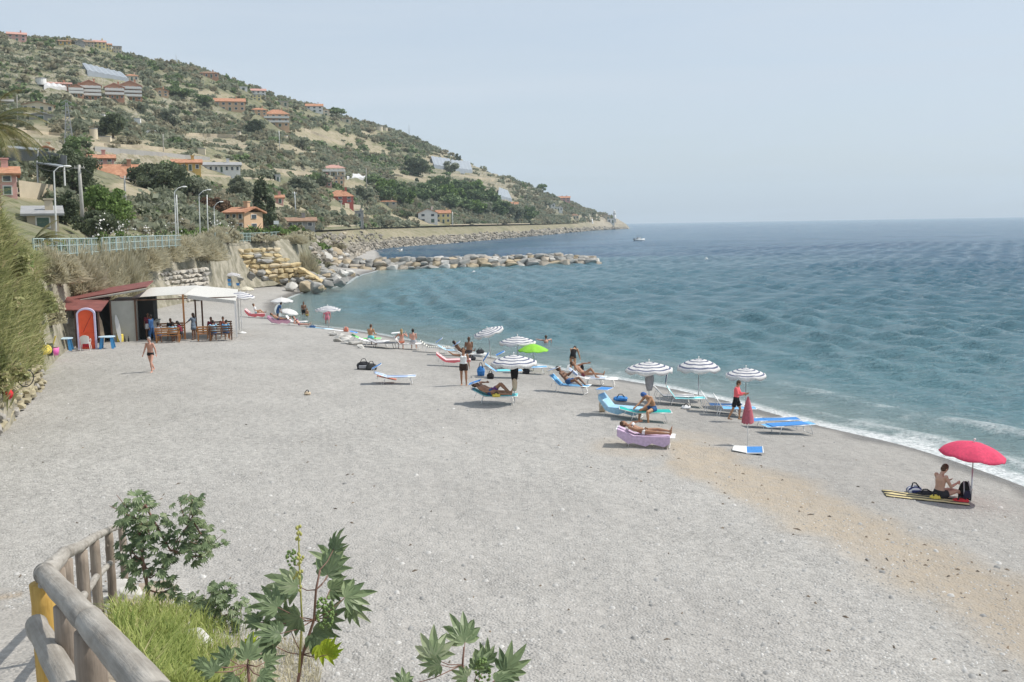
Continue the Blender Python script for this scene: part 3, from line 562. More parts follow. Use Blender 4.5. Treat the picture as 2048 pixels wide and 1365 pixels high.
def person(label, loc, rz, pose, H=1.72, skin='tan', hair='dark', wear=(), fem=False, build=1., group=None, long_hair=False, hat=None):
    t = thing('person', label, 'person', loc, rz, group)
    J, s = skeleton(pose, H); NP[0] += 1
    o = body_mesh(J, s, build, fem).build('body', SKIN[skin], t, True); remesh(o, .0125 * s)
    Mh = Matrix((J['hx'], J['hf'], J['hd'])).transposed(); hc = J['H']
    h = MB(); h.ell(hc + J['hd'] * .030 * s - J['hf'] * .014 * s, (.086 * s, .098 * s, .106 * s), Mh, 12, 9); h.ell(hc - J['hf'] * .035 * s - J['hd'] * .02 * s, (.080 * s, .072 * s, .085 * s), Mh)
    if long_hair: h.tube([hc - J['hf'] * .05 * s, hc - J['hf'] * .075 * s - J['hd'] * .14 * s, J['N'] - J['fr2'] * .11 * s - J['sp2'] * .08 * s], [.075 * s, .065 * s, .03 * s], 9)
    HH = h.build('hair', hat if hat else HAIR[hair], t, True)
    if hat: HH.name = 'cap'
    e = MB()
    for sg in (-1, 1): e.ell(hc + J['hf'] * .084 * s + J['hx'] * sg * .031 * s + J['hd'] * .022 * s, (.013 * s, .008 * s, .007 * s), Mh, 8, 5)
    e.build('eyes', MEYE, t, True); l_ = MB(); l_.ell(hc + J['hf'] * .083 * s - J['hd'] * .062 * s, (.024 * s, .010 * s, .008 * s), Mh, 8, 5); l_.build('mouth', MLIP, t, True)
    for w in wear:
        kind, m = w[0], w[1]
        if kind in ('briefs', 'swimsuit', 'bikini', 'shirt', 'tank', 'vest'):
            a, b = {'briefs': (.02, .27), 'bikini': (.02, .22), 'swimsuit': (.0, .84), 'shirt': (.18, .985), 'tank': (.18, .9), 'vest': (.15, .93)}[kind]
            mb = torso_shell(J, s, a, b, .016 if kind in ('shirt', 'vest', 'tank') else .011, fem, build)
            if kind in ('briefs', 'bikini', 'swimsuit'):
                for k in 'lr': mb.ell(J['hp' + k].lerp(J['kn' + k], .03), .096 * s * build, n=10, k=7)
            if kind == 'shirt':
                for k in 'lr': mb.ell(J['sh' + k], .072 * s * build); mb.tube([J['sh' + k], J['sh' + k].lerp(J['el' + k], .7 if len(w) < 3 else w[2])], [.070 * s * build, .060 * s * build], 10)
                if len(w) > 3:
                    for k in 'lr': mb.tube([J['el' + k], J['el' + k].lerp(J['wr' + k], w[3])], [.052 * s, .042 * s], 10); mb.ell(J['el' + k], .053 * s)
            if kind in ('tank', 'swimsuit', 'vest'):
                for sg in (-1, 1):
                    for q in (1, -1): mb.tube([J['C'] + J['sp2'] * .05 * s + J['fr2'] * q * .10 * s + J['sx'] * sg * .09 * s, J['N'] - J['sp2'] * .005 * s + J['sx'] * sg * .085 * s], .018 * s if kind != 'swimsuit' else .009 * s, 6)
            if kind == 'bikini':
                for sg in (-1, 1): mb.ell(J['C'] + J['sp2'] * .03 * s + J['fr2'] * .10 * s + J['sx'] * sg * .07 * s, (.062 * s, .055 * s, .058 * s))
                c = J['C'] + J['sp2'] * .02 * s; mb.tube([c - J['sp2'] * .012 * s, c + J['sp2'] * .012 * s], 0, 14, ell=[(.157 * s, .117 * s)] * 2, xdir=J['sx'])
        elif kind in ('shorts', 'trousers'):
            f = w[2] if len(w) > 2 else (.55 if kind == 'shorts' else 1.); mb = torso_shell(J, s, .02, .33, .018, fem, build)
            for k in 'lr':
                hp, kn, an = J['hp' + k], J['kn' + k], J['an' + k]; mb.ell(hp, .106 * s * build); mb.tube([hp, hp.lerp(kn, min(1, f * 1.0))], [.106 * s * build, (.112 - .02 * f) * s * build], 12)
                if kind == 'trousers': mb.ell(kn, .07 * s); mb.tube([kn, kn.lerp(an, .9)], [.072 * s, .058 * s], 10)
        elif kind == 'skirt':
            f = w[2] if len(w) > 2 else .6; mb = torso_shell(J, s, .05, .35, .02, fem, build); kk = (J['knl'] + J['knr']) / 2; mb.tube([J['P'] - J['sp'] * .02 * s, J['P'].lerp(kk, f)], 0, 14, ell=[(.19 * s, .13 * s), (.21 * s, .17 * s)], xdir=J['X'])
        oc = mb.build({'briefs': 'swim_briefs', 'bikini': 'bikini', 'swimsuit': 'swimsuit', 'shirt': 'shirt', 'tank': 'top', 'vest': 'dress_top', 'shorts': 'shorts', 'trousers': 'trousers', 'skirt': 'skirt'}[kind], m, t, True)
        if kind in ('shorts', 'trousers', 'shirt', 'swimsuit'): remesh(oc, .014 * s)
    return t
# poses (front = +Y, up = +Z)
def stand(**k): return dict(k)
def walk(a=.4, **k):
    p_ = dict(pz=.90, torso=(0, .06, 1), thl=(-.04, a, -1), skl=(0, -a * .25, -1), thr=(.04, -a * .75, -1), skr=(0, -a * 1.3, -1), ual=(-.2, -a * .9, -1), fal=(-.1, -a * .2, -1), uar=(.2, a * .7, -1), far=(.1, a * 1.2, -1)); p_.update(k); return p_
def sit(pz=.10, **k):     # sitting on a bench or the edge of a bed with feet down
    p_ = dict(pz=pz, torso=(0, .12, 1), thl=(-.1, 1, -.03), thr=(.1, 1, -.03), skl=(-.02, .05, -1), skr=(.02, .05, -1), ual=(-.15, .45, -1), fal=(.1, 1, -.2), uar=(.15, .45, -1), far=(-.1, 1, -.2)); p_.update(k); return p_
def floor_sit(pz=.11, **k):   # sitting on the ground, legs stretched forward
    p_ = dict(pz=pz, torso=(0, -.05, 1), thl=(-.15, 1, .12), thr=(.15, 1, .2), skl=(0, 1, -.22), skr=(0, 1, -.3), ftl=(-.1, .3, 1), ftr=(.1, .3, 1), ual=(-.2, .5, -1), fal=(.3, 1, .1), uar=(.2, .5, -1), far=(-.3, 1, .1)); p_.update(k); return p_
def lie(pz=.12, back=0., **k):     # on the back, head to -Y, trunk raised by `back` degrees
    a = R(back); p_ = dict(pz=pz, torso=(0, -math.cos(a), math.sin(a)), thl=(-.12, 1, 0), thr=(.12, 1, 0), skl=(-.05, 1, -.04), skr=(.05, 1, -.04), ftl=(-.3, .25, 1), ftr=(.3, .25, 1),
        ual=(-.35, .75 * math.cos(a), -.75 * math.sin(a) - .1), fal=(-.1, 1, .15 - math.sin(a) * .4), uar=(.35, .75 * math.cos(a), -.75 * math.sin(a) - .1), far=(.1, 1, .15 - math.sin(a) * .4)); p_.update(k); return p_
# ------------------------------------------------------------------ sunshades and sunbeds
MWHITE = mat('white_paint', (.80, .80, .78), .45, .04, 5, spec=.4); MPOLE = mat('grey_metal', (.62, .63, .64), .35, .08, 9, metal=.5)
MCAN_W = cloth('canopy_white', (.82, .81, .80)); MCAN_N = cloth('canopy_navy', (.13, .15, .25)); MCAN_G = cloth('canopy_lime', (.36, .74, .09)); MCAN_R = cloth('canopy_red', (.80, .095, .19)); MCAN_C = cloth('canopy_cream', (.80, .75, .62))
def translucent(m, f=.35):
    t = m.node_tree; b = [x for x in t.nodes if x.type == 'BSDF_PRINCIPLED'][0]; o = [x for x in t.nodes if x.type == 'OUTPUT_MATERIAL'][0]
    src = b.inputs['Base Color'].links[0].from_socket; tr = t.nodes.new('ShaderNodeBsdfTranslucent'); mx = t.nodes.new('ShaderNodeMixShader'); mx.inputs[0].default_value = f
    t.links.new(src, tr.inputs[0]); t.links.new(b.outputs[0], mx.inputs[1]); t.links.new(tr.outputs[0], mx.inputs[2]); t.links.new(mx.outputs[0], o.inputs[0])
for q in (MCAN_W, MCAN_N, MCAN_G, MCAN_R, MCAN_C): translucent(q, .3)
def umbrella(label, px, py, R_=1.0, h=2.0, dome=.32, mats=None, stripes=True, tilt=0., tdir=0., valance=.14, z=None, group='striped beach parasols', base=False, lean=0., loc=None, curve=1.5, rot=None):
    dome = dome * (.72 if stripes else .85); dome_ = dome; p0 = loc if loc is not None else (g(px, py) if z is None else at_z(px, py, z)); t = thing('beach_umbrella', label, 'parasol', p0, 0, group)
    mats = mats or [MCAN_W, MCAN_N]; ax = nrm((math.cos(tdir) * math.sin(R(tilt)), math.sin(tdir) * math.sin(R(tilt)), math.cos(R(tilt))))
    top = V3(math.sin(R(lean)) * h, 0, h * math.cos(R(lean))); M = ax.to_track_quat('Z', 'Y').to_matrix() @ Matrix.Rotation(rot if rot is not None else random.random(), 3, 'Z')
    m = MB(); m.tube([(0, 0, -.3), top * .55], .022, 8); m.tube([top * .55, top], .017, 8); m.build('pole', MPOLE if stripes else MPOLE, t, True)
    n = 8; sub = 5; nr = 13; K = n * sub; vs = [M @ V3(0, 0, 0) + top]; fs = []; ms = []
    def P(i, j, zo=0):
        dome = dome_; f = i / nr; a = 2 * math.pi * j / K; u = (j % sub) / sub; sag = math.sin(math.pi * u)
        r = R_ * f * (1 - .05 * sag * f); z_ = -dome * f ** curve - .045 * R_ * sag * f * f + zo
        return top + M @ V3(r * math.cos(a), r * math.sin(a), z_)
    for i in range(1, nr + 1): vs += [P(i, j) for j in range(K)]
    band = [0, 0, 1, 0, 0, 1, 0, 0, 1, 0, 0, 1, 0] if stripes else [0] * 13
    for j in range(K): fs.append((0, 1 + j, 1 + (j + 1) % K)); ms.append(0)
    for i in range(1, nr):
        for j in range(K): fs.append((1 + (i - 1) * K + j, 1 + i * K + j, 1 + i * K + (j + 1) % K, 1 + (i - 1) * K + (j + 1) % K)); ms.append(band[i])
    b = len(vs)
    if valance:
        vs += [top + M @ V3(*(lambda a, u: (R_ * (1 - .05 * math.sin(math.pi * u)) * math.cos(a) * 1.005, R_ * (1 - .05 * math.sin(math.pi * u)) * math.sin(a) * 1.005, -dome - .045 * R_ * math.sin(math.pi * u) - valance * (.55 + .45 * abs(math.sin(math.pi * (u * 1.0 + .0))))))(2 * math.pi * j / K, (j % sub) / sub)) for j in range(K)]
        e = 1 + (nr - 1) * K
        for j in range(K): fs.append((e + j, b + j, b + (j + 1) % K, e + (j + 1) % K)); ms.append(0)
    m = MB(); m.add(vs, fs); m.m = ms; cn_ = m.build('canopy', mats, t, True)
    sol = cn_.modifiers.new('cloth', 'SOLIDIFY'); sol.thickness = .006; sol.offset = -1
    for k in range(n):
        r_ = MB(); a = 2 * math.pi * k / n; pts = [top + M @ V3(R_ * f * math.cos(a), R_ * f * math.sin(a), -dome * f ** curve - .015) for f in (.02, .35, .7, 1)]; r_.tube(pts, .006, 5)
        r_.tube([top * .86, top + M @ V3(R_ * .5 * math.cos(a), R_ * .5 * math.sin(a), -dome * .5 ** curve - .02)], .004, 4); r_.build('rib', MPOLE, t, True)
    f_ = MB(); f_.tube([top, top + ax * .07], [.02, .012], 8); f_.ell(top + ax * .09, .03); f_.build('finial', MWHITE, t, True)
    if base: q = MB(); q.tube([(0, 0, 0), (0, 0, .05), (0, 0, .12)], [.3, .29, .06], 16); q.build('base', MWHITE, t, True)
    return t
def folded_umbrella(label, px, py, h, bodylen, m, cat='parasol', r=.12):
    p0 = g(px, py); t = thing('folded_umbrella', label, cat, p0); q = MB(); q.tube([(0, 0, -.3), (0, 0, h)], .018, 8); q.build('pole', MWHITE, t, True)
    b = MB(); n = 16; z1 = h + .02; prof = [(0, .02), (.15, .06), (.4, .10), (.75, r * 1.15), (1, r * 1.3)]; vs = []
    for f, rr_ in prof:
        for j in range(n): a = 2 * math.pi * j / n; k = rr_ * (1 + .28 * (-1) ** j * min(1, f * 2)); vs.append((k * math.cos(a), k * math.sin(a) * .8, z1 - f * bodylen + (.03 * (-1) ** j if f == 1 else 0)))
    b.add(vs, [(i * n + j, i * n + (j + 1) % n, (i + 1) * n + (j + 1) % n, (i + 1) * n + j) for i in range(len(prof) - 1) for j in range(n)] + [tuple(range(n))]); b.build('folded_canopy', m, t, True)
    q = MB(); q.tube([(0, 0, h - bodylen * .45), (0, 0, h - bodylen * .5)], .118, 12); q.build('strap', m, t, True); return t

MFR = mat('sunbed_frame', (.78, .78, .77), .35, .05, 8, metal=.3); MBLUE = cloth('blue', (.06, .24, .58)); MSKY = cloth('sky', (.16, .42, .70)); MTEAL = cloth('teal', (.02, .40, .36)); MTURQ = cloth('turquoise', (.18, .62, .66)); MNAVY = cloth('navy', (.035, .10, .24))
MLILAC = cloth('lilac', (.58, .44, .60)); MWHT = cloth('white', (.80, .80, .80)); MPINK = cloth('pink', (.78, .22, .28)); MGREEN = cloth('green', (.22, .72, .20)); MPURP = cloth('purple', (.16, .06, .22)); MORNG = cloth('orange_towel', (.65, .22, .14)); MDARK = cloth('charcoal', (.035, .035, .04)); MLBLUE = cloth('pale_blue', (.34, .56, .72)); MGREY = cloth('grey', (.38, .38, .40)); MRED = cloth('red', (.62, .04, .05)); MYEL = cloth('yellow', (.78, .62, .12)); MBEI = cloth('beige', (.62, .50, .36)); MCORAL = cloth('coral', (.86, .16, .18)); MBLACK = cloth('black', (.015, .014, .016)); MWINE = cloth('wine', (.20, .03, .05)); MSLATE = cloth('slate', (.14, .18, .23))
def stripemat(name, a, b_, scale, axis=1):
    if name in MC: return MC[name]
    m = bpy.data.materials.new(name); t, b = nodes_of(m); MC[name] = m; tc = t.nodes.new('ShaderNodeTexCoord'); w = t.nodes.new('ShaderNodeTexWave'); w.bands_direction = 'XYZ'[axis]; w.inputs['Scale'].default_value = scale; w.inputs['Distortion'].default_value = .4
    r = t.nodes.new('ShaderNodeValToRGB'); r.color_ramp.interpolation = 'CONSTANT'; r.color_ramp.elements[0].color = a + (1,); r.color_ramp.elements[1].color = b_ + (1,); r.color_ramp.elements[1].position = .5
    t.links.new(tc.outputs['Object'], w.inputs['Vector']); t.links.new(w.outputs['Fac'], r.inputs[0]); t.links.new(r.outputs[0], b.inputs['Base Color']); b.inputs['Roughness'].default_value = .9; return m
MSTR_BW = stripemat('blue_white_stripe', (.10, .27, .58), (.78, .80, .82), 2.0); MSTR_ZEB = stripemat('zebra_stripe', (.05, .05, .05), (.75, .74, .66), 2.6, 0); MSTR_RW = stripemat('red_white_stripe', (.75, .16, .18), (.80, .78, .78), 1.8); MSTR_PW = stripemat('purple_white_stripe', (.18, .06, .22), (.75, .40, .50), 1.6); MSTR_NW = stripemat('navy_white_stripe', (.04, .05, .16), (.75, .75, .78), 3.5)
LB, LZ = .62, .34                                    # length of the backrest, height of the bed
def bedpt(back, x):                                  # x from 0 (foot) to 1.9 (head), returns (x, z) in the bed's own frame: head at -x
    hx_ = 1.9 - LB
    if x <= hx_: return (.95 - x, LZ)
    d = x - hx_; return (.95 - hx_ - d * math.cos(R(back)), LZ + d * math.sin(R(back)))
def sunbed(label, px, py, rz=0., back=35, fabric=None, frame=None, shade=None, shade_ang=20, towel=None, towel_rng=(.0, 1.9), towel_label=None, group='folding beach sunbeds', loc=None, hang=0., z=None):
    p0 = loc or g(px, py); t = thing('sunbed', label, 'sunbed', p0, R(rz), group); fabric = fabric or MBLUE; frame = frame or MFR; w = .31
    f = MB()
    for sg in (-1, 1):
        x0, z0 = bedpt(back, 0); x1, z1 = bedpt(back, 1.9 - LB); f.tube([(x0, sg * w, z0), (x1, sg * w, z1)], .016, 6)
    f.tube([(bedpt(back, 0)[0], -w, LZ), (bedpt(back, 0)[0], w, LZ)], .016, 6); f.build('frame', frame, t, True)
    bf = MB()
    for sg in (-1, 1):
        a = bedpt(back, 1.9 - LB); b = bedpt(back, 1.9); bf.tube([(a[0], sg * w, a[1]), (b[0], sg * w, b[1])], .016, 6)
    b = bedpt(back, 1.9); bf.tube([(b[0], -w, b[1]), (b[0], w, b[1])], .016, 6)
    if back > 8: m_ = bedpt(back, 1.9 - LB * .4); [bf.tube([(m_[0], sg * w, m_[1]), (m_[0] - .10, sg * w, LZ - .05)], .010, 5) for sg in (-1, 1)]
    bf.build('backrest_frame', frame, t, True)
    c = MB(); A = bedpt(back, .02); B = bedpt(back, 1.9 - LB); n = 5
    for i in range(n):
        xa = A[0] + (B[0] - A[0]) * i / n; xb = A[0] + (B[0] - A[0]) * (i + 1) / n; sgz = lambda q: -.025 * math.sin(math.pi * q / n)
        c.slab([(xa, -w + .02, LZ + sgz(i)), (xb, -w + .02, LZ + sgz(i + 1)), (xb, w - .02, LZ + sgz(i + 1)), (xa, w - .02, LZ + sgz(i))], .012)
    c.build('seat_fabric', fabric, t)
    c = MB(); A = bedpt(back, 1.9 - LB + .02); B = bedpt(back, 1.88); c.slab([(A[0], -w + .02, A[1]), (B[0], -w + .02, B[1]), (B[0], w - .02, B[1]), (A[0], w - .02, A[1])], .012); c.build('backrest', fabric, t)
    for xx, sp in ((.68, .10), (-.42, -.10)):
        for sg in (-1,): 
            l = MB(); l.tube([(xx, -w, LZ), (xx + sp, -w * 1.02, 0), (xx + sp, w * 1.02, 0), (xx, w, LZ)], .014, 6); l.build('leg', frame, t, True)
    if shade:
        b = bedpt(back, 1.9); s_ = MB(); a0 = R(shade_ang); L_ = .40; pv = (b[0] - .02, b[1] + .20); e = (pv[0] + L_ * math.cos(a0), pv[1] + L_ * math.sin(a0)); s0 = (pv[0] - .10 * math.cos(a0), pv[1] - .10 * math.sin(a0))
        s_.slab([(s0[0], -w, s0[1]), (e[0], -w, e[1]), (e[0], w, e[1]), (s0[0], w, s0[1])], .014); so_ = s_.build('sunshade', shade, t)
        q = MB(); [q.tube([(b[0], sg * w, b[1]), (pv[0], sg * w, pv[1])], .010, 5) for sg in (-1, 1)]
        q.tube([(s0[0], -w, s0[1]), (e[0], -w, e[1]), (e[0], w, e[1]), (s0[0], w, s0[1]), (s0[0], -w, s0[1])], .013, 5); q.build('sunshade_frame', frame, t, True)
    if towel:
        m = MB(); a, b = towel_rng; n = 9; ww = .29
        for i in range(n):
            xa = a + (b - a) * i / n; xb = a + (b - a) * (i + 1) / n; A = bedpt(back, xa); B = bedpt(back, xb); o_ = .022
            m.slab([(A[0], -ww, A[1] + o_), (B[0], -ww, B[1] + o_), (B[0], ww, B[1] + o_), (A[0], ww, A[1] + o_)], .018)
            if hang: m.slab([(A[0], -ww - .03, A[1] + o_), (B[0], -ww - .03, B[1] + o_), (B[0], -ww - .05, max(.03, B[1] - hang * (1 + .25 * math.sin(i * 2.1 + 1)))), (A[0], -ww - .05, max(.03, A[1] - hang * (1 + .25 * math.sin(i * 2.1 - 1.1))))], .014)
        tw_ = m.build('towel', towel, None); tw_.location = p0; tw_.rotation_euler = (0, 0, R(rz)); tag(tw_, towel_label, 'towel')
    return t
def flat_towel(label, px, py, w, l, rz, m, loc=None, crumple=.03):
    p0 = Vector(loc) if loc is not None else g(px, py); n = 10; vs = []; cs, sn = math.cos(R(rz)), math.sin(R(rz))
    for i in range(n + 1):
        for j in range(n + 1):
            x = (i / n - .5) * l; y = (j / n - .5) * w; z = .02 + crumple * abs(mnoise.noise(V3(x * 3 + px, y * 3, 0))); zz_ = gz(p0.x + x * cs - y * sn, p0.y + x * sn + y * cs) - p0.z if loc is None else 0
            vs.append((x, y, z + zz_))
    o = mesh_np('towel', vs, [(i * (n + 1) + j, (i + 1) * (n + 1) + j, (i + 1) * (n + 1) + j + 1, i * (n + 1) + j + 1) for i in range(n) for j in range(n)], m, smooth=True); o.location = p0; o.rotation_euler = (0, 0, R(rz)); s_ = o.modifiers.new('t', 'SOLIDIFY'); s_.thickness = .012; tag(o, label, 'towel'); return o
def bag(label, px, py, sz=(.45, .28, .32), m=None, name='bag', loc=None, rz=0, backpack=False, m2=None):
    p0 = Vector(loc) if loc is not None else g(px, py); t = thing(name, label, 'backpack' if backpack else 'bag', p0, R(rz)); b = MB(); x, y, z_ = sz
    b.ell((0, 0, z_ * .46), (x / 2, y / 2, z_ * .5), None, 12, 9); b.box((0, 0, z_ * .28), (x * .86, y * .8, z_ * .5)); o = b.build('body', m or MDARK, t, True); remesh(o, .02)
    q = MB(); q.box((0, -y * .5, z_ * .35), (x * .6, .05, z_ * .38)); o = q.build('pocket', m2 or m or MDARK, t); bv = o.modifiers.new('b', 'BEVEL'); bv.width = .02
    h = MB(); 
    for sg in (-1, 1): h.tube([(sg * x * .22, -y * .48, z_ * .15), (sg * x * .25, -y * .56, z_ * .6), (sg * x * .18, -y * .2, z_ * .98)] if backpack else [(sg * x * .25, -y * .3, z_ * .8), (sg * x * .1, 0, z_ * 1.25), (0, 0, z_ * 1.28)], .018, 6)
    h.build('straps', MGREY if backpack else MDARK, t, True); return t

# ---- parasols
umbrella('striped parasol with a grey wrap on its pole, leftmost of three in a row', 1298, 812, .98, 1.80, .38, rot=.1)
umbrella('domed striped parasol, middle and highest of the three in a row near the water', 1397, 803, .95, 1.85, .50, rot=.3, curve=1.9)
umbrella('striped parasol with drooping valance behind the boy in the coral top', 1491, 822, .86, 1.80, .38, rot=.2)
umbrella('striped parasol low over a teal sunbed, black wetsuit hanging on its long pole', 1029, 807, .95, 1.95, .38, rot=.25)
umbrella('striped parasol just behind and above the lime green one', 1036, 737, .98, 1.72, .40, rot=0)
umbrella('tall tilted striped parasol with a thin leaning pole, in front of open water', 983, 715, .97, 1.78, .28, tilt=17, tdir=R(200), lean=-7, rot=.1)
umbrella('plain lime green parasol', 1067, 742, .80, 1.42, .38, [MCAN_G], False, valance=.03, group='plain beach parasols', rot=.0)
umbrella('big crimson parasol over the man with the backpack', 1941, 1003, .86, 1.62, .38, [MCAN_R], False, valance=.035, group='plain beach parasols', tilt=7, tdir=R(-20), lean=1.5, curve=2.2, rot=.15)
umbrella('striped parasol with a white cast base at the corner of the bar canopy', 484, 667, .98, 2.85, .50, base=True, rot=.2)
umbrella('striped parasol at the water edge with a pink bather behind it', 657, 656, 1.0, 1.75, .40, rot=.2)
umbrella('white parasol on a dark slanting pole over the far sunbathers', 565, 640, .98, 1.95, .36, [MCAN_W], False, group='plain beach parasols', rot=.2)
umbrella('low white parasol tipped on its side beside the far sunbathers', 580, 636, .85, .80, .30, [MCAN_W], False, tilt=16, tdir=R(-20), group='plain beach parasols', rot=.4)
umbrella('cream parasol beyond the bar canopy near the blue panels', 493, 596, .85, 1.25, .38, [MCAN_C], False, group='plain beach parasols', rot=.4)
umbrella('farthest pale striped parasol at the foot of the block wall', 465, 580, .98, 2.0, .35, rot=.4)
folded_umbrella('folded faded red parasol on a white pole in the shingle', 1495, 893, 1.62, .88, cloth('faded_red', (.52, .15, .19)), r=.125)
# things hanging on poles
def hanging(label, px, py, zt, ln, w, m, name, cat):
    p0 = g(px, py); o = MB(); n = 8; vs = []
    prof = [(0, .25), (.1, .8), (.35, 1.0), (.7, .85), (1, .55)]
    for f, k in prof:
        for j in range(10): a = 2 * math.pi * j / 10; rr_ = w * .5 * k * (1 + .2 * (-1) ** j); vs.append((rr_ * math.cos(a), rr_ * math.sin(a) * .55 - .04, zt - f * ln))
    o.add(vs, [(i * 10 + j, i * 10 + (j + 1) % 10, (i + 1) * 10 + (j + 1) % 10, (i + 1) * 10 + j) for i in range(4) for j in range(10)] + [tuple(range(9, -1, -1)), tuple(range(40, 50))]); x = o.build(name, m, None, True); x.location = p0; tag(x, label, cat); return x
hanging('grey and navy wrap hanging on the pole of the leftmost near striped parasol', 1298, 812, 1.38, .75, .34, MGREY, 'hanging_wrap', 'towel')
hanging('black wetsuit top hanging on the long parasol pole', 1029, 807, 1.62, .75, .30, MBLACK, 'hanging_wetsuit', 'wetsuit')
hanging('mustard towel hanging below the black wetsuit on the parasol pole', 1029.5, 807.5, 1.02, .5, .20, MBEI, 'hanging_towel', 'towel')

# ---- sunbeds
sunbed('blue and white striped sunbed with raised blue sunshade beside the black bags', 790, 768, 4, 20, stripemat('blue_bed_stripe', (.06, .22, .56), (.70, .76, .82), 1.1), shade=MBLUE, shade_ang=28, towel=None)
o = flat_towel('salmon towel hung under the striped sunbed beside the black bags', 0, 0, .45, .9, 4, MORNG, loc=g(778, 766) + V3(-.1, 0, .22)); o.rotation_euler = (0, R(14), R(4))
sunbed('sunbed with a pink and white towel behind the woman in the white top', 905, 733, 2, 38, MSKY, towel=MSTR_RW, towel_label='red and white striped towel hanging over the sunbed behind the woman in the white top', hang=.10)
sunbed('white sunbed on which the brown-skinned couple sits', 940, 720, 0, 30, MWHT, shade=MBLUE, shade_ang=32)
sunbed('sunbed with a black and cream zebra towel at the water edge', 868, 706, 3, 42, MWHT, towel=MSTR_ZEB, towel_label='zebra striped towel on a sunbed at the water edge')
sunbed('white sunbed with small raised sunshade under the two bathers seen from behind', 812, 699, 2, 50, MWHT, shade=MWHT, shade_ang=5)
sunbed('sunbed draped in a bright green towel beside the pale boulders', 732, 689, 2, 28, MBLUE, shade=MBLUE, shade_ang=-15, towel=MGREEN, towel_label='bright green towel draped over a sunbed')
sunbed('black-framed sunbed between the green towel and the two seated bathers', 765, 697, -6, 25, MGREY, frame=MDARK)
sunbed('sunbed with teal cushion and raised blue back beneath the low striped parasol', 1005, 756, 3, 36, MSKY, shade=MBLUE, shade_ang=55, towel=MTURQ, towel_rng=(.2, 1.2), towel_label='turquoise towel on the sunbed beneath the low striped parasol')
sunbed('pale blue sunbed carrying the sunbathing couple, blue sunshade tilted above their heads', 988, 808, -3, 28, MLBLUE, shade=MBLUE, shade_ang=18, towel=MTURQ, towel_rng=(.0, 1.8), towel_label='turquoise towel under the sunbathing couple')
sunbed('blue sunbed in the shade of the lime green parasol', 1057, 748, 5, 30, MSKY)
sunbed('blue sunbed of the man reading, round blue sunshade above', 1137, 786, -20, 45, MSKY, shade=MBLUE, shade_ang=20)
sunbed('white and blue sunbed behind the man reading', 1172, 769, -14, 40, MSTR_BW)
sunbed('teal sunbed on which the man in the blue cap sits', 1290, 842, -5, 14, MTEAL, hang=0, towel=MTEAL, towel_rng=(.05, 1.2), towel_label='teal towel hanging over the sunbed of the man in the blue cap', )
sunbed('empty sunbed draped in pale blue, left of the man in the blue cap', 1240, 833, -28, 48, MLBLUE, shade=MBLUE, shade_ang=0, towel=MLBLUE, towel_label='pale blue towel draped over the empty sunbed with sunshade', hang=.18, towel_rng=(.1, 1.88))
sunbed('sunbed covered by a lilac towel under the sunbathing woman', 1290, 892, -12, 22, MWHT, towel=MLILAC, towel_label='lilac towel hanging over the side of a sunbed', hang=.24, towel_rng=(.14, 1.86))
sunbed('turquoise sunbed with raised blue back below the middle striped parasol', 1366, 812, -6, 55, MTURQ, shade=MNAVY, shade_ang=80)
sunbed('grey sunbed partly hidden behind the turquoise one', 1342, 808, -4, 48, MGREY)
sunbed('navy sunbed with raised back, hidden behind the second navy one', 1436, 826, -6, 58, MNAVY)
sunbed('navy blue sunbed with raised back and small blue sunshade beside the boy', 1462, 833, -6, 58, MSKY, shade=None)
sunbed('flat blue sunbed nearer the water, between the folded red parasol and the waves', 1547, 857, 4, 0, MBLUE)
sunbed('flat blue sunbed with a blue towel at the edge of the wet shingle', 1577, 868, 12, 0, MSKY, towel=MBLUE, towel_rng=(.3, 1.7), towel_label='blue towel on the flat sunbed at the edge of the wet shingle')
sunbed('far sunbed with a coral red towel and the sitting woman in white', 510, 636, 0, 42, MSKY, towel=MSTR_RW, towel_label='coral and white towel on the far sunbed', hang=.22)
sunbed('far sunbed with a purple and orange towel', 558, 650, 0, 35, MGREY, towel=MSTR_PW, towel_label='purple and pink striped towel on a far sunbed', hang=.2)
sunbed('far white sunbed with an arched green back beside the purple towel', 592, 652, 0, 50, MWHT)
sunbed('blue sunbed half hidden between the low striped parasol and the lime one', 1030, 741, 4, 30, MBLUE, shade=MBLUE, shade_ang=25)
sunbed('white sunbed with folded back right of the reclining man', 1195, 772, -10, 12, MWHT)
sunbed('pale sunbed at the water edge left of the tall tilted parasol', 905, 712, 2, 30, MLBLUE, shade=MBLUE, shade_ang=35)
sunbed('empty white sunbed beside the green towel one', 748, 694, 2, 20, MWHT)
bag('blue beach bag hanging behind the backrest under the low striped parasol', 962, 752, (.4, .3, .5), MBLUE)
bag('heap of dark towels on the sunbed beside the brown-skinned bather', 955, 712, (.5, .3, .25), MDARK, 'towel_heap', loc=g(945, 720) + V3(.45, 0, .36))
# fallen sunshade by the folded red parasol
p0 = g(1497, 905); t = thing('fallen_sunshade', 'blue and white sunshade lying on the shingle by the folded red parasol', 'sunshade', p0, R(-12)); m = MB(); m.slab([(-.05, -.3, .03), (.42, -.3, .05), (.42, .3, .12), (-.05, .3, .10)], .02); m.build('panel', MBLUE, t)
m = MB(); m.tube([(-.07, -.32, .04), (.44, -.32, .06), (.44, .32, .13), (-.07, .32, .11), (-.07, -.32, .04)], .022, 6); m.slab([(-.5, -.2, .1), (-.07, -.32, .05), (-.07, .32, .12), (-.45, .3, .13)], .02); m.build('frame', MWHITE, t)
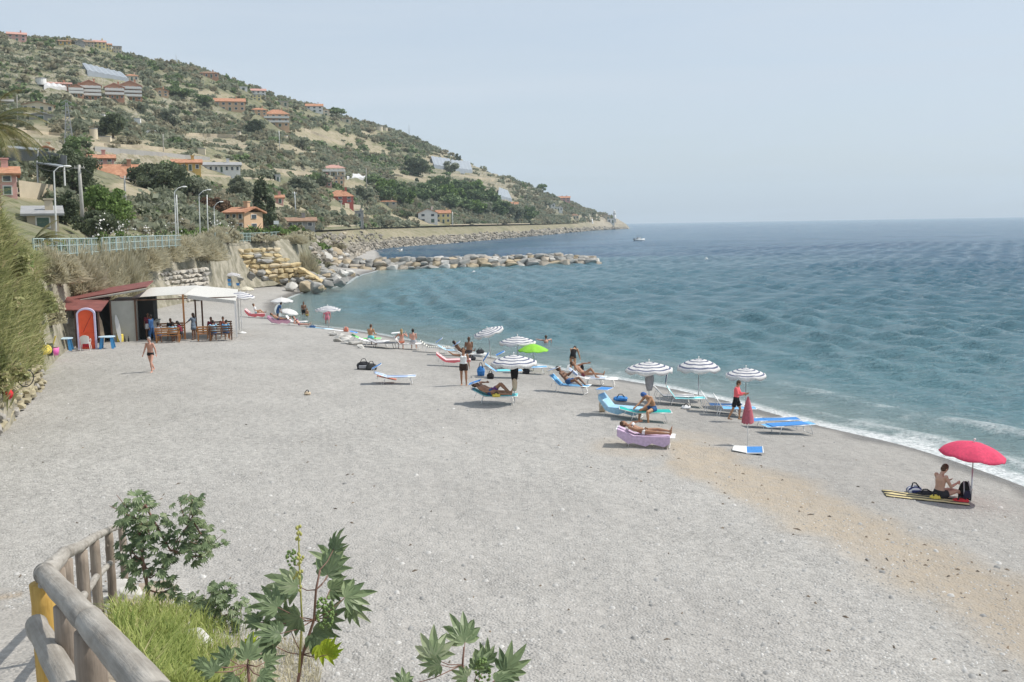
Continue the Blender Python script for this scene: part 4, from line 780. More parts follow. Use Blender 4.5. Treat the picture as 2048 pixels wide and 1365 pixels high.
# ---- bags, towels, odds and ends
bag('black holdall with a pale stripe, left of the striped sunbed', 728, 739, (.75, .4, .42), MDARK, m2=MGREY); bag('smaller dark grey bag against the holdall', 743, 740, (.6, .36, .34), mat('cloth_dgrey', (.06, .06, .06), .9))
bag('upright black backpack with grey straps beside the crimson parasol pole', 1929, 1001, (.34, .24, .56), MBLACK, 'backpack', backpack=True, m2=mat('cloth_navyblk', (.03, .03, .06), .8))
flat_towel('yellow and black beach mat under the man at the crimson parasol', 1850, 997, .7, 2.1, -10, stripemat('mat_stripe', (.60, .50, .26), (.03, .03, .03), 1.2, 1), crumple=.05)
bag('heap of blue and white clothes on the beach mat', 1828, 986, (.42, .3, .22), MSTR_NW, 'clothes_heap'); bag('dark folded jacket on the beach mat behind the seated man', 1850, 990, (.55, .3, .12), MDARK, 'jacket'); bag('yellow bag with white flap by the seated man hip', 1870, 999, (.28, .2, .14), MYEL, 'yellow_bag'); bag('red towel heap at the foot of the backpack', 1921, 1004, (.45, .3, .10), MRED, 'red_towel')
bag('blue round cushion on the shingle behind the pale blue sunbed', 1241, 802, (.62, .45, .22), MBLUE, 'cushion'); bag('brown bag standing left of the pale blue draped sunbed', 1205, 824, (.28, .2, .52), MBEI, 'beach_bag')
bag('black bag under the teal cushioned sunbed', 981, 758, (.36, .3, .3), MBLACK); bag('dark bag under the blue sunbed by the lime parasol', 1052, 748, (.4, .3, .3), MDARK); bag('yellow towel bundle beside the sunbathing couple', 996, 797, (.34, .2, .16), MYEL, 'towel_bundle', loc=g(993, 808) + V3(0, -.34, .33))
bag('dark bag on the shingle under the couple sunbed', 942, 721, (.6, .3, .25), MDARK); bag('small dark heap beside the far pale towel', 625, 656, (.5, .35, .2), MNAVY, 'clothes_heap'); bag('white heap of clothes under the turquoise sunbed', 1372, 818, (.4, .3, .16), MWHT, 'clothes_heap')
flat_towel('long pale blue towel spread at the water edge near the far striped parasol', 640, 657, 1.0, 2.0, -8, MLBLUE); flat_towel('white towel spread beside the pale blue one at the water edge', 672, 661, 1.0, 1.8, -8, MWHT); 
bag('small orange rucksack at the water edge by the boulders', 692, 664, (.4, .3, .4), MORNG, 'rucksack', backpack=True)
bag('tan stone-like bundle alone on the shingle', 615, 790, (.30, .2, .16), MBEI, 'bundle')

# ---- people on the beach
SWB = [('briefs', MBLACK)]; fc = math.pi
person('walking tanned man in small black swim briefs, arms hanging, alone on the shingle left', g(303, 744), R(165), walk(.42, head=(0, .2, 1), skr=(0, -.75, -1)), 1.74, 'pink', 'grey', SWB)
person('walking woman in a white top and dark brown shorts, one arm raised to her head', g(928, 771), R(180), walk(.16, far=(.75, .1, .55), uar=(.9, .1, .12)), 1.70, 'tan', 'brown', [('tank', MWHT), ('shorts', cloth('dkbrown', (.05, .03, .025)), .5)], fem=True, long_hair=True)
person('boy in a coral long-sleeved top and black shorts looking down beside the folded red parasol', g(1472, 845), R(-115), walk(.36, head=(0, .45, 1), far=(0, 1, .15), fal=(.1, 1, .1), uar=(.1, .35, -1), ual=(-.1, .35, -1)), 1.52, 'gold', 'brown', [('shirt', MCORAL, .9, .9), ('shorts', MBLACK, .75)])
person('bending woman in a black swimsuit at the water edge, seen from behind', g(1146, 748), R(-20), dict(pz=.9, torso=(0, .35, 1), bend=(0, .85, .8), head=(-.1, 1, .1), ual=(-.1, .45, -1), fal=(-.05, .1, -1), uar=(.2, .45, -1), far=(.2, .2, -1)), 1.68, 'gold', 'dark', [('swimsuit', MBLACK)], fem=True)
bag('black bag carried by the bending woman', 1156, 728, (.2, .12, .3), MBLACK, loc=g(1146, 748) + V3(.50, .25, .15))
person('bare-backed man in dark trunks sitting on a mat under the crimson parasol, head bowed', g(1878, 997), R(-72), floor_sit(pz=.13, torso=(0, .10, 1), head=(0, .75, 1), fal=(.3, 1, .25), far=(-.2, 1, .25)), 1.76, 'fair', 'brown', [('shorts', MDARK, .4)])
lp = g(1290, 842)
person('man in a blue cap sitting hunched on the teal sunbed, forearms on his knees', lp + V3(.28, -.02, 0), R(118), sit(pz=.47, torso=(0, .2, 1), bend=(0, .75, 1), head=(0, 1, .35), thl=(-.35, 1, -.12), thr=(.2, 1, -.12), skl=(-.05, -.05, -1), skr=(.05, .15, -1), ual=(-.2, .6, -.7), fal=(.1, .8, -.5), uar=(.2, .6, -.7), far=(-.1, .8, -.5)), 1.74, 'gold', 'dark', [('shorts', MNAVY, .4)], hat=cloth('cap_blue', (.05, .12, .33)))
lp = g(1290, 892)
person('tanned woman in a white bikini bottom lying on the lilac towel', lp + V3(-.05, .02, 0), R(-102), lie(pz=.47, back=20, ual=(-.9, .1, .1), fal=(.2, .8, .2), uar=(.5, .9, -.2), far=(-.2, 1, .1), thl=(-.2, 1, .12), skl=(0, 1, -.12)), 1.66, 'tan', 'brown', [('bikini', MWHT)], fem=True)
lp = g(988, 808)
person('broad tanned sunbather lying on one side of the turquoise towel, back to the viewer', lp + V3(-.16, -.10, 0), R(-93), lie(pz=.50, back=26, thr=(.1, .9, -.1)), 1.66, 'tan', 'brown', [('briefs', MNAVY)], build=1.12)
person('sunbather with knees drawn up on the turquoise towel', lp + V3(-.05, .16, 0), R(-93), lie(pz=.50, back=22, thl=(-.1, .8, .65), thr=(.1, .7, .75), skl=(0, .75, -.75), skr=(0, .7, -.75), ftl=(0, 1, -.2), ftr=(0, 1, -.2), ual=(-.7, -.3, .3)), 1.70, 'tan', 'brown', [('shorts', MPURP, .5)])
lp = g(1137, 786)
person('man reading a white paper on the blue sunbed, knees apart', lp + V3(.0, -.02, 0), R(-112), lie(pz=.50, back=50, thl=(-.45, .85, .35), thr=(.4, .85, .3), skl=(.2, .7, -.6), skr=(-.1, .7, -.6), ftl=(0, 1, .2), ftr=(0, 1, .2), ual=(-.3, .6, -.4), fal=(.3, .6, .6), uar=(.3, .6, -.4), far=(-.3, .6, .6)), 1.74, 'brown', 'dark', [('shorts', MNAVY, .5)])
o = MB(); o.slab([(-.17, 0, 0), (.17, 0, 0), (.17, .08, .24), (-.17, .08, .24)], .008); o = o.build('newspaper', MWHITE); o.location = lp + V3(-.05, .02, .98); o.rotation_euler = (0, 0, R(-112)); tag(o, 'white newspaper held up by the man on the blue sunbed', 'newspaper')
lp = g(1172, 769)
person('sunburnt reclining man with one arm stretched out to the right, behind the reader', lp + V3(-.1, 0, 0), R(-104), lie(pz=.50, back=42, thr=(.1, .75, .6), skr=(0, .6, -.8), ual=(-.3, 1, .45), fal=(-.1, 1, .12), ftr=(0, 1, -.1)), 1.74, 'tan', 'brown', [('briefs', cloth('maroon', (.22, .05, .07)))])
lp = g(940, 720)
person('brown-skinned bather sitting up on the white sunbed behind the woman in the white top', lp + V3(-.05, .05, 0), R(10), sit(pz=.50, torso=(0, -.05, 1)), 1.72, 'brown', 'brown', [('briefs', MDARK)], build=1.08)
person('dark-haired bather reclining beside the brown-skinned one', lp + V3(-.55, .12, 0), R(-60), lie(pz=.50, back=55), 1.60, 'brown', 'dark', [('briefs', MDARK)])
lp = g(812, 699)
person('red-haired woman sitting on the white sunbed with her back to the viewer', lp + V3(-.25, .0, 0), R(15), sit(pz=.48, torso=(0, .02, 1), ual=(-.75, .3, -.7), uar=(.75, .3, -.6), far=(-.3, .4, .9)), 1.64, 'pink', 'fair', [('bikini', MORNG)], fem=True, long_hair=True)
person('short dark-haired man sitting on the white sunbed with his bare pink back to the viewer', lp + V3(.45, .02, 0), R(0), sit(pz=.48, torso=(0, .02, 1)), 1.62, 'pink', 'dark', [('shorts', MGREY, .4)])
person('man in turquoise trunks sitting with his tanned back to the viewer by the green towel', g(737, 691) + V3(.1, .3, 0), R(-15), sit(pz=.48, torso=(0, .10, 1), head=(0, .5, 1)), 1.72, 'gold', 'brown', [('shorts', MTURQ, .3)])
lp = g(510, 636)
person('woman in a white shirt sitting up on the far coral sunbed', lp + V3(.1, 0, 0), R(-70), lie(pz=.48, back=75, thr=(.1, .8, .5), skr=(0, .7, -.7), ftr=(0, 1, -.2)), 1.66, 'gold', 'brown', [('shirt', MWHT), ('briefs', MTURQ)], fem=True)
person('sunbather propped on her elbows by the far arched sunbed', g(592, 652) + V3(.35, -.35, -.1), R(-100), lie(pz=.28, back=48, thl=(-.1, 1, .0), ual=(-.3, -.2, -1), uar=(.3, -.2, -1)), 1.66, 'pink', 'dark', [('bikini', MPURP)], fem=True)
person('sunbather in dark clothes stooping under the white parasol', g(556, 641), R(-60), dict(pz=.85, torso=(0, .3, 1), bend=(0, .7, 1)), 1.66, 'brown', 'dark', [('shirt', MNAVY, .9), ('shorts', MNAVY, .6)])
person('sunbather lying on the far purple towel', g(558, 650), R(-92), lie(pz=.48, back=33), 1.66, 'tan', 'brown', [('briefs', MNAVY)])
person('bather in a pink top standing in the shallows behind the far striped parasol', at_z(648, 654, SEA - .1) + V3(0, 1.5, -.3), R(10), stand(ual=(-.4, .2, -1), uar=(.4, .2, -1)), 1.72, 'pink', 'dark', [('shirt', MPINK), ('shorts', MPINK, .4)], fem=True)
person('dark-skinned bather standing thigh-deep in the sea', at_z(608, 630, SEA) + V3(0, 0, -.55), R(200), stand(), 1.74, 'brown', 'dark', [('shorts', MBLACK, .5)])
person('fair child standing in the sea close to the dark-skinned bather', at_z(613, 632, SEA) + V3(.15, -.4, -.55), R(150), stand(), 1.25, 'gold', 'brown', [('briefs', MYEL)])
person('swimmer shoulder-deep in the sea beyond the lime green parasol', at_z(1092, 688, SEA) + V3(0, 0, -1.15), R(20), stand(ual=(-.8, .4, .1), uar=(.8, .4, .1), fal=(-.3, .6, .1)), 1.70, 'pink', 'brown', [])
# ------------------------------------------------------------------ boulders, breakwater, stone walls
MROCK = [mat('rock_grey', (.30, .29, .27), .9, .3, 1.6, bump=.05, col2=(.44, .43, .40)), mat('rock_ochre', (.40, .32, .21), .9, .25, 1.6, bump=.05, col2=(.54, .45, .32)), mat('rock_dark', (.18, .18, .17), .9, .3, 1.6, bump=.05, col2=(.29, .28, .26)), mat('rock_pale', (.50, .48, .44), .9, .2, 1.6, bump=.05, col2=(.68, .66, .62)), mat('rock_tan', (.36, .31, .25), .9, .25, 1.6, bump=.05, col2=(.50, .44, .36))]
def hull(n=16, flat=.75, seed=0):
    r = random.Random(seed); bm = bmesh.new()
    for i in range(n):
        v = V3(r.gauss(0, 1), r.gauss(0, 1), r.gauss(0, 1)).normalized(); k = .85 + .15 * r.random(); bm.verts.new((v.x * k * .5, v.y * k * .5, v.z * k * .5 * flat))
    h = bmesh.ops.convex_hull(bm, input=bm.verts); bmesh.ops.delete(bm, geom=list({e for e in h['geom_interior'] + h['geom_unused'] if isinstance(e, bmesh.types.BMVert)}), context='VERTS')
    bmesh.ops.bevel(bm, geom=bm.edges[:], offset=.03, segments=1, affect='EDGES', clamp_overlap=True)
    vs = [tuple(v.co) for v in bm.verts]; fs = [tuple(v.index for v in f.verts) for f in bm.faces]; bm.verts.index_update(); fs = [tuple(v.index for v in f.verts) for f in bm.faces]; bm.free(); return vs, fs
HULL = [hull(random.randint(12, 20), random.uniform(.6, .95), 100 + i) for i in range(12)]
RM = {}
def boulder(p, size, mi, label, group, sq=(1, 1, 1), name='boulder', fit=False, rz=None):
    k = (random.randrange(len(HULL)), mi, fit)
    if k not in RM:
        vs, fs = HULL[k[0]]
        if fit: vs = [(max(-.46, min(.46, x * 1.35)) + .03 * y, max(-.45, min(.45, y * 1.35)), max(-.45, min(.45, z * 1.8))) for x, y, z in vs]
        me = bpy.data.meshes.new(name); me.from_pydata(vs, [], fs); me.materials.append(MROCK[mi]); RM[k] = me
    o = bpy.data.objects.new(name, RM[k]); C.objects.link(o); o.location = p; o.scale = (size * sq[0], size * sq[1], size * sq[2]); o.rotation_euler = (random.uniform(-.4, .4), random.uniform(-.4, .4), random.uniform(0, 6.28)) if rz is None else (random.uniform(-.07, .07), random.uniform(-.08, .08), rz + random.uniform(-.2, .2))
    return tag(o, label, 'boulder', group)
def pick_m(): return random.choices([0, 1, 2, 3], [50, 22, 14, 14])[0]
# breakwater: two faces and a crest of fitted boulders on a rubble core
ja = at_z(700, 527, .9); jb = at_z(1200, 527.5, .9); n = 44
ja = at_z(712, 530, .6); ax_ = (at_z(1196, 527.6, SEA) - at_z(770, 541, SEA)); ax_.z = 0; Lj = ax_.length * 1.23; ax_.normalize(); nj = V3(-ax_.y, ax_.x, 0)
j0 = at_z(770, 541, SEA) - ax_ * 9 + nj * 1.2; j0.z = SEA
core = MB(); 
for i in range(9):
    pass
prof = [(-.3, -2.2), (1.3, .0), (2.6, 1.5), (5.4, 1.55), (7.2, .5), (9, -2)]
vs = []; NC = 30
for i in range(NC + 1):
    f = i / NC; k = 1 - max(0, (f - .86) / .14) * .75
    for a, b in prof: q = j0 + ax_ * Lj * f + nj * a; vs.append((q.x, q.y, SEA + b * k if b > 0 else SEA + b))
m = MB(); m.add(vs, [(i * 6 + j, (i + 1) * 6 + j, (i + 1) * 6 + j + 1, i * 6 + j + 1) for i in range(NC) for j in range(5)]); o = m.build('breakwater_core', MROCK[0], smooth=False)
tag(o, 'long low stone breakwater running out into the sea behind the bay', 'breakwater')
for row, (off, zc, sz) in enumerate([(.2, .05, 1.75), (.9, .80, 1.65), (1.9, 1.45, 1.6), (4.2, 1.45, 1.8)]):
    x = 0; bi = -1
    while x < Lj:
        bi += 1; w = sz * random.uniform(.7, 1.5); f = x / Lj; k = 1 - max(0, (f - .84) / .16) * .8
        if zc * k > .1 or row == 0:
            p_ = j0 + ax_ * (x + w / 2) + nj * (off + random.uniform(-.2, .2)); boulder((p_.x, p_.y, SEA + zc * k + random.uniform(-.1, .1)), w * 1.14, random.choices([0, 1, 2, 3, 4], [34, 18, 4, 14, 30])[0], ORD[bi] + ' block from the land in the ' + ['waterline', 'second', 'third', 'rear crest'][row] + ' course of the breakwater', 'stone blocks of the breakwater', (1, .95, .66), fit=True, rz=math.atan2(ax_.y, ax_.x))
        x += w * .88
# riprap between the far end of the beach and the small cove
poly = [(520, 560), (560, 568), (600, 578), (650, 576), (692, 570), (690, 556), (660, 548), (600, 545), (540, 545)]
def inpoly(x, y, P):
    c = False; j = len(P) - 1
    for i in range(len(P)):
        if (P[i][1] > y) != (P[j][1] > y) and x < (P[j][0] - P[i][0]) * (y - P[i][1]) / (P[j][1] - P[i][1]) + P[i][0]: c = not c
        j = i
    return c
k = 0; tries = 0; pts = []
while k < 105 and tries < 6000:
    tries += 1; x = random.uniform(515, 700); y = random.uniform(541, 580)
    if not inpoly(x, y, poly): continue
    p_ = at_z(x, y, -.2); sz = random.uniform(1.1, 2.3)
    if any((p_ - q).length < (sz + s2) * .40 for q, s2 in pts): continue
    pts.append((p_, sz)); k += 1; up = max(0, (578 - y) / 36) * 1.3
    mi_ = pick_m(); boulder((p_.x, p_.y, -.35 + up + random.uniform(-.15, .3)), sz, mi_, ['grey', 'ochre', 'dark', 'pale', 'tan'][mi_] + ' angular boulder of the rock pile at the far end of the beach', ['grey', 'ochre', 'dark', 'pale', 'tan'][mi_] + ' boulders piled at the far end of the beach', (1, 1, .95))
for qi, (x, y, w) in enumerate([(478, 560, 1.5), (500, 556, 1.6), (520, 552, 1.9), (545, 550, 1.7), (505, 548, 1.4), (530, 562, 1.5), (716, 552, .9), (706, 553, 1.3), (655, 508, 3), (672, 512, 3.2), (690, 517, 2.6), (652, 522, 3), (668, 528, 2.4), (700, 526, 2.2), (728, 527, 2.0), (748, 534, 2.0), (640, 534, 2.2), (655, 541, 2.4)]):
    p_ = g(x, y); boulder(p_ + V3(0, 0, w * .2), w, pick_m(), (['farthest left', 'second from the left', 'large upper', 'upper right', 'small topmost', 'lowest'][qi] + ' of the six boulders lying inland behind the rock pile') if qi < 6 else ['small dark', 'small square', 'big far', 'biggest far', 'wide', 'wide left', 'upper grey', 'middle grey', 'right-hand', 'rightmost', 'left lower', 'lowest'][qi - 6] + ' boulder by the small cove behind the rock pile', 'boulders inland behind the rock pile' if x < 600 else 'boulders by the small cove', (1, 1, .8))
for q in range(46):
    x = random.uniform(610, 700); y = random.uniform(500, 552) ; p_ = g(x, y); w = random.uniform(1.1, 2.6)
    if rng_of(p_) < 250: boulder(p_ + V3(0, 0, w * .15), w, random.choice([0, 0, 4, 3, 2]), 'boulder of the rubble slope between the block wall and the breakwater', 'boulders of the rubble slope', (1, 1, .8))
for qi, (x, y, w) in enumerate(sorted([(668, 672, .7), (680, 676, .9), (690, 683, .8), (700, 688, .7), (712, 690, .9), (675, 684, .6), (662, 668, .5), (722, 697, .6), (697, 676, .5)])):
    boulder(g(x, y) + V3(0, 0, w * .12), w, 3, ORD[qi] + ' pale boulder from the left in the group beside the green towel', 'pale boulders at the water edge', (1.3, 1, .6))
for (x, y, w) in [(392, 1300, .55), (372, 1262, .35), (236, 1180, .5), (262, 1196, .45), (215, 1205, .35)]:
    p_ = g(x, y); boulder(p_ + V3(0, 0, w * .15), w, 3, 'white stone right of the wooden fence, ' + {392: 'the nearest and largest', 372: 'just behind the nearest', 236: 'close to the fence post', 262: 'at the foot of the castor plant', 215: 'beside the fence foot'}[x], None, (1.2, 1, .7), 'stone')
# far rocks along the foot of the coast road: beyond counting
V_, F_ = [], []; cnt = 0; tr = 0
while cnt < 2300 and tr < 30000:
    tr += 1; iu = random.randrange(len(uu)); u_ = uu[iu]
    if u_ < 628 or u_ > 1256: continue
    js = random.uniform(.0, .62 if u_ > 770 else 1.0); j = int(np.argmin(abs(s - js))); x, y, z_ = HX[j, iu], HY[j, iu], hz[j, iu]
    if z_ < SEA - .6 or (js > .5 and random.random() < .5): continue
    sz = random.uniform(.7, 2.0) * (1 + .45 * (u_ > 900) + .8 * (u_ > 1080)); vs, fs = HULL[random.randrange(12)]; b = len(V_); a = random.uniform(0, 6.28); ca, sa = math.cos(a), math.sin(a)
    for (vx, vy, vz) in vs: V_.append((x + (vx * ca - vy * sa) * sz, y + (vx * sa + vy * ca) * sz, z_ + vz * sz * .9 + sz * .12))
    F_ += [tuple(b + i for i in f) for f in fs]; cnt += 1
MFR_ = leafmat('far_rocks', (.17, .155, .13), (.38, .345, .29), (.54, .45, .32), trans=0, wscale=.08, rough=.95)
m = MB(); m.v = V_; m.f = F_; m.m = [0] * len(F_); o = m.build('shore_rocks', MFR_); tag(o, 'tumbled grey and ochre rocks along the foot of the coast road', 'rocks', kind='stuff')
# stone walls made of fitted blocks
def block_wall(name, label, A, B, z0, z1, bw, bh, mats, wts, depth=.8, batter=.25, skew=None, jit=.1, cat='wall'):
    A = Vector(A); B = Vector(B); d = (B - A); d.z = 0; Lw = d.length; d.normalize(); nn = V3(d.y, -d.x, 0); nn = nn if nn.dot(-A) > 0 else -nn; m = MB(); rows = int((z1 - z0) / bh + .5)
    zB = z1 if skew is None else z0 + (z1 - z0) * skew(1)
    m.slab([A + V3(0, 0, z0 - .6 - A.z) - nn * depth * .5, B + V3(0, 0, z0 - .6 - B.z) - nn * depth * .5, B + V3(0, 0, zB - B.z - .15) - nn * (depth * .5 + batter * 1.2), A + V3(0, 0, z1 - A.z - .08) - nn * (depth * .5 + batter * 1.2)], depth, 0)
    for r_ in range(rows):
        x = -random.random() * bw * .5
        while x < Lw:
            w = bw * random.uniform(.6, 1.5); h = bh * random.uniform(.86, 1.04); zc = z0 + (r_ + .5) * bh; cx = min(max(x + w / 2, 0), Lw)
            zt = z1 if skew is None else z0 + (z1 - z0) * skew(cx / Lw)
            if zc < zt:
                c = A + d * cx - nn * (batter * (r_ / max(1, rows)) ) + nn * random.uniform(0, jit); vs, fs = HULL[random.randrange(12)]; ang = math.atan2(d.y, d.x); ca, sa = math.cos(ang), math.sin(ang); mi = random.choices(range(len(mats)), wts)[0]; vv = []
                for (vx, vy, vz) in vs:
                    vx = max(-.47, min(.47, vx * 1.5)); vz = max(-.46, min(.46, vz * 1.7)); vy = max(-.4, min(.4, vy * 1.3))
                    lx, ly, lz = vx * w, vy * .8, vz * h; vv.append((c.x + lx * ca - ly * sa, c.y + lx * sa + ly * ca, zc + lz))
                m.add(vv, fs, mi)
            x += w
    o = m.build(name, mats); tag(o, label, cat); return o
MY = [mat('block_ochre', (.50, .38, .20), .9, .2, 1.2, bump=.03, col2=(.66, .54, .32)), mat('block_sand', (.60, .50, .34), .9, .15, 1.2, bump=.03), mat('block_grey', (.38, .37, .35), .9, .2, 1.2, bump=.03)]
A = at_r(462, 548, 128); B = at_r(592, 551, 134); block_wall('block_wall', 'retaining wall of big ochre blocks below the dry bushes, left of the rock pile', A, B, .5, 4.5, 1.25, .68, MY, (5, 3, 1.4), skew=lambda f: 1 if f < .7 else 1 - (f - .7) * 1.9)
A = at_r(592, 551, 134); B = at_r(640, 560, 128); block_wall('block_ramp', 'low sloping end of ochre blocks running down from the block wall to the rocks', A, B, -.2, 1.9, 1.2, .6, MY, (4, 4, 1.4), skew=lambda f: 1 - f * .8)
MS = [mat('rubble_pale', (.46, .42, .36), .95, .2, 2.5, bump=.05, col2=(.62, .58, .51)), mat('rubble_grey', (.36, .34, .31), .95, .2, 2.5, bump=.05)]
A = at_r(268, 600, 94); B = at_r(415, 592, 107); block_wall('rubble_wall', 'pale rough rubble wall behind the bar canopy', A, B, 0, 3.0, .9, .45, MS, (4, 2), jit=.2)
A = at_r(-30, 850, 37); B = at_r(75, 735, 49.5); block_wall('rubble_wall', 'low mossy stone wall at the foot of the reeds, left edge of the beach', A + V3(0, 0, -A.z), B + V3(0, 0, -B.z), -.2, 1.5, .7, .34, [mat('moss_stone', (.36, .32, .22), .95, .25, 2.5, bump=.05), MS[1]], (4, 1), jit=.15, skew=lambda f: .8 - .1 * f)
# ------------------------------------------------------------------ vegetation
LV = dict(
    olive=leafmat('leaf_olive', (.18, .205, .135), (.34, .36, .26), wscale=.05, trans=.45), scrub=leafmat('leaf_scrub', (.20, .195, .13), (.36, .33, .23), (.42, .36, .25), wscale=.04, trans=.45),  # olive and scrub colours lightened to stand in for distance haze
    pine=leafmat('leaf_pine', (.10, .15, .07), (.22, .29, .13), wscale=.2), dark=leafmat('leaf_dark', (.070, .092, .052), (.16, .19, .11), wscale=.3), green=leafmat('leaf_green', (.08, .14, .035), (.21, .30, .09), wscale=.3),
    dry=leafmat('leaf_dry', (.42, .39, .27), (.62, .57, .42), wscale=.4, trans=.4), reed=leafmat('leaf_reed', (.21, .25, .10), (.46, .46, .23), (.60, .51, .34), wscale=.9, trans=.35), brown=leafmat('leaf_brown', (.12, .07, .04), (.24, .15, .09), wscale=.4),
    castor=leafmat('leaf_castor', (.10, .15, .075), (.24, .31, .16), (.36, .40, .25), wscale=1.5, trans=.25, rough=.4), grassy=leafmat('leaf_grass', (.16, .22, .05), (.38, .43, .13), (.52, .47, .25), wscale=2, trans=.3), palm=leafmat('leaf_palm', (.08, .10, .03), (.22, .20, .08), (.35, .28, .15), wscale=1))
MBARK = mat('bark', (.14, .11, .085), .95, .3, 8, bump=.02, stretch=(1, 1, .2))
def leaf_quads(P, size, up=.3, long_=1.6, curl=0):
    """one small two-triangle leaf (a kite) at each point of P"""
    n = len(P); a = rng.normal(size=(n, 3)); a[:, 2] += up; a /= np.linalg.norm(a, axis=1)[:, None]; b = rng.normal(size=(n, 3)); b -= a * (a * b).sum(1)[:, None]; b /= np.linalg.norm(b, axis=1)[:, None]
    sz = size * rng.uniform(.6, 1.4, n)[:, None]; v = np.stack([P - a * sz * long_ * .5, P + b * sz * .5, P + a * sz * long_ * .5, P - b * sz * .5], 1).reshape(-1, 3)
    return v, np.arange(4 * n).reshape(-1, 4)
def crown_points(n, r, shape='round', seed=0):
    """leaf positions: clumps inside the crown's volume, gaps between them"""
    rr_ = np.random.default_rng(seed); nc = max(6, int(8 + n ** .5 * .5)); c = rr_.normal(size=(nc, 3)); c /= np.linalg.norm(c, axis=1)[:, None]; c *= (rr_.uniform(.35, .85, nc) ** .7)[:, None]
    if shape == 'umbrella': c[:, 2] = np.abs(c[:, 2]) * .9 - .15 + .1 * rr_.normal(size=nc)
    if shape == 'cypress': c[:, 2] = rr_.uniform(-.9, .95, nc); k = np.sqrt(np.clip(1 - ((c[:, 2] + .25) / 1.2) ** 2, .02, 1)) * .55; an = rr_.uniform(0, 6.28, nc); c[:, 0] = k * np.cos(an); c[:, 1] = k * np.sin(an)
    if shape == 'bush': c[:, 2] = np.abs(c[:, 2]) * .9
    ci = rr_.integers(0, nc, n); cr_ = rr_.uniform(.20, .42, nc); q = rr_.normal(size=(n, 3)); q /= np.linalg.norm(q, axis=1)[:, None]; q *= (rr_.uniform(0, 1, n) ** .45)[:, None] * cr_[ci][:, None]
    p_ = c[ci] + q
    return p_ * np.array(r)[None, :]
def tree(name, label, px, py_base, w, h, kind='round', leaf='olive', r=None, trunk=.3, n=None, group=None, cat='tree', loc=None):
    """w, h = size of the crown in picture units at the tree's own distance; trunk = clear stem as a part of the height"""
    p0 = loc if loc is not None else (g(px, py_base) if r is None else V3(*at_r(px, py_base, r))); 
    if r is not None and loc is None: p0.z = gz(p0.x, p0.y)
    k = m_per_px(p0); W = w * k; Hh = h * k; t = thing(name, label, cat, p0, 0, group); ch = Hh * (1 - trunk); rx = W / 2; cz = Hh * trunk + ch / 2
    n = n or int(min(5200, max(420, w * h * 1.3))); P = crown_points(n, (rx, rx * .9, ch / 2), kind, int(px * 7 + py_base)); P[:, 2] += cz if kind != 'bush' else Hh * trunk
    if kind == 'bush': P[:, 2] = np.where(P[:, 2] < 0, -P[:, 2] * .3, P[:, 2]) 
    ls = max(k * 2.2, (rx * rx * ch * 4 / n) ** (1 / 3.) * 1.15); ls = min(ls, max(.12, k * 3.6)); v, f = leaf_quads(P, ls); mesh_np('crown', v, f, LV[leaf], t)
    m = MB(); tr = max(.05, min(.3, rx * .08)); top = cz if kind != 'cypress' else Hh * .8; m.tube([(0, 0, -.5), (rx * .04, 0, top * .4), (0, 0, top)], [tr * 1.3, tr, tr * .5], 7)
    for i in range(6): a = 2.4 * i; z0 = Hh * trunk * (.6 + .06 * i) + ch * .05 * i; m.tube([(0, 0, z0), (math.cos(a) * rx * .35, math.sin(a) * rx * .35, z0 + ch * .2), (math.cos(a) * rx * .62, math.sin(a) * rx * .62, z0 + ch * .34)], [tr * .6, tr * .35, tr * .15], 5)
    m.build('trunk', MBARK, t, True); return t
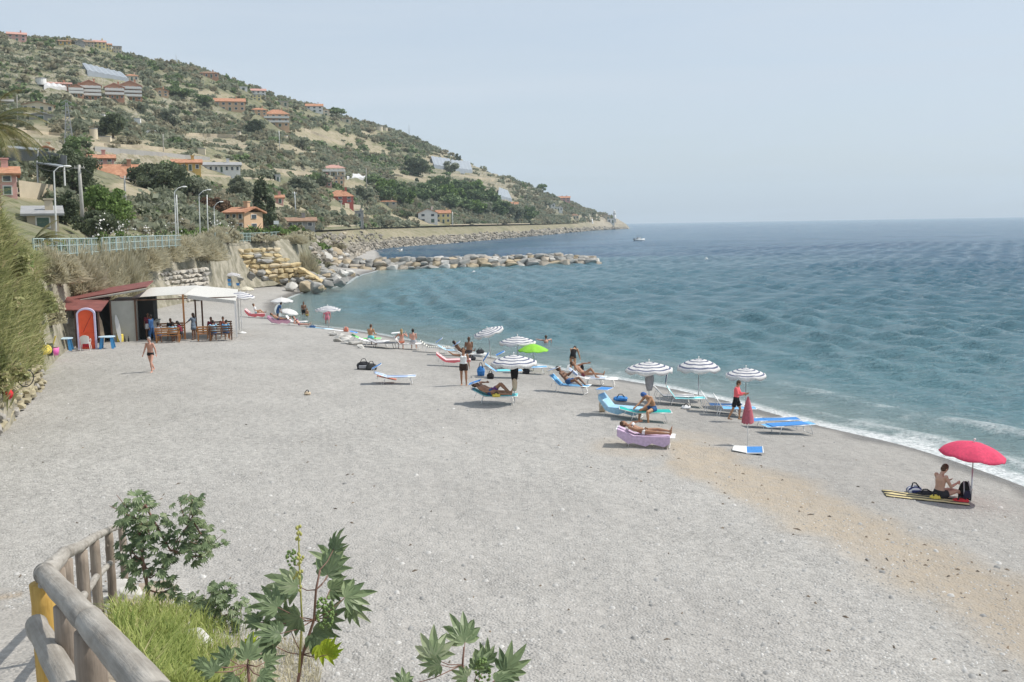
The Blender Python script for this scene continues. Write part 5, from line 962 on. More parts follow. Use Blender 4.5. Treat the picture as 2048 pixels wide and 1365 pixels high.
# trees one can tell apart on the hill
T_ = [ # px, base, w, h, kind, leaf, trunk, label
 (797, 262, 22, 20, 'round', 'dark', .15, 'round dark tree alone on the skyline above the bay'),
 (672, 237, 38, 20, 'umbrella', 'pine', .3, 'flat-topped pine on the skyline beside the white house'),
 (360, 200, 56, 22, 'umbrella', 'pine', .15, 'wide low pine crown above the bare terrace right of the stepped flats'), (414, 218, 36, 26, 'umbrella', 'pine', .2, 'rounded pine left of the long peach house'),
 (252, 106, 22, 18, 'round', 'dark', .1, 'dark round tree at the end of the ridge village'), (300, 122, 34, 16, 'round', 'pine', .1, 'cluster of trees on the ridge right of the village'),
 (165, 255, 16, 18, 'round', 'dark', .1, 'small round dark tree on the dry slope below the cream house'), (226, 275, 44, 44, 'round', 'dark', .1, 'large dark tree beside the stone tanks'),
 (345, 252, 36, 34, 'round', 'olive', .1, 'broad grey-green tree above the terraces'), (148, 332, 36, 52, 'round', 'pine', .1, 'tall leafy tree rising over the net greenhouse'), (172, 300, 26, 18, 'round', 'dark', .1, 'dark shrub beside the lattice mast'),
 (833, 352, 54, 36, 'round', 'dark', .1, 'big dark round tree on the mid slope'), (1013, 347, 18, 12, 'round', 'pine', .1, 'first small pine on the far skyline'), (1034, 354, 18, 12, 'round', 'pine', .1, 'second small pine on the far skyline'), (1048, 366, 22, 14, 'round', 'pine', .1, 'third pine lower on the far skyline'), (1083, 386, 22, 18, 'round', 'pine', .15, 'last tall pine before the cape houses'),
 (862, 291, 9, 10, 'cypress', 'dark', .05, 'small dark cone of a tree on the skyline'), (916, 323, 14, 14, 'round', 'dark', .1, 'dark tree at the top of the grey greenhouses'),
 (834, 371, 9, 14, 'cypress', 'dark', .05, 'slim cypress in the pine wood'), (860, 377, 6, 8, 'cypress', 'dark', .05, 'tiny cypress right of the slim one'),
 (735, 262, 36, 12, 'bush', 'scrub', .0, 'brown-green tree hump on the skyline left of the round tanks'), (545, 190, 26, 22, 'round', 'dark', .1, 'dark tree right of the white ridge house'), (605, 300, 34, 26, 'round', 'olive', .1, 'grey-green tree below the peach flats'),
 (508, 270, 36, 30, 'round', 'dark', .1, 'dark tree beneath the orange-roofed flats'), (900, 345, 40, 22, 'round', 'olive', .1, 'grey tree left of the greenhouses'), (1090, 410, 30, 18, 'bush', 'olive', .1, 'scrubby tree between the cape houses'), (1165, 432, 30, 12, 'bush', 'olive', 0, 'low scrub above the far coast road')]
for a in T_: tree('hill_tree', a[7], a[0], a[1], a[2], a[3], a[4], a[5], trunk=a[6], group='trees standing out on the hillside')
pines = [(775, 400), (800, 402), (822, 396), (846, 402), (868, 398), (890, 396), (912, 398), (935, 400), (958, 404), (980, 410), (1000, 414), (905, 380), (930, 386), (880, 376), (850, 386), (955, 390), (810, 410), (925, 420), (950, 424), (975, 428), (1000, 430), (1030, 434), (900, 412), (985, 420), (1050, 436), (790, 382), (770, 385)]
pines.sort(key=lambda q: ((0 if q[1] > 405 else 1 if q[1] > 394 else 2), q[0]))
PR = [sum(1 for w in pines[:i_] if (w[1] > 405, w[1] > 394) == (q[1] > 405, q[1] > 394)) for i_, q in enumerate(pines)]
for (x, y), po in zip(pines, PR): tree('pine_tree', ORD[po] + ' pine from the left in the ' + ('front' if y > 405 else 'middle' if y > 394 else 'back') + ' row of the green wood', x + random.uniform(-4, 4), y + random.uniform(-2, 3) + 6, random.uniform(34, 50), random.uniform(24, 36), 'round', random.choice(['pine', 'pine', 'green' if x < 960 else 'olive']), trunk=.12, group='pines of the wood behind the coast houses')
for (x, y, w, h, k_, lf, lb) in [(720, 400, 50, 26, 'round', 'olive', 'grey olive tree right of the red house'), (640, 372, 40, 24, 'round', 'olive', 'olive tree left of the cream villa'), (600, 385, 60, 30, 'round', 'olive', 'spreading olive tree above the green bank'), (480, 405, 52, 50, 'round', 'olive', 'rounded grey tree left of the dark cypress pair'), (745, 372, 40, 22, 'round', 'pine', 'green tree beside the white sheds'),
   (800, 432, 50, 22, 'bush', 'dark', 'dark shrub left of the white coast house'), (760, 448, 60, 20, 'bush', 'scrub', 'scrub at the foot of the slope by the coast road'), (590, 440, 60, 26, 'bush', 'scrub', 'grassy shrub on the bank by the low long building'), (680, 445, 50, 26, 'bush', 'scrub', 'brown scrub below the red house'), (930, 446, 60, 14, 'bush', 'olive', 'shrub right of the yellow coast house'), (1000, 446, 60, 12, 'bush', 'scrub', 'low scrub beside the far coast road')]:
    tree('slope_tree', lb, x, y, w, h, k_, lf, trunk=.05, group='trees on the lower slope')
# near trees behind the railing (their own distances)
tree('dark_cypress', 'tall ragged dark cypress in front of the beige coast house', 526, 450, 40, 92, 'cypress', 'dark', r=172, trunk=.05, n=2600)
tree('dark_cypress', 'narrower dark cypress touching the tall one on its right', 543, 448, 26, 62, 'cypress', 'dark', r=170, trunk=.05, n=1500)
NT = [(150, 440, 110, 100, 132, 'dark', 'big dark leafy tree behind the utility pole'), (215, 442, 92, 92, 118, 'green', 'bright green tree right of the utility pole'), (130, 442, 60, 60, 112, 'dark', 'dark shrubby tree left of the utility pole'), (190, 448, 90, 50, 105, 'dark', 'dark low tree behind the hedge'),
      (330, 400, 110, 62, 182, 'dark', 'wide dark tree left of the street lamps'), (385, 402, 70, 56, 186, 'olive', 'grey-green tree behind the street lamps'), (290, 395, 60, 40, 190, 'dark', 'dark tree under the orange-roofed cottage'), (430, 440, 60, 40, 180, 'brown', 'rust-brown shrub left of the peach house'), (160, 400, 60, 60, 150, 'dark', 'rear dark tree behind the utility pole')]
for (x, y, w, h, r_, lf, lb) in NT: tree('roadside_tree', lb, x, y, w, h, 'round', lf, r=r_, trunk=.06, group='trees behind the promenade')
# hedge with white oleander flowers
MFLOW = mat('oleander_white', (.78, .76, .72), .8, .1, 5)
for i in range(15):
    f = i / 14; x = 95 + 530 * f; r_ = 74 + 85 * f; p_ = at_r(x, 470, r_); p_.z = gz(p_.x, p_.y); k = m_per_px(p_)
    lf = 'green' if i % 4 != 2 else 'pine'; hh = (2.2 + .8 * random.random()) * (1 if f < .6 else 1.25)
    t = tree('hedge_shrub', ORD[i] + ' shrub from the left of the roadside hedge, leafy green', x, 470, 52, hh / k, 'bush', lf, trunk=.05, loc=p_, n=1500 if f < .6 else 900, group='shrubs of the roadside hedge', cat='shrub')
    if i in (3, 4, 5, 7, 9, 10):
        P = crown_points(90, (26 * k, 24 * k, hh), 'bush', i); P = P[P[:, 2] > hh * .25] * 1.06; v, f_ = leaf_quads(P, .16, long_=1.); mesh_np('flowers', v, f_, MFLOW, t); t['label'] = ORD[i] + ' shrub from the left of the roadside hedge, dotted with white oleander flowers'
        t['group'] = 'flowering shrubs of the hedge'
# dry grey-yellow bushes on the bank in front of the railing
def stalk_bush(label, p_, rad, hh, seed, group, m_='dry', n=5200, wd=.032):
    """a rounded bush of thin dry stalks fanning out from its foot, tips forming the dome"""
    r_ = np.random.default_rng(seed + 50); n0 = n; a = r_.uniform(0, 6.283, n0); el = np.arcsin(r_.uniform(0, 1, n0) ** .8); k_ = r_.uniform(.55, 1.0, n0) * (1 + .12 * np.sin(a * 3 + seed) + .1 * np.sin(a * 7 + el * 9)); d = np.stack([np.cos(a) * np.cos(el) * rad, np.sin(a) * np.cos(el) * rad * .8, np.sin(el) * hh], 1) * k_[:, None]
    st_ = d * r_.uniform(.62, .9, n0)[:, None] + r_.normal(size=(n0, 3)) * .08; sd_ = r_.normal(size=(n0, 3)); sd_ /= np.linalg.norm(sd_, axis=1)[:, None]; sd_ *= wd * r_.uniform(.6, 1.6, n0)[:, None]; tip = d + r_.normal(size=(n0, 3)) * .12; tip[:, 2] = np.maximum(tip[:, 2], .02)
    v = np.stack([st_ - sd_, st_ + sd_, tip + sd_ * .5, tip - sd_ * .5], 1).reshape(-1, 3); t = thing('dry_bush', label, 'bush', p_, 0, group); mesh_np('twigs', v, np.arange(len(v)).reshape(-1, 4), LV[m_], t); m = MB()
    for q in range(9): b = 2.4 * q; m.tube([(0, 0, -.3), (math.cos(b) * rad * .25, math.sin(b) * rad * .25, hh * .3), (math.cos(b) * rad * .5, math.sin(b) * rad * .5, hh * .6)], [.04, .025, .01], 5)
    m.build('stems', MBARK, t, True); return t
DB = [(150, 560, 120, 66), (195, 575, 110, 84), (120, 590, 100, 66), (240, 560, 110, 76), (285, 548, 100, 72), (330, 540, 96, 68), (375, 535, 92, 64), (415, 536, 86, 66), (445, 540, 60, 58), (95, 560, 80, 66), (215, 535, 90, 50), (300, 510, 84, 36), (360, 505, 90, 34), (160, 520, 90, 30), (250, 515, 90, 34), (400, 505, 90, 34), (430, 510, 70, 36), (455, 500, 70, 30), (590, 505, 60, 30), (440, 545, 70, 50), (612, 540, 60, 36), (122, 640, 90, 70), (96, 610, 80, 80)]
DBL = ['behind the shed chimney', 'above the upper red roof', 'above the lower red roof', 'just left of the canvas pavilion top', 'above the left canvas of the pavilion', 'over the left end of the rubble wall', 'over the middle of the rubble wall', 'over the right end of the rubble wall', 'between the rubble wall and the block wall', 'nearest the reeds', 'under the middle of the left railing', 'under the left end of the right railing', 'under the right end of the right railing', 'under the left railing, above the shed', 'under the gap between the railings', 'right of the right railing, small', 'above the gap left of the block wall', 'at the left top corner of the block wall', 'on top of the sloping end of the block wall', 'at the foot of the bank left of the block wall', 'low at the right end of the block wall', 'at the left end of the shed', 'between the reeds and the shed']
for i, (x, y, w, h) in enumerate(DB):
    r_ = float(np.interp(x, [60, 200, 300, 415, 450, 620], [59, 79, 94, 109, 127, 143])) + (2.5 if y < 550 else 0); p_ = at_r(x, y, r_); p_.z = gz(p_.x, p_.y); k = m_per_px(p_)
    topz = at_r(x, y - h, r_).z; hh = max(1.4, topz - p_.z); stalk_bush('dry grey-yellow bush ' + DBL[i], p_, w * k / 2, hh, i, 'dry bushes on the bank')
for (x, y, w, h, r_, lf, lb) in [(612, 522, 60, 40, 142, 'green', 'green shrub hanging beside the sloping end of the block wall'), (640, 505, 56, 34, 172, 'scrub', 'dull green shrub above the rubble slope'), (520, 492, 90, 26, 136, 'dry', 'wide dry shrub along the top of the block wall'), (455, 520, 70, 50, 124, 'dry', 'dry shrub left of the block wall'), (668, 492, 50, 24, 215, 'scrub', 'scrub behind the rubble slope'), (600, 492, 60, 36, 150, 'dry', 'dry bush above the sloping end of the block wall'), (575, 480, 70, 30, 156, 'green', 'green creeper above the block wall'), (625, 482, 40, 30, 165, 'green', 'green shrub at the corner of the headland'), (540, 484, 60, 24, 146, 'brown', 'brownish shrub over the block wall'), (490, 484, 60, 24, 140, 'dry', 'dry shrub over the left part of the block wall'), (590, 462, 60, 34, 175, 'scrub', 'dark scrub on the headland by the sign'), (635, 462, 50, 26, 190, 'green', 'green scrub on the far side of the headland')]:
    tree('bank_shrub', lb, x, y, w, h, 'bush', lf, r=r_, trunk=0, n=1300, cat='bush')
# tall reeds over the bank on the left edge: blades beyond counting
def blades(P, L_, w, lean=.5, seed=1):
    n = len(P); r_ = np.random.default_rng(seed); a = r_.uniform(0, 6.283, n); ln = L_ * r_.uniform(.5, 1.2, n); ld = np.stack([np.cos(a), np.sin(a), np.zeros(n)], 1) * (lean * r_.uniform(.2, 1.3, n) * ln)[:, None]; up = np.stack([np.zeros(n), np.zeros(n), ln * .8], 1)
    sd = np.stack([-np.sin(a), np.cos(a), np.zeros(n)], 1) * w; mid = P + up * .6 + ld * .3; tip = P + up * (.85) + ld
    v = np.stack([P - sd * .6, P + sd * .6, mid + sd, mid - sd, tip], 1).reshape(-1, 3); b = np.arange(n) * 5
    f4 = np.stack([b, b + 1, b + 2, b + 3], 1); f3 = np.stack([b + 3, b + 2, b + 4, b + 4], 1); return v, f4, f3
def blade_obj(name, P, L_, w, lean, m, seed=1):
    v, f4, f3 = blades(P, L_, w, lean, seed); mb = MB(); mb.v = v.tolist(); mb.f = [tuple(x) for x in f4.tolist()] + [tuple(x[:3]) for x in f3.tolist()]; mb.m = [0] * len(mb.f); return mb.build(name, m)
Pr = []
hr2 = np.random.default_rng(5)
for i in range(30000):
    x = hr2.uniform(-230, 80); t_ = hr2.uniform(0, 1); toe = float(np.interp(x, [-250, 0, 60, 100], [32, 39.5, 50, 60])); r_ = toe + t_ * 9; q = at_r(x, 600, r_); zb = gz(q.x, q.y); lift = float(np.interp(x, [-250, 0, 40, 75, 100], [5, 3.6, 2.8, 1.9, .8])) * (1 - abs(t_ - .45) * 1.2) * (1 + .45 * float(fbm(np.array([q.x]), np.array([q.y]), .35, 12)[0])); 
    Pr.append((q.x, q.y, zb + hr2.uniform(0, 1) * max(0, lift)))
Pr = np.array(Pr); o = blade_obj('reeds', Pr, .85, .038, 1.5, LV['reed'], 3); tag(o, 'tall yellow-green reeds and grasses over the bank at the left edge', 'reeds', kind='stuff')
for (x, y, w, h, r_, lf, lb) in [(10, 620, 110, 130, 47, 'reed', 'yellow-green bush among the reeds at the left edge'), (36, 560, 70, 100, 55, 'reed', 'yellow-green bush among the reeds nearest the hut'), (-10, 500, 120, 90, 52, 'green', 'green bush above the reeds under the palm'), (20, 760, 70, 60, 41.5, 'reed', 'low bush hanging over the mossy stone wall'), (104, 690, 56, 120, 60.5, 'dry', 'tall dry bush between the reeds and the shed'), (84, 650, 60, 100, 58, 'reed', 'yellow-green bush at the edge of the reeds, nearest the shed'), (30, 745, 46, 70, 45.5, 'reed', 'reedy bush over the middle of the mossy stone wall'), (-20, 830, 80, 90, 38.5, 'reed', 'reedy bush over the near end of the mossy stone wall')]:
    tree('reed_bush', lb, x, y, w, h, 'bush', lf, r=r_, trunk=0, n=3500, cat='bush')
# palm at the left edge
def palm(label, px, py, r_, hgt, nf, L_, droop):
    p0 = at_r(px, py, r_); p0.z = gz(p0.x, p0.y); t = thing('palm_tree', label, 'palm tree', p0); m = MB(); m.tube([(0, 0, -.5), (.1, 0, hgt * .5), (0, 0, hgt)], [.30, .26, .30], 10); m.build('trunk', MBARK, t, True); v_ = []; 
    mb = MB()
    for i in range(nf):
        a = 2.399 * i; el = random.uniform(-.1, 1.1); pts = []; d = V3(math.cos(a) * math.cos(el), math.sin(a) * math.cos(el), math.sin(el)); p_ = V3(0, 0, hgt); st = L_ / 9
        for k in range(10): pts.append(p_.copy()); p_ = p_ + d * st; d.z -= droop * .17; d.normalize()
        mb.tube(pts, [.035 - .003 * k for k in range(10)], 4)
        for k in range(1, 10):
            d_ = (pts[k] - pts[k - 1]).normalized(); sdv = d_.cross(V3(0, 0, 1)).normalized()
            for sg in (-1, 1):
                for h_ in range(5):
                    q = pts[k - 1].lerp(pts[k], h_ / 5); ll = .62 * math.sin(math.pi * min(.93, (k + h_ / 5) / 10)) + .12; tip = q + (sdv * sg * .8 + d_ * .55 + V3(0, 0, -.28)).normalized() * ll; mb.add([q - d_ * .022, q + d_ * .03, tip], [(0, 1, 2)])
    mb.build('fronds', LV['palm'], t); return t
palm('palm with drooping yellowish fronds at the left edge', -6, 470, 60, 7.2, 34, 3.4, 1.0)
palm('low young palm with arching fronds behind the reeds', 60, 470, 66, 1.2, 16, 2.2, .7)
# ---- foreground: castor plants
MSTEM = mat('castor_stem', (.22, .13, .10), .6, .25, 6); MFRUIT = mat('castor_fruit', (.16, .24, .08), .7, .3, 12, bump=.01)
def castor_leaf(mb, c, size, ax, nrm_, lobes=7):
    """palmate leaf with pointed lobes folded along their midribs"""
    nrm_ = nrm(nrm_); ax = (Vector(ax) - nrm_ * Vector(ax).dot(nrm_)).normalized(); sd_ = nrm_.cross(ax); c = Vector(c)
    for k in range(lobes):
        a = (k - (lobes - 1) / 2) * (2.75 * 2 / lobes) * .5 * 1.15; ln = size * (1 - .16 * abs(k - (lobes - 1) / 2)) * random.uniform(.9, 1.08); d = ax * math.cos(a) + sd_ * math.sin(a); e = nrm_.cross(d)
        w = size * .115; mid = c + d * ln * .52 - nrm_ * size * .02; tip = c + d * ln - nrm_ * size * random.uniform(.06, .22); q1 = c + d * ln * .18
        mb.add([c, q1 + e * w * .75 + nrm_ * .01 * size, mid + e * w + nrm_ * size * .045, c + d * ln * .78 + e * w * .55, tip, c + d * ln * .78 - e * w * .55, mid - e * w + nrm_ * size * .045, q1 - e * w * .75 + nrm_ * .01 * size, mid, q1],
               [(0, 1, 9), (1, 2, 8, 9), (2, 3, 4, 8), (0, 9, 7), (9, 8, 6, 7), (8, 4, 5, 6)])
def castor(label, base, stem_pts, leaves, fruits=(), stemr=.018, small=None, name='castor_plant', yellow=()):
    b = Vector(base); t = thing(name, label, 'plant', b); m = MB(); pts = [V3(0, 0, -.3)] + [Vector(q) - b for q in stem_pts]; m.tube(pts, [stemr * (1 - .6 * i / len(pts)) for i in range(len(pts))], 7)
    lf = MB(); yl = MB()
    for i, (q, sz, up, dirx) in enumerate(leaves):
        c = Vector(q) - b; j = min(pts[1:], key=lambda u_: (u_ - c).length + max(0, u_.z - c.z) * 2); m.tube([j, j.lerp(c, .5) + V3(0, 0, -.02), c], [stemr * .35, stemr * .28, stemr * .22], 5)
        castor_leaf(yl if i in yellow else lf, c, sz, dirx, up, random.choice([7, 8, 7]))
    for i, (c0, rr_, cnt_) in enumerate(small or ()):
        c0 = Vector(c0) - b
        for _ in range(cnt_):
            q = V3(random.gauss(0, 1), random.gauss(0, 1), random.gauss(0, 1)); q = q.normalized() * (random.random() ** .4); c = c0 + V3(q.x * rr_[0], q.y * rr_[1], q.z * rr_[2]); castor_leaf(lf, c, random.uniform(.09, .17), (q.x + random.gauss(0, .5), q.y + random.gauss(0, .5), random.gauss(-.2, .3)), (q.x * .5 + random.gauss(0, .3), q.y * .5 - .5, .9), 7)
        j = min(pts[1:], key=lambda u_: (u_ - c0).length); m.tube([j, j.lerp(c0, .5) + V3(0, 0, -.05), c0], [stemr * .5, stemr * .4, stemr * .2], 5)
        for _ in range(6): e = c0 + V3(random.uniform(-1, 1) * rr_[0], random.uniform(-1, 1) * rr_[1], random.uniform(-.6, .8) * rr_[2]); m.tube([c0 - V3(0, 0, rr_[2] * .5), e], [stemr * .25, stemr * .12], 4)
    m.build('stem', MSTEM, t, True); lf.build('leaves', LV['castor'], t)
    if yl.v: yl.build('young_leaves', leafmat('leaf_young', (.22, .34, .03), (.42, .50, .05), trans=.35), t)
    for (c, rr_, n_) in fruits:
        f = MB()
        for _ in range(int(n_ * 1.9)): a = random.uniform(0, 6.28); z_ = random.uniform(-1, 1); k = rr_ * math.sqrt(1 - z_ * z_ * .8) * .7; f.ell(Vector(c) - b + V3(k * math.cos(a), k * math.sin(a), z_ * rr_ * 1.3), .010, n=6, k=5)
        f.build('seed_cluster', MFRUIT, t, True)
def q_(px, py, r): return at_r(px, py, r)
toc = V3(0, -.75, .65)
b2 = q_(600, 1500, 7.0); b2 = V3(b2.x, b2.y, gz(b2.x, b2.y))
L2 = [((595, 1172), 95, 7.0, (-.9, 0, .25)), ((555, 1215), 82, 6.9, (-.8, 0, .5)), ((655, 1150), 92, 7.1, (.1, 0, 1)), ((670, 1130), 80, 7.3, (-.3, 0, 1)), ((690, 1195), 78, 7.0, (1, 0, .3)), ((660, 1180), 70, 7.2, (.8, 0, .2)), ((600, 1235), 72, 6.9, (-.5, 0, -.2)), ((625, 1265), 76, 7.0, (.6, 0, -.5)),
      ((560, 1268), 78, 6.8, (-1, 0, .1)), ((650, 1240), 70, 7.1, (.9, 0, .35)), ((640, 1290), 60, 6.9, (.5, 0, -.8)), ((575, 1245), 66, 7.1, (-.6, 0, .7)), ((655, 1310), 52, 6.8, (.3, 0, .4)), ((668, 1098), 52, 7.2, (.2, 0, 1)), ((700, 1215), 60, 7.1, (.7, 0, -.6)), ((520, 1245), 50, 6.9, (-.9, 0, .3)), ((545, 1290), 58, 6.8, (-.7, 0, -.4))]
castor('castor plant with big dark star leaves and a tall yellow flower spike, lower centre-left', b2, [q_(590, 1400, 7), q_(605, 1310, 7), q_(628, 1240, 7), q_(632, 1180, 7), q_(640, 1140, 7)],
       [(q_(x, y, r), w * r / F * .90, toc + V3(random.gauss(0, .25), 0, random.gauss(0, .25)), d) for (x, y), w, r, d in L2], [(q_(650, 1225, 6.95), .085, 46), (q_(583, 1118, 7), .05, 18), ], .014, yellow=(10, 12))
t = [o for o in C.objects if o.name.startswith('castor_plant')][-1]
m = MB(); c0_ = [q_(x, y, 6.95) - t.location for x, y in ((598, 1345), (604, 1240), (600, 1160), (598, 1100), (596, 1052))]; m.tube(c0_, [.009, .008, .007, .006, .004], 6)
for q in range(26):
    f_ = random.uniform(.35, 1) ** .8; k_ = min(3, int(f_ * 4)); p_ = c0_[k_].lerp(c0_[k_ + 1], f_ * 4 - k_ if f_ < 1 else 1); m.ell(p_ + V3(random.gauss(0, .012), random.gauss(0, .012), 0), (.011, .011, .014), None, 6, 5)
m.build('flower_spike', mat('spike_yellow', (.38, .38, .12), .7, .2, 9), t, True)
b3 = q_(985, 1640, 6.4); b3 = V3(b3.x, b3.y, gz(b3.x, b3.y))
L3 = [((868, 1318), 92, 6.2, (-.1, 0, 1)), ((930, 1285), 88, 6.4, (-.1, 0, 1)), ((955, 1340), 66, 6.3, (.2, 0, 1)), ((1010, 1345), 84, 6.4, (.6, 0, .7)), ((975, 1325), 58, 6.5, (-.2, 0, 1)), ((990, 1362), 60, 6.2, (.9, 0, .1)), ((810, 1372), 56, 6.1, (-.2, 0, 1)), ((935, 1355), 52, 6.2, (-.7, 0, .5)), ((880, 1330), 55, 6.1, (-1, 0, -.2))]
castor('castor plant cut by the bottom edge, its star leaves lower centre', b3, [q_(960, 1460, 6.3), q_(938, 1390, 6.3), q_(925, 1330, 6.3), q_(928, 1295, 6.3)], [(q_(x, y, r), w * r / F * .92, toc + V3(random.gauss(0, .2), 0, random.gauss(0, .2)), d) for (x, y), w, r, d in L3], [(q_(965, 1345, 6.3), .07, 34)], .012)
b4 = q_(500, 1420, 6.3); b4 = V3(b4.x, b4.y, gz(b4.x, b4.y))
L4 = [((495, 1318), 78, 6.2, (0, 0, 1)), ((460, 1320), 64, 6.2, (-.9, 0, .4)), ((530, 1325), 52, 6.2, (.8, 0, .4)), ((430, 1345), 60, 6.0, (-.5, 0, .6)), ((520, 1352), 60, 6.0, (.7, 0, -.2)), ((470, 1352), 52, 6.1, (-.3, 0, -.5)), ((410, 1330), 44, 6.1, (-.8, 0, .2)), ((500, 1290), 40, 6.3, (.1, 0, 1))]
castor('smaller castor plant with upright young leaves beside the dirt patch, bottom edge', b4, [q_(500, 1375, 6.2), q_(495, 1330, 6.2)], [(q_(x, y, r), w * r / F * .8, toc, d) for (x, y), w, r, d in L4], [], .014, yellow=(7,))
b1 = g(292, 1225); s1 = [q_(296, 1180, rng_of(b1)), q_(285, 1120, rng_of(b1)), q_(278, 1060, rng_of(b1)), q_(290, 1010, rng_of(b1))]; r1 = rng_of(b1); k1 = r1 / F
castor('tall many-branched castor bush at the end of the wooden fence', b1, s1 + [q_(340, 1100, r1), q_(385, 1040, r1)], [], [], .03,
       [(q_(270, 1020, r1), (38 * k1, .35, 36 * k1), 46), (q_(300, 1060, r1), (42 * k1, .35, 40 * k1), 44), (q_(262, 1100, r1), (22 * k1, .3, 40 * k1), 34), (q_(300, 1140, r1), (46 * k1, .35, 34 * k1), 44), (q_(372, 1030, r1), (34 * k1, .3, 40 * k1), 38), (q_(415, 1080, r1), (38 * k1, .3, 30 * k1), 36), (q_(350, 1090, r1), (30 * k1, .3, 34 * k1), 26), (q_(392, 1100, r1), (30 * k1, .3, 28 * k1), 22), (q_(385, 1000, r1), (20 * k1, .2, 16 * k1), 12), (q_(340, 1180, r1), (30 * k1, .3, 26 * k1), 24)], name='castor_bush')
b5 = g(440, 1262); r5 = rng_of(b5); k5 = r5 / F
castor('low blue-green castor bush between the grass and the tall-spiked plant', b5, [q_(440, 1230, r5), q_(435, 1190, r5)], [], [], .018, [(q_(410, 1200, r5), (46 * k5, .3, 32 * k5), 70), (q_(460, 1225, r5), (44 * k5, .3, 34 * k5), 70), (q_(395, 1240, r5), (30 * k5, .3, 26 * k5), 30), (q_(440, 1185, r5), (34 * k5, .3, 22 * k5), 26)], name='castor_bush')
# bright grass on the bank right of the fence
Pg = []
for i in range(11000):
    x = hr2.uniform(190, 500); y = hr2.uniform(1195, 1385)
    if x < 205 + (y - 1195) * .55: continue
    dens = math.exp(-((x - 310 - (y - 1195) * .35) / 95) ** 2)
    if hr2.random() > dens: continue
    q = g(x, y + 40); Pg.append((q.x, q.y, q.z))
o = blade_obj('long_grass', np.array(Pg), .50, .007, .55, LV['grassy'], 9); tag(o, 'bright yellow-green long grass on the bank right of the fence', 'grass', kind='stuff')
Pg = []
for i in range(1500):
    x = hr2.uniform(430, 640); y = hr2.uniform(1270, 1400); q = g(x, y + 20); Pg.append((q.x, q.y, q.z))
o = blade_obj('dry_grass', np.array(Pg), .32, .008, .6, LV['dry'], 11); tag(o, 'sparse dry grass stalks round the castor plants', 'grass', kind='stuff')
for (x, y, w, h, lb) in [(400, 1350, 70, 60, 'leafy weeds between the grass and the dirt patch'), (285, 1235, 50, 40, 'weeds at the foot of the tall castor bush'), (440, 1300, 50, 34, 'small weeds under the blue-green castor bush'), (330, 1345, 90, 60, 'leafy green weeds at the foot of the thick handrail'), (250, 1280, 60, 50, 'green weeds between the fence posts')]:
    p_ = g(x, y + 20); tree('weeds', lb, x, y, w, h, 'bush', 'green', trunk=0, loc=p_, n=900, cat='weeds')
# pebbles near the camera
V_ = []; F_ = []
for i in range(7000):
    x = random.uniform(20, 2040); y = 700 + 660 * random.random() ** .6
    q = at_z(x, y, 0); 
    if sdist(np.array([q.x]), np.array([q.y]))[0] < 1: continue
    if rng_of(q) > 48: continue
    V_.append(q)
pv_ = []; pf_ = []
zs = beach_h(np.array([q.x for q in V_]), np.array([q.y for q in V_]))[0]
for q, z_ in zip(V_, zs):
    sz = random.uniform(.02, .045) * (1 + (random.random() < .04) * 1.6); vs, fs = HULL[random.randrange(4)]; b = len(pv_); a = random.uniform(0, 6.28); ca, sa = math.cos(a) * sz, math.sin(a) * sz
    for (vx, vy, vz) in ((-.6, -.4, 0), (.6, -.45, 0), (.65, .4, 0), (-.5, .5, 0), (-.35, -.2, .35), (.4, -.25, .32), (.38, .25, .36), (-.3, .28, .3)): pv_.append((q.x + vx * ca - vy * sa, q.y + vx * sa + vy * ca, z_ + vz * sz + .0))
    pf_ += [(b + 4, b + 5, b + 6, b + 7), (b, b + 1, b + 5, b + 4), (b + 1, b + 2, b + 6, b + 5), (b + 2, b + 3, b + 7, b + 6), (b + 3, b, b + 4, b + 7)]
o = mesh_np('pebbles', pv_, pf_, leafmat('pebble', (.20, .20, .195), (.50, .49, .47), (.62, .61, .58), trans=0, wscale=3)); tag(o, 'loose grey and pale pebbles scattered on the near shingle', 'pebbles', kind='stuff')
CLR = []
# ------------------------------------------------------------------ buildings of the hillside
def wallmat(n, c): return mat('wall_' + n, c, .9, .07, .8)
W_ = dict(peach=wallmat('peach', (.62, .42, .27)), cream=wallmat('cream', (.66, .58, .44)), white=wallmat('white', (.74, .73, .70)), red=wallmat('red', (.50, .13, .11)), ochre=wallmat('ochre', (.62, .42, .14)), pink=wallmat('pink', (.62, .36, .32)), grey=wallmat('grey', (.36, .35, .33)), terra=wallmat('terra', (.50, .27, .18)), beige=wallmat('beige', (.50, .43, .32)), yellow=wallmat('yellow', (.74, .62, .30)))
R_ = dict(tile=mat('roof_tile', (.44, .20, .115), .9, .22, 1.5, bump=.03, col2=(.54, .29, .18)), brown=mat('roof_brown', (.30, .19, .13), .9, .2, 1.5), grey=mat('roof_grey', (.33, .33, .33), .85, .12, 1), white=mat('roof_white', (.56, .56, .56), .8, .05, 1), pink=mat('roof_pink', (.52, .30, .25), .9, .15, 1.5))
MWIN = mat('window_pane', (.05, .06, .07), .2, .3, .6, spec=.5); MSHUT = mat('shutter_green', (.08, .13, .10), .7, .1); MBAL = mat('balcony_white', (.76, .75, .72), .8, .05); MTRIM = mat('trim_white', (.72, .70, .66), .8, .05)
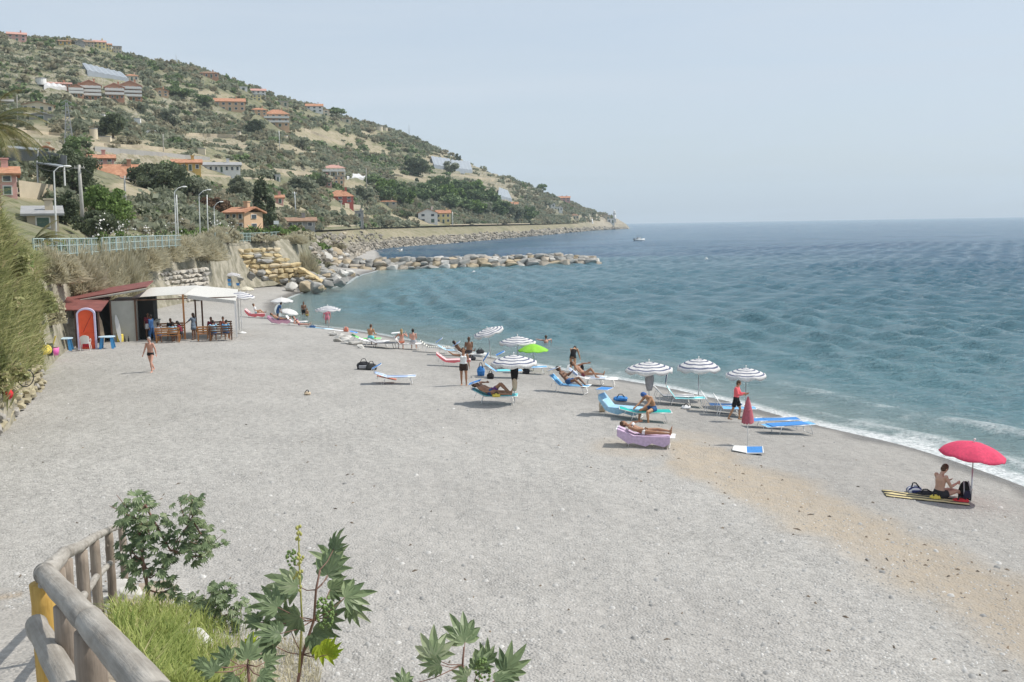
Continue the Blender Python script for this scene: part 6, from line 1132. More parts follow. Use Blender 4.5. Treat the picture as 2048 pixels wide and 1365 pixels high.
def house(label, px, py, w, h, wall='cream', roof='tile', rtype='hip', floors=2, yaw=0, depth=None, win=3, balc=False, chim=True, cat='house', name='house', r=None, ov=.5, sidewin=1, rh=None, group=None, z=None, doors=1, arches=False):
    p0 = g(px, py) if r is None else at_r(px, py, r)
    if r is not None and z is None: p0.z = gz(p0.x, p0.y)
    CLR.append((px, py, w, h, rng_of(p0)))
    k = m_per_px(p0); W = w * k; H = h * k; D = depth or max(5., min(W * .7, 11)); ang = math.atan2(-p0.x, p0.y) + R(yaw); t = thing(name, label, cat, p0, ang, group)
    hr_ = (0 if rtype == 'flat' else (rh if rh is not None else min(H * .32, W * .22))); hw = H - hr_; m = MB(); m.box((0, D / 2, hw / 2 - 1.5), (W, D, hw + 3)); 
    if rtype == 'gable': m.add([(-W / 2, 0, hw), (W / 2, 0, hw), (0, 0, H - .1), (-W / 2, D, hw), (W / 2, D, hw), (0, D, H - .1)], [(0, 1, 2), (4, 3, 5)])
    wl = m.build('wall', W_[wall], t); rf = MB(); e = ov
    if rtype == 'hip': rid = min(W, D) / 2; a = max(0, W / 2 - rid); rf.add([(-W / 2 - e, -e, hw), (W / 2 + e, -e, hw), (W / 2 + e, D + e, hw), (-W / 2 - e, D + e, hw), (-a, D / 2, H), (a, D / 2, H)], [(0, 1, 5, 4), (1, 2, 5), (2, 3, 4, 5), (3, 0, 4), (3, 2, 1, 0)])
    elif rtype == 'gable': [rf.slab([(-W / 2 - e, -e, hw - .2), (0, -e, H), (0, D + e, H), (-W / 2 - e, D + e, hw - .2)], .22), rf.slab([(0, -e, H), (W / 2 + e, -e, hw - .2), (W / 2 + e, D + e, hw - .2), (0, D + e, H)], .22)]
    elif rtype == 'side': [rf.slab([(-W / 2 - e, -e, hw - .1), (W / 2 + e, -e, hw - .1), (W / 2 + e, D / 2, H), (-W / 2 - e, D / 2, H)], .22), rf.slab([(-W / 2 - e, D / 2, H), (W / 2 + e, D / 2, H), (W / 2 + e, D + e, hw - .1), (-W / 2 - e, D + e, hw - .1)], .22)]
    elif rtype == 'shed': rf.slab([(-W / 2 - e, -e, hw), (W / 2 + e, -e, hw), (W / 2 + e, D + e, H + .3), (-W / 2 - e, D + e, H + .3)], .2)
    else: rf.box((0, D / 2, hw + .12), (W + e, D + e, .3))
    ro = rf.build('roof', R_[roof], t)
    if chim and w > 14: c = MB(); c.box((W * .22, D * .45, H + .1), (.7, .7, 1.4)); c.box((W * .22, D * .45, H + .9), (.9, .9, .15)); c.build('chimney', W_[wall], ro)
    fh = hw / floors
    for fl in range(floors):
        for i in range(win):
            x = (i + .5) / win * W - W / 2; zc = fl * fh + fh * .52; ww = min(W / win * .38, 1.5 if k < .4 else 2.0); wh = fh * .45; door = (fl == 0 and i == win // 2 and doors)
            if door: wh = fh * .72; zc = wh / 2 + .05
            f = MB(); f.box((x, -.04, zc), (ww + .25, .12, wh + .25)); fo = f.build('door' if door else 'window', MTRIM, t); q = MB(); q.box((x, -.12, zc), (ww, .06, wh)); q.build('pane', MWIN if not door else MSHUT, fo)
        if sidewin:
            for sg in (-1, 1):
                f = MB(); f.box((sg * (W / 2 + .04), D * .5, fl * fh + fh * .52), (.12, 1.4, fh * .5)); fo = f.build('window', MTRIM, t); q = MB(); q.box((sg * (W / 2 + .12), D * .5, fl * fh + fh * .52), (.06, 1.15, fh * .42)); q.build('pane', MWIN, fo)
        if balc and fl > 0: b = MB(); b.box((0, -.75, fl * fh), (W * 1.02, 1.5, .18)); b.box((0, -1.46, fl * fh + .5), (W * 1.02, .08, 1.0)); b.box((W * .51 - .04, -.75, fl * fh + .5), (.08, 1.44, 1.0)); b.box((-W * .51 + .04, -.75, fl * fh + .5), (.08, 1.44, 1.0)); b.build('balcony', MBAL, t)
    if arches: 
        b = MB(); b.box((0, -1.8, hw * .5 + .1), (W * 1.03, 3.6, .25)); b.box((0, -3.5, hw * .5 + .6), (W * 1.03, .12, .8)); n_ = max(3, int(W / 3))
        for i in range(n_ + 1): b.box(((i / n_ - .5) * W, -3.4, hw * .25), (.4, .4, hw * .5))
        b.build('terrace', MBAL, t)
    return t
H_ = [ # label, px, py, w, h, kwargs
 ('pale pink house with a red-brown roof at the left end of the skyline', 34, 80, 30, 16, dict(wall='pink', roof='pink', rtype='side')),
 ('low ochre house at the left end of the ridge village', 130, 88, 20, 9, dict(wall='ochre', roof='brown', rtype='side', floors=1)),
 ('grey roofed house in the ridge village', 160, 91, 16, 11, dict(wall='grey', roof='grey', rtype='gable')), ('beige house in the middle of the ridge village', 178, 92, 18, 12, dict(wall='beige', roof='brown', rtype='side')),
 ('tall yellow house of the ridge village', 200, 95, 20, 15, dict(wall='yellow', roof='pink', rtype='side')), ('yellow house with a sloping roof right of the tall yellow one', 215, 99, 14, 13, dict(wall='yellow', roof='tile', rtype='side')),
 ('flat beige block at the right end of the ridge village', 235, 105, 14, 12, dict(wall='beige', roof='grey', rtype='flat')),
 ('small house with an orange roof above the stepped flats', 264, 160, 22, 13, dict(wall='cream', roof='tile', rtype='hip', floors=1)),
 ('long low house with a pink roof left of the stepped flats', 118, 174, 40, 11, dict(wall='terra', roof='pink', rtype='side', floors=1, win=6)),
 ('white-balconied flats with a ridged roof, left block of the stepped pair, its left wing', 153, 192, 24, 22, dict(wall='terra', roof='brown', rtype='gable', floors=3, balc=True, win=3)),
 ('white-balconied flats, left block of the stepped pair, its taller right wing', 180, 197, 38, 34, dict(wall='terra', roof='pink', rtype='gable', floors=4, balc=True, win=4)),
 ('white-balconied flats, right block of the stepped pair, its left wing', 230, 196, 32, 28, dict(wall='terra', roof='pink', rtype='gable', floors=3, balc=True, win=4)),
 ('white-balconied flats, right block of the stepped pair, its tallest wing', 262, 199, 38, 35, dict(wall='terra', roof='pink', rtype='gable', floors=4, balc=True, win=4)),
 ('orange cottage with a red roof just right of the stepped flats', 320, 191, 30, 15, dict(wall='peach', roof='tile', rtype='gable')),
 ('cream house with three dark arches above the dry slope', 76, 223, 52, 19, dict(wall='cream', roof='brown', rtype='gable', floors=1, win=4)),
 ('grey shed below the cream house', 82, 238, 38, 13, dict(wall='grey', roof='grey', rtype='gable', floors=1, win=1, sidewin=0)), ('grey shed roof at the left edge of the hill', 8, 212, 28, 14, dict(wall='grey', roof='grey', rtype='side', floors=1, win=1)),
 ('long brown house just below the skyline', 418, 154, 34, 13, dict(wall='terra', roof='brown', rtype='hip', floors=1, win=4)), ('tiny white chapel-like house under the skyline', 504, 171, 9, 11, dict(wall='white', roof='pink', rtype='gable', win=1)),
 ('white house with a grey roof high on the hill', 517, 191, 27, 15, dict(wall='white', roof='pink', rtype='side', win=3)), ('yellowish annex below the white house high on the hill', 514, 199, 16, 10, dict(wall='yellow', roof='grey', rtype='flat', win=2)),
 ('low white wall-like house left of the white hill house', 487, 179, 14, 6, dict(wall='white', roof='white', rtype='flat', floors=1, win=1)),
 ('long peach house with an orange roof and white ground floor terrace', 460, 220, 56, 25, dict(wall='peach', roof='tile', rtype='side', win=5)), ('small orange house between the two peach ones', 518, 229, 30, 15, dict(wall='peach', roof='tile', rtype='hip', win=3)),
 ('three-storey peach flats with balconies and an orange roof', 554, 252, 46, 34, dict(wall='peach', roof='tile', rtype='hip', floors=3, balc=True, win=4)),
 ('long beige wall-like building right of the skyline trees', 565, 211, 22, 9, dict(wall='beige', roof='grey', rtype='flat', floors=1, win=2)),
 ('white house with orange roof beside the flat-topped skyline pine', 629, 223, 32, 17, dict(wall='white', roof='tile', rtype='side', win=3)), ('small pale tower house right of the white skyline house', 652, 229, 13, 12, dict(wall='cream', roof='tile', rtype='gable', win=1)),
 ('pale low wall house under the flat-topped pine', 688, 243, 26, 7, dict(wall='cream', roof='brown', rtype='flat', floors=1, win=2)),
 ('bright yellow villa left of the long grey building', 374, 340, 50, 22, dict(wall='ochre', roof='tile', rtype='side', floors=1, win=4)), ('long low grey building with a row of round windows', 438, 343, 78, 20, dict(wall='white', roof='grey', rtype='side', floors=1, win=8)),
 ('cream arcaded villa on the mid slope', 668, 350, 42, 22, dict(wall='cream', roof='pink', rtype='hip', win=5, arches=True)), ('reddish house wall below the cream arcaded villa', 648, 372, 30, 22, dict(wall='pink', roof='pink', rtype='gable', win=3)), ('small beige house below the villa to its right', 678, 366, 20, 14, dict(wall='peach', roof='grey', rtype='flat', win=2)),
 ('square red house with an orange hipped roof', 681, 404, 50, 25, dict(wall='red', roof='tile', rtype='hip', win=3, rh=2.4)), ('low building with an orange roof right of the red house', 775, 410, 36, 12, dict(wall='beige', roof='tile', rtype='hip', floors=1)),
 ('peach gabled house behind the hedge right of the lamps', 470, 452, 42, 44, dict(wall='peach', roof='tile', rtype='side', r=158, win=3, yaw=-35)), ('beige two-storey house with orange roof behind the dark cypress', 499, 440, 50, 38, dict(wall='beige', roof='tile', rtype='hip', r=185, win=3)),
 ('small pink cottage with an orange roof right of the dark cypress', 554, 405, 24, 16, dict(wall='pink', roof='tile', rtype='side', floors=1, win=2)), ('long dark low building with a beige roof on the headland', 590, 449, 76, 20, dict(wall='grey', roof='brown', rtype='side', floors=1, win=4, r=205)),
 ('tiny white hut with one dark door on the mid slope', 556, 361, 9, 11, dict(wall='white', roof='white', rtype='flat', floors=1, win=1)), ('narrow grey-blue structure by the coast road below the red house', 719, 452, 16, 30, dict(wall='grey', roof='grey', rtype='flat', floors=2, win=1)),
 ('white gabled house by the coast road', 856, 444, 38, 28, dict(wall='white', roof='tile', rtype='gable', win=2)), ('yellow house with an orange roof joined to the white gabled one', 887, 445, 28, 26, dict(wall='yellow', roof='tile', rtype='side', win=3)),
 ('orange house stepping down the slope near the cape', 1025, 421, 22, 18, dict(wall='peach', roof='tile', rtype='side')), ('grey-roofed house right of the orange one near the cape', 1045, 426, 18, 12, dict(wall='beige', roof='grey', rtype='side')), ('white-topped house lowest of the three near the cape', 1062, 434, 18, 16, dict(wall='cream', roof='white', rtype='flat')),
 ('pale pink villa on the descending skyline before the cape', 1128, 402, 24, 11, dict(wall='pink', roof='tile', rtype='side')), ('beige house by the far road under the cape ridge', 1149, 437, 17, 11, dict(wall='cream', roof='beige' if False else 'brown', rtype='hip', floors=1)),
 ('white stepped villas on the slope above the far road', 1100, 414, 20, 8, dict(wall='white', roof='white', rtype='flat', floors=1)), ('lowest white villa of the stepped ones above the far road', 1117, 421, 16, 8, dict(wall='white', roof='white', rtype='flat', floors=1)),
 ('orange-roofed pink house behind the utility pole', 193, 333, 60, 24, dict(wall='pink', roof='tile', rtype='side', win=4)), ('low house with a wide bright orange roof below the pink one', 235, 350, 96, 22, dict(wall='terra', roof='tile', rtype='side', floors=1, win=5, rh=2.6)),
 ('house with an orange roof cut by the left edge', -6, 350, 60, 50, dict(wall='pink', roof='tile', rtype='side', r=120, win=2)), ('grey-roofed concrete hut by the first street lamp', 86, 442, 52, 34, dict(wall='beige', roof='grey', rtype='shed', floors=1, win=1, r=100, sidewin=0)),
 ('small orange-roofed cottage above the net greenhouse', 92, 302, 20, 10, dict(wall='peach', roof='tile', rtype='gable', floors=1, win=1))]
for l_, x, y, w, h, kw in H_: house(l_, x, y + 2, w, h, **kw)
# water tanks, stone drums
def tank(label, px, py, w, h, box=False, wall='cream'):
    p0 = g(px, py); CLR.append((px, py, w, h, rng_of(p0))); k = m_per_px(p0); t = thing('water_tank', label, 'water tank', p0, R(12), 'water tanks on the terraces'); m = MB(); W = w * k; H = h * k
    if box: m.box((0, 0, H / 2 - .5), (W, W, H + 1))
    else: m.tube([(0, 0, -1), (0, 0, H)], W / 2, 18)
    m.build('wall', W_[wall], t, not box and False); c = MB(); (c.box((0, 0, H + .1), (W * 1.04, W * 1.04, .2)) if box else c.tube([(0, 0, H), (0, 0, H + .25)], W * .53, 18)); c.build('lid', R_['grey'], t)
for a in [('tall round stone tank beside the large dark tree', 188, 278, 14, 17, False), ('low square tank right of the tall round one', 212, 285, 18, 9, True), ('white box tank above the large dark tree', 204, 240, 11, 9, True, 'white'), ('white box tank on the slope right of it', 274, 248, 13, 9, True, 'white'), ('long white tank roof left of the terraces', 297, 271, 24, 8, True, 'white'), ('round cream tank below the peach houses', 478, 277, 9, 11, False), ('round tank beneath the three-storey flats', 570, 281, 12, 8, False), ('larger round tank on the skyline right of the pine', 759, 262, 13, 8, False), ('smaller round tank on the skyline', 771, 262, 8, 6, False), ('square stone tank in the fields above the long grey building', 404, 309, 13, 10, True), ('white tank under the trees by the first terraces', 82, 166, 18, 7, False, 'white')]: tank(*a)
# greenhouses: ranges of glazed ridges
MGH = mat('greenhouse_film', (.30, .33, .36), .4, .1, .5, spec=.5)
def greenhouse(label, pts, n, h=2.5, m_=None, name='greenhouse'):
    A, B, Cc, Dd = [g(*q) for q in pts]; xs_ = [q[0] for q in pts]; ys_ = [q[1] for q in pts]; CLR.append(((min(xs_) + max(xs_)) / 2, max(ys_) , max(xs_) - min(xs_), (max(ys_) - min(ys_)) * 1.1, max(map(rng_of, (A, B, Cc, Dd))))); t = thing(name, label, 'greenhouse', A); 
    for i in range(n):
        f0, f1 = i / n, (i + 1) / n; a = A.lerp(B, f0); b = A.lerp(B, f1); c = Dd.lerp(Cc, f0); d = Dd.lerp(Cc, f1); u_ = V3(0, 0, 1); q = MB(); e = [x - A for x in (a, b, d, c)]; r0 = (e[0] + e[1]) / 2 + u_ * (h + .45); r1 = (e[3] + e[2]) / 2 + u_ * (h + .45)
        q.add([e[0] - u_, e[1] - u_, e[2] - u_, e[3] - u_, e[0] + u_ * h, e[1] + u_ * h, e[2] + u_ * h, e[3] + u_ * h, r0, r1], [(0, 1, 5, 8, 4), (2, 3, 7, 9, 6), (4, 8, 9, 7), (8, 5, 6, 9), (1, 2, 6, 5), (3, 0, 4, 7)]); q.build('bay', m_ or MGH, t)
greenhouse('long sloping blue-grey greenhouse above the stepped flats', [(175, 152), (258, 168), (245, 156), (165, 137)], 7)
greenhouse('stepped grey greenhouses high on the right of the hill', [(868, 337), (905, 343), (900, 325), (862, 320)], 5); greenhouse('second range of grey greenhouses right of the stepped ones', [(905, 343), (945, 347), (940, 330), (902, 327)], 5); greenhouse('small grey greenhouse halfway down the far slope', [(996, 398), (1024, 405), (1016, 388), (998, 382)], 4)
greenhouse('white plastic tunnels beside the cream arcaded villa', [(694, 360), (736, 362), (730, 354), (694, 353)], 4, 1.2, R_['white']); greenhouse('long white tunnel beside the long pink-roofed house', [(88, 180), (138, 183), (136, 176), (90, 174)], 4, 1.5, R_['white'])
# terrace retaining walls that read as pale bands
def terr_wall(label, x0, y0, x1, y1, hpx, wall='beige'):
    A = g(x0, y0); B = g(x1, y1); k = m_per_px(A); [CLR.append((x0 + (x1 - x0) * (q + .5) / 6, y0 + (y1 - y0) * (q + .5) / 6, abs(x1 - x0) / 6, hpx, rng_of(A.lerp(B, (q + .5) / 6)))) for q in range(6)]; d = B - A; n_ = 14; m = MB(); vs = []
    for i in range(n_ + 1):
        q = g(x0 + (x1 - x0) * i / n_, y0 + (y1 - y0) * i / n_); back = nrm(V3(q.x, q.y, 0)) * .6
        for p_ in (q + V3(0, 0, -1), q + V3(0, 0, hpx * k), q + back + V3(0, 0, hpx * k), q + back + V3(0, 0, -1)): vs.append(p_)
    m.add(vs, [(i * 4 + j, i * 4 + (j + 1) % 4, i * 4 + 4 + (j + 1) % 4, i * 4 + 4 + j) for i in range(n_) for j in range(4)] + [(0, 1, 2, 3), tuple(n_ * 4 + j for j in (3, 2, 1, 0))]); o = m.build('terrace_wall', W_[wall]); tag(o, label, 'wall', 'retaining walls of the terraces')
for a in [('long grey retaining wall above the orange-roofed houses', 190, 303, 420, 322, 9, 'grey'), ('dry-stone band left of the lattice mast', 0, 262, 125, 272, 5), ('dry-stone band below the tanks', 175, 290, 330, 300, 6), ('pale stone band below the peach houses', 372, 272, 470, 276, 6), ('long dry-stone band under the upper terrace field', 395, 292, 495, 298, 9), ('arched stone wall above the green trees', 548, 345, 625, 352, 8), ('pale stone band on the right slope', 610, 262, 690, 292, 5), ('stone band below the grey greenhouses', 900, 352, 990, 362, 5), ('stone bands stepping down beside the small greenhouse', 975, 385, 1000, 402, 9), ('stone wall in the field right of the pine wood', 790, 352, 905, 372, 4), ('tan wall below the red house', 690, 416, 728, 420, 9), ('low roadside wall under the tan field', 640, 455, 720, 452, 3), ('tan retaining wall behind the palm', 40, 395, 108, 402, 30), ('wall of the road along the far coast', 900, 452, 1060, 449, 3), ('pale wall above the cottage terraces', 400, 352, 548, 362, 4)]: terr_wall(*a)
# net greenhouse with white frame, behind the palm
MNET = mat('net_grey', (.20, .21, .21), .9, .1, 1.); t = thing('net_house', 'dark net greenhouse with white frame posts behind the first street lamp', 'greenhouse', at_r(75, 350, 135)); p0 = t.location.copy(); m = MB()
def loc_(px, py, r_): return at_r(px, py, r_) - p0
m.slab([loc_(15, 296, 150), loc_(75, 300, 135), loc_(75, 322, 135), loc_(15, 322, 150)], .1); m.slab([loc_(76, 300, 135), loc_(133, 312, 128), loc_(133, 330, 128), loc_(76, 322, 135)], .1); m.build('net', MNET, t)
m = MB(); m.slab([loc_(15, 292, 156), loc_(75, 297, 141), loc_(75, 301, 134), loc_(15, 300, 150)], .1); m.slab([loc_(72, 322, 135), loc_(128, 332, 127), loc_(128, 335, 125), loc_(72, 326, 132)], .15); m.build('roof_sheet', MGH, t)
for x, y0, y1, r_ in ((76, 297, 324, 134.5), (74, 322, 368, 132), (128, 331, 372, 126)): m = MB(); m.tube([loc_(x, y0, r_), loc_(x + (2 if y1 > 350 else 0), y1, r_)], .10, 6); m.build('post', MWHITE, t)
# lattice mast, utility poles, lamps, cables
MMAST = mat('mast_grey', (.36, .37, .37), .6, .1, 2)
def mast(label, px, pyb, pyt, w, r=None):
    p0 = g(px, pyb); k = m_per_px(p0); Hh = (pyb - pyt) * k; W = w * k; t = thing('lattice_mast', label, 'power mast', p0, R(20)); m = MB(); lev = [i / 9 for i in range(10)]
    def c_(f, i): s_ = W * .5 * (1 - .82 * f); return V3((-1, 1, 1, -1)[i] * s_, (-1, -1, 1, 1)[i] * s_, f * Hh)
    for i in range(4): m.tube([c_(f, i) for f in lev], .10, 4)
    for a, b in zip(lev[:-1], lev[1:]):
        for i in range(4): m.tube([c_(a, i), c_(b, (i + 1) % 4)], .05, 4); m.tube([c_(a, (i + 1) % 4), c_(b, i)], .05, 4)
    m.build('tower', MMAST, t)
    for f in (.80, .9, .99): q = MB(); q.tube([(-W * .55, 0, f * Hh), (0, 0, f * Hh + .6), (W * .55, 0, f * Hh)], .09, 4); q.build('cross_arm', MMAST, t)
mast('grey lattice power mast standing on the dry slope', 139, 295, 216, 15)
MCON = mat('concrete_pole', (.50, .48, .44), .9, .1, 3)
def pole(label, x, yb, yt, r, xt=None, m_=MCON, rad=.12, arm=True):
    p0 = at_r(x, yb, r); top = at_r(xt or x, yt, r); t = thing('utility_pole', label, 'utility pole', p0, 0, 'utility poles'); m = MB(); m.tube([(0, 0, -4), (top - p0) * .5, top - p0], [rad * 1.3, rad, rad * .8], 8); m.build('pole', m_, t, True)
    if arm: q = MB(); e = top - p0; q.box((e.x, e.y, e.z - .3), (1.0, .1, .1)); [q.tube([(e.x + s_, e.y, e.z - .28), (e.x + s_, e.y, e.z - .08)], .04, 6) for s_ in (-.42, 0, .42)]; q.build('cross_arm', m_, t)
    return top
poles = [pole('thick concrete utility pole among the dark trees', 163, 403, 330, 105, 158, rad=.17), pole('thin grey pole right of the bright green tree', 250, 398, 352, 125, 249), pole('double-armed pole above the wide dark tree', 326, 366, 334, 190, 325), pole('white pole standing on the green bank right of the cypress', 591, 416, 384, 230, 589, MWHITE), pole('slim pole below the red house', 683, 432, 400, 330, 682), pole('concrete pole next to the peach gabled house', 506, 446, 414, 165, 505)]
pole('thin mast standing on the skyline right of the village', 353, 135, 108, 700, 352, MMAST, .16, False); pole('thin mast on the skyline right of the lone round tree', 818, 268, 250, 830, 818, MMAST, .16, False); pole('pole on the slope under the villa', 733, 362, 336, 470, 732, MCON, .16, False); pole('pole in the fields left of the round tank', 559, 285, 262, 480, 558, MWHITE, .16, False); pole('pole among the upper scrub', 611, 300, 272, 520, 611, MCON, .16, False); pole('pole beside the yellow coast house', 905, 444, 424, 500, 905, MWHITE, .16, False); pole('tall pale post at the far shore before the cape', 1186, 461, 438, 1080, 1184, MWHITE, .9, False)
for a in [(34, 222, 190, 330), (326, 292, 268, 300), (384, 304, 288, 330), (405, 312, 296, 320)]: pole('thin pole standing on the terraces' + {34: ' left of the cream house', 326: ' above the grey retaining wall', 384: ' left of the stone tank', 405: ' at the square stone tank'}[a[0]], a[0], a[1], a[2], a[3], a[0], MCON, .12, False)
def lamp(label, x, yb, yt, r, arm, up=4):
    p0 = at_r(x, yb, r); p0.z = min(p0.z, gz(p0.x, p0.y)); top = at_r(x - 1, yt + 10, r) - p0; e = at_r(x + arm, yt, r) - p0; t = thing('street_lamp', label, 'street lamp', p0, 0, 'street lamps along the promenade'); m = MB(); m.tube([(0, 0, -.2), top * .6, top, top.lerp(e, .5) + V3(0, 0, .12), e], [.07, .06, .045, .035, .03], 8); m.build('pole', MWHITE, t, True)
    q = MB(); d = (e - top); d.z = 0; d.normalize(); M = Matrix.Rotation(math.atan2(d.y, d.x), 3, 'Z'); q.ell(e + d * .2, (.28, .11, .08), M, 10, 6); q.build('lamp_head', MWHITE, t, True)
lamp('street lamp nearest the camera, left of the utility pole', 109, 445, 333, 76, 19); lamp('street lamp between the trees, its head lit bright by the sun', 350, 452, 374, 104, 14); lamp('street lamp right of the sunlit one', 399, 456, 380, 118, 15); 
pole('bare white post beside the sunlit lamp', 355, 450, 390, 106, 353, MWHITE, .06, False); pole('bare white post right of the second lamp pair', 415, 456, 390, 120, 414, MWHITE, .06, False)
lamp('street lamp at the peach gabled house', 429, 460, 404, 132, 10)
MCAB = mat('cable', (.08, .08, .08), .7, .1)
def cable(a, b, sag, label, rad=.02):
    m = MB(); m.tube([a.lerp(b, i / 12) - V3(0, 0, sag * 4 * (i / 12) * (1 - i / 12)) for i in range(13)], rad, 4); o = m.build('cable', MCAB); tag(o, label, 'cable')
cable(poles[0], at_r(10, 290, 85), 1.2, 'cable sagging left from the thick concrete pole over the net greenhouse'); cable(poles[0], poles[1], .8, 'cable from the concrete pole to the thin grey pole'); cable(poles[1], poles[2], 1.5, 'cable rising from the thin grey pole to the double-armed pole'); cable(at_r(282, 384, 100), at_r(350, 392, 104), 1.0, 'cable sagging between the trees and the sunlit lamp'); cable(at_r(354, 392, 104), at_r(399, 390, 118), 1.2, 'cable sagging between the sunlit lamp and the next one')
# lighthouse and its building on the cape
p0 = g(1229, 444); k = m_per_px(p0); t = thing('lighthouse', 'small white lighthouse on the cape', 'lighthouse', p0); m = MB(); m.tube([(0, 0, -2), (0, 0, 16 * k)], [2.2, 1.6], 14); m.build('tower', W_['white'], t, True); m = MB(); m.tube([(0, 0, 16 * k), (0, 0, 16 * k + .5)], 2.4, 14); m.tube([(0, 0, 16 * k + .5), (0, 0, 16 * k + 3)], 1.2, 12); m.tube([(0, 0, 16 * k + 3), (0, 0, 16 * k + 4)], [1.4, .1], 12); m.build('lantern', W_['white'], t)
house('white keeper building at the foot of the lighthouse', 1222, 447, 14, 9, wall='white', roof='grey', rtype='flat', floors=1, win=2); house('brown pointed-roof house left of the lighthouse', 1212, 440, 16, 11, wall='beige', roof='brown', rtype='gable', floors=1, win=2)
# motor boat
p0 = at_z(1279, 482, SEA); t = thing('motor_boat', 'small white motor boat with a canopy and people, far out right of the cape', 'boat', p0, R(20)); L_ = 5.; st_ = [(-.5, .75, .0), (-.2, .9, 0), (.15, .85, .03), (.38, .5, .10), (.5, .03, .2)]; vs = []
for f, w_, z_ in st_: vs += [(f * L_, -w_, .75 + z_), (f * L_, -w_ * .8, .1), (f * L_, 0, -.3), (f * L_, w_ * .8, .1), (f * L_, w_, .75 + z_)]
m = MB(); m.add(vs, [(i * 5 + j, (i + 1) * 5 + j, (i + 1) * 5 + j + 1, i * 5 + j + 1) for i in range(4) for j in range(4)] + [(0, 1, 2, 3, 4)] + [(i * 5 + 4, (i + 1) * 5 + 4, (i + 1) * 5, i * 5) for i in range(4)]); m.build('hull', MWHITE, t, True)
m = MB(); m.box((-.3, 0, 1.1), (1.2, 1.0, .7)); m.build('console', MWHITE, t); m = MB(); m.slab([(-1.4, -.8, 2.3), (.6, -.8, 2.35), (.6, .8, 2.35), (-1.4, .8, 2.3)], .06); [m.tube([(x, y, .8), (x, y, 2.3)], .03, 5) for x in (-1.3, .5) for y in (-.7, .7)]; m.build('canopy', MSLATE, t); m = MB(); m.box((-2.6, 0, .7), (.35, .35, .9)); m.build('outboard_motor', MDARK, t)
for i, (dx, dy, lb) in enumerate([(-.9, .25, 'person in dark clothes sitting at the stern of the motor boat'), (.9, -.1, 'person in a light shirt sitting in the bow of the motor boat')]): person(lb, p0 + V3(dx, dy, .35), R(60), sit(pz=.45), 1.7, 'tan', 'dark', [('shirt', MNAVY if i == 0 else MLBLUE), ('shorts', MDARK)])
for i, (x, y, c_) in enumerate([(948, 547, 'white'), (1413, 519, 'white'), (1892, 437, 'white')]):
    if i < 2: p0 = at_z(x, y, SEA); m = MB(); m.ell((0, 0, .05), .35 if i == 0 else .3); m.tube([(0, 0, .3), (0, 0, .5)], .05, 6); o = m.build('buoy', MWHITE, None, True); o.location = p0; tag(o, ['small white buoy floating off the breakwater', 'white buoy floating alone in the open sea'][i], 'buoy')
# seagull-like white boat shape over the breakwater: a light sea gull on the crest
def gull():
    p0 = at_z(801, 512, SEA + 3.0); p0 = at_r(801, 502, 192); m = MB(); m.ell((0, 0, 0), (.34, .13, .13), None, 10, 7); m.ell((.36, 0, .08), (.11, .09, .09), None, 8, 6); m.tube([(.45, 0, .07), (.56, 0, .04)], [.03, .008], 5); m.slab([(-.3, -.06, 0), (-.62, -.12, -.02), (-.62, .12, -.02), (-.3, .06, 0)], .03)
    for sg in (-1, 1): m.slab([(.15, sg * .08, .05), (-.12, sg * .08, .05), (-.22, sg * .75, .30), (.10, sg * .78, .34)], .03); m.slab([(.10, sg * .78, .34), (-.22, sg * .75, .30), (-.42, sg * 1.25, .12), (-.30, sg * 1.3, .14)], .02)
    t = thing('seagull', 'white gull flying over the root of the breakwater', 'gull', p0, R(-20)); o = m.build('body', MWHITE, t, True)
gull()
# road sign on the headland
p0 = at_r(556, 462, 150); p0.z = gz(p0.x, p0.y); t = thing('road_sign', 'small white road sign on a post at the end of the promenade', 'sign', p0, R(20)); tp = at_r(554, 444, 150).z - p0.z; m = MB(); m.tube([(0, 0, 0), (0, 0, tp)], .04, 6); m.build('post', MPOLE, t); m = MB(); m.box((-.2, -.04, tp - .1), (.75, .04, .5)); m.build('panel', MWHITE, t)
# ---- promenade railing
MRAIL = mat('rail_paint', (.42, .52, .50), .5, .1, 6)
def railing(label, pts, lo=.02, hgt=1.05, sp=.62, per=1):
    P_ = []
    for (x, y, r) in pts: q = at_r(x, y, r); P_.append(q)
    t = thing('railing', label, 'railing', P_[0]); o0 = P_[0]; m = MB()
    for dz in (0, -.42, -.95): m.tube([q - o0 + V3(0, 0, dz) for q in P_], .035 if dz == 0 else .025, 6)
    m.build('rails', MRAIL, t, True); n = 0
    for a, b in zip(P_[:-1], P_[1:]):
        d = b - a; k_ = max(1, int(d.length / 1.7))
        for i in range(k_): q = a + d * i / k_ - o0; m = MB(); m.box((q.x, q.y, q.z - .55), (.09, .09, 1.15)); m.build('post', MRAIL, t); n += 1
        nb = int(d.length / .45); m = MB()
        for i in range(nb): q = a + d * i / nb - o0; m.tube([(q.x, q.y, q.z - .95), (q.x, q.y, q.z)], .018, 4)
        m.build('balusters', MRAIL, t)
railing('green-grey metal railing along the promenade, left stretch', [(66, 478, 63), (120, 478, 68), (195, 477, 77)]); railing('green-grey metal railing along the promenade, right stretch', [(203, 476, 79), (280, 473, 90), (362, 471, 101)])
railing('grey railing at the end of the promenade above the block wall', [(430, 466, 118), (500, 467, 134), (560, 464, 146)])
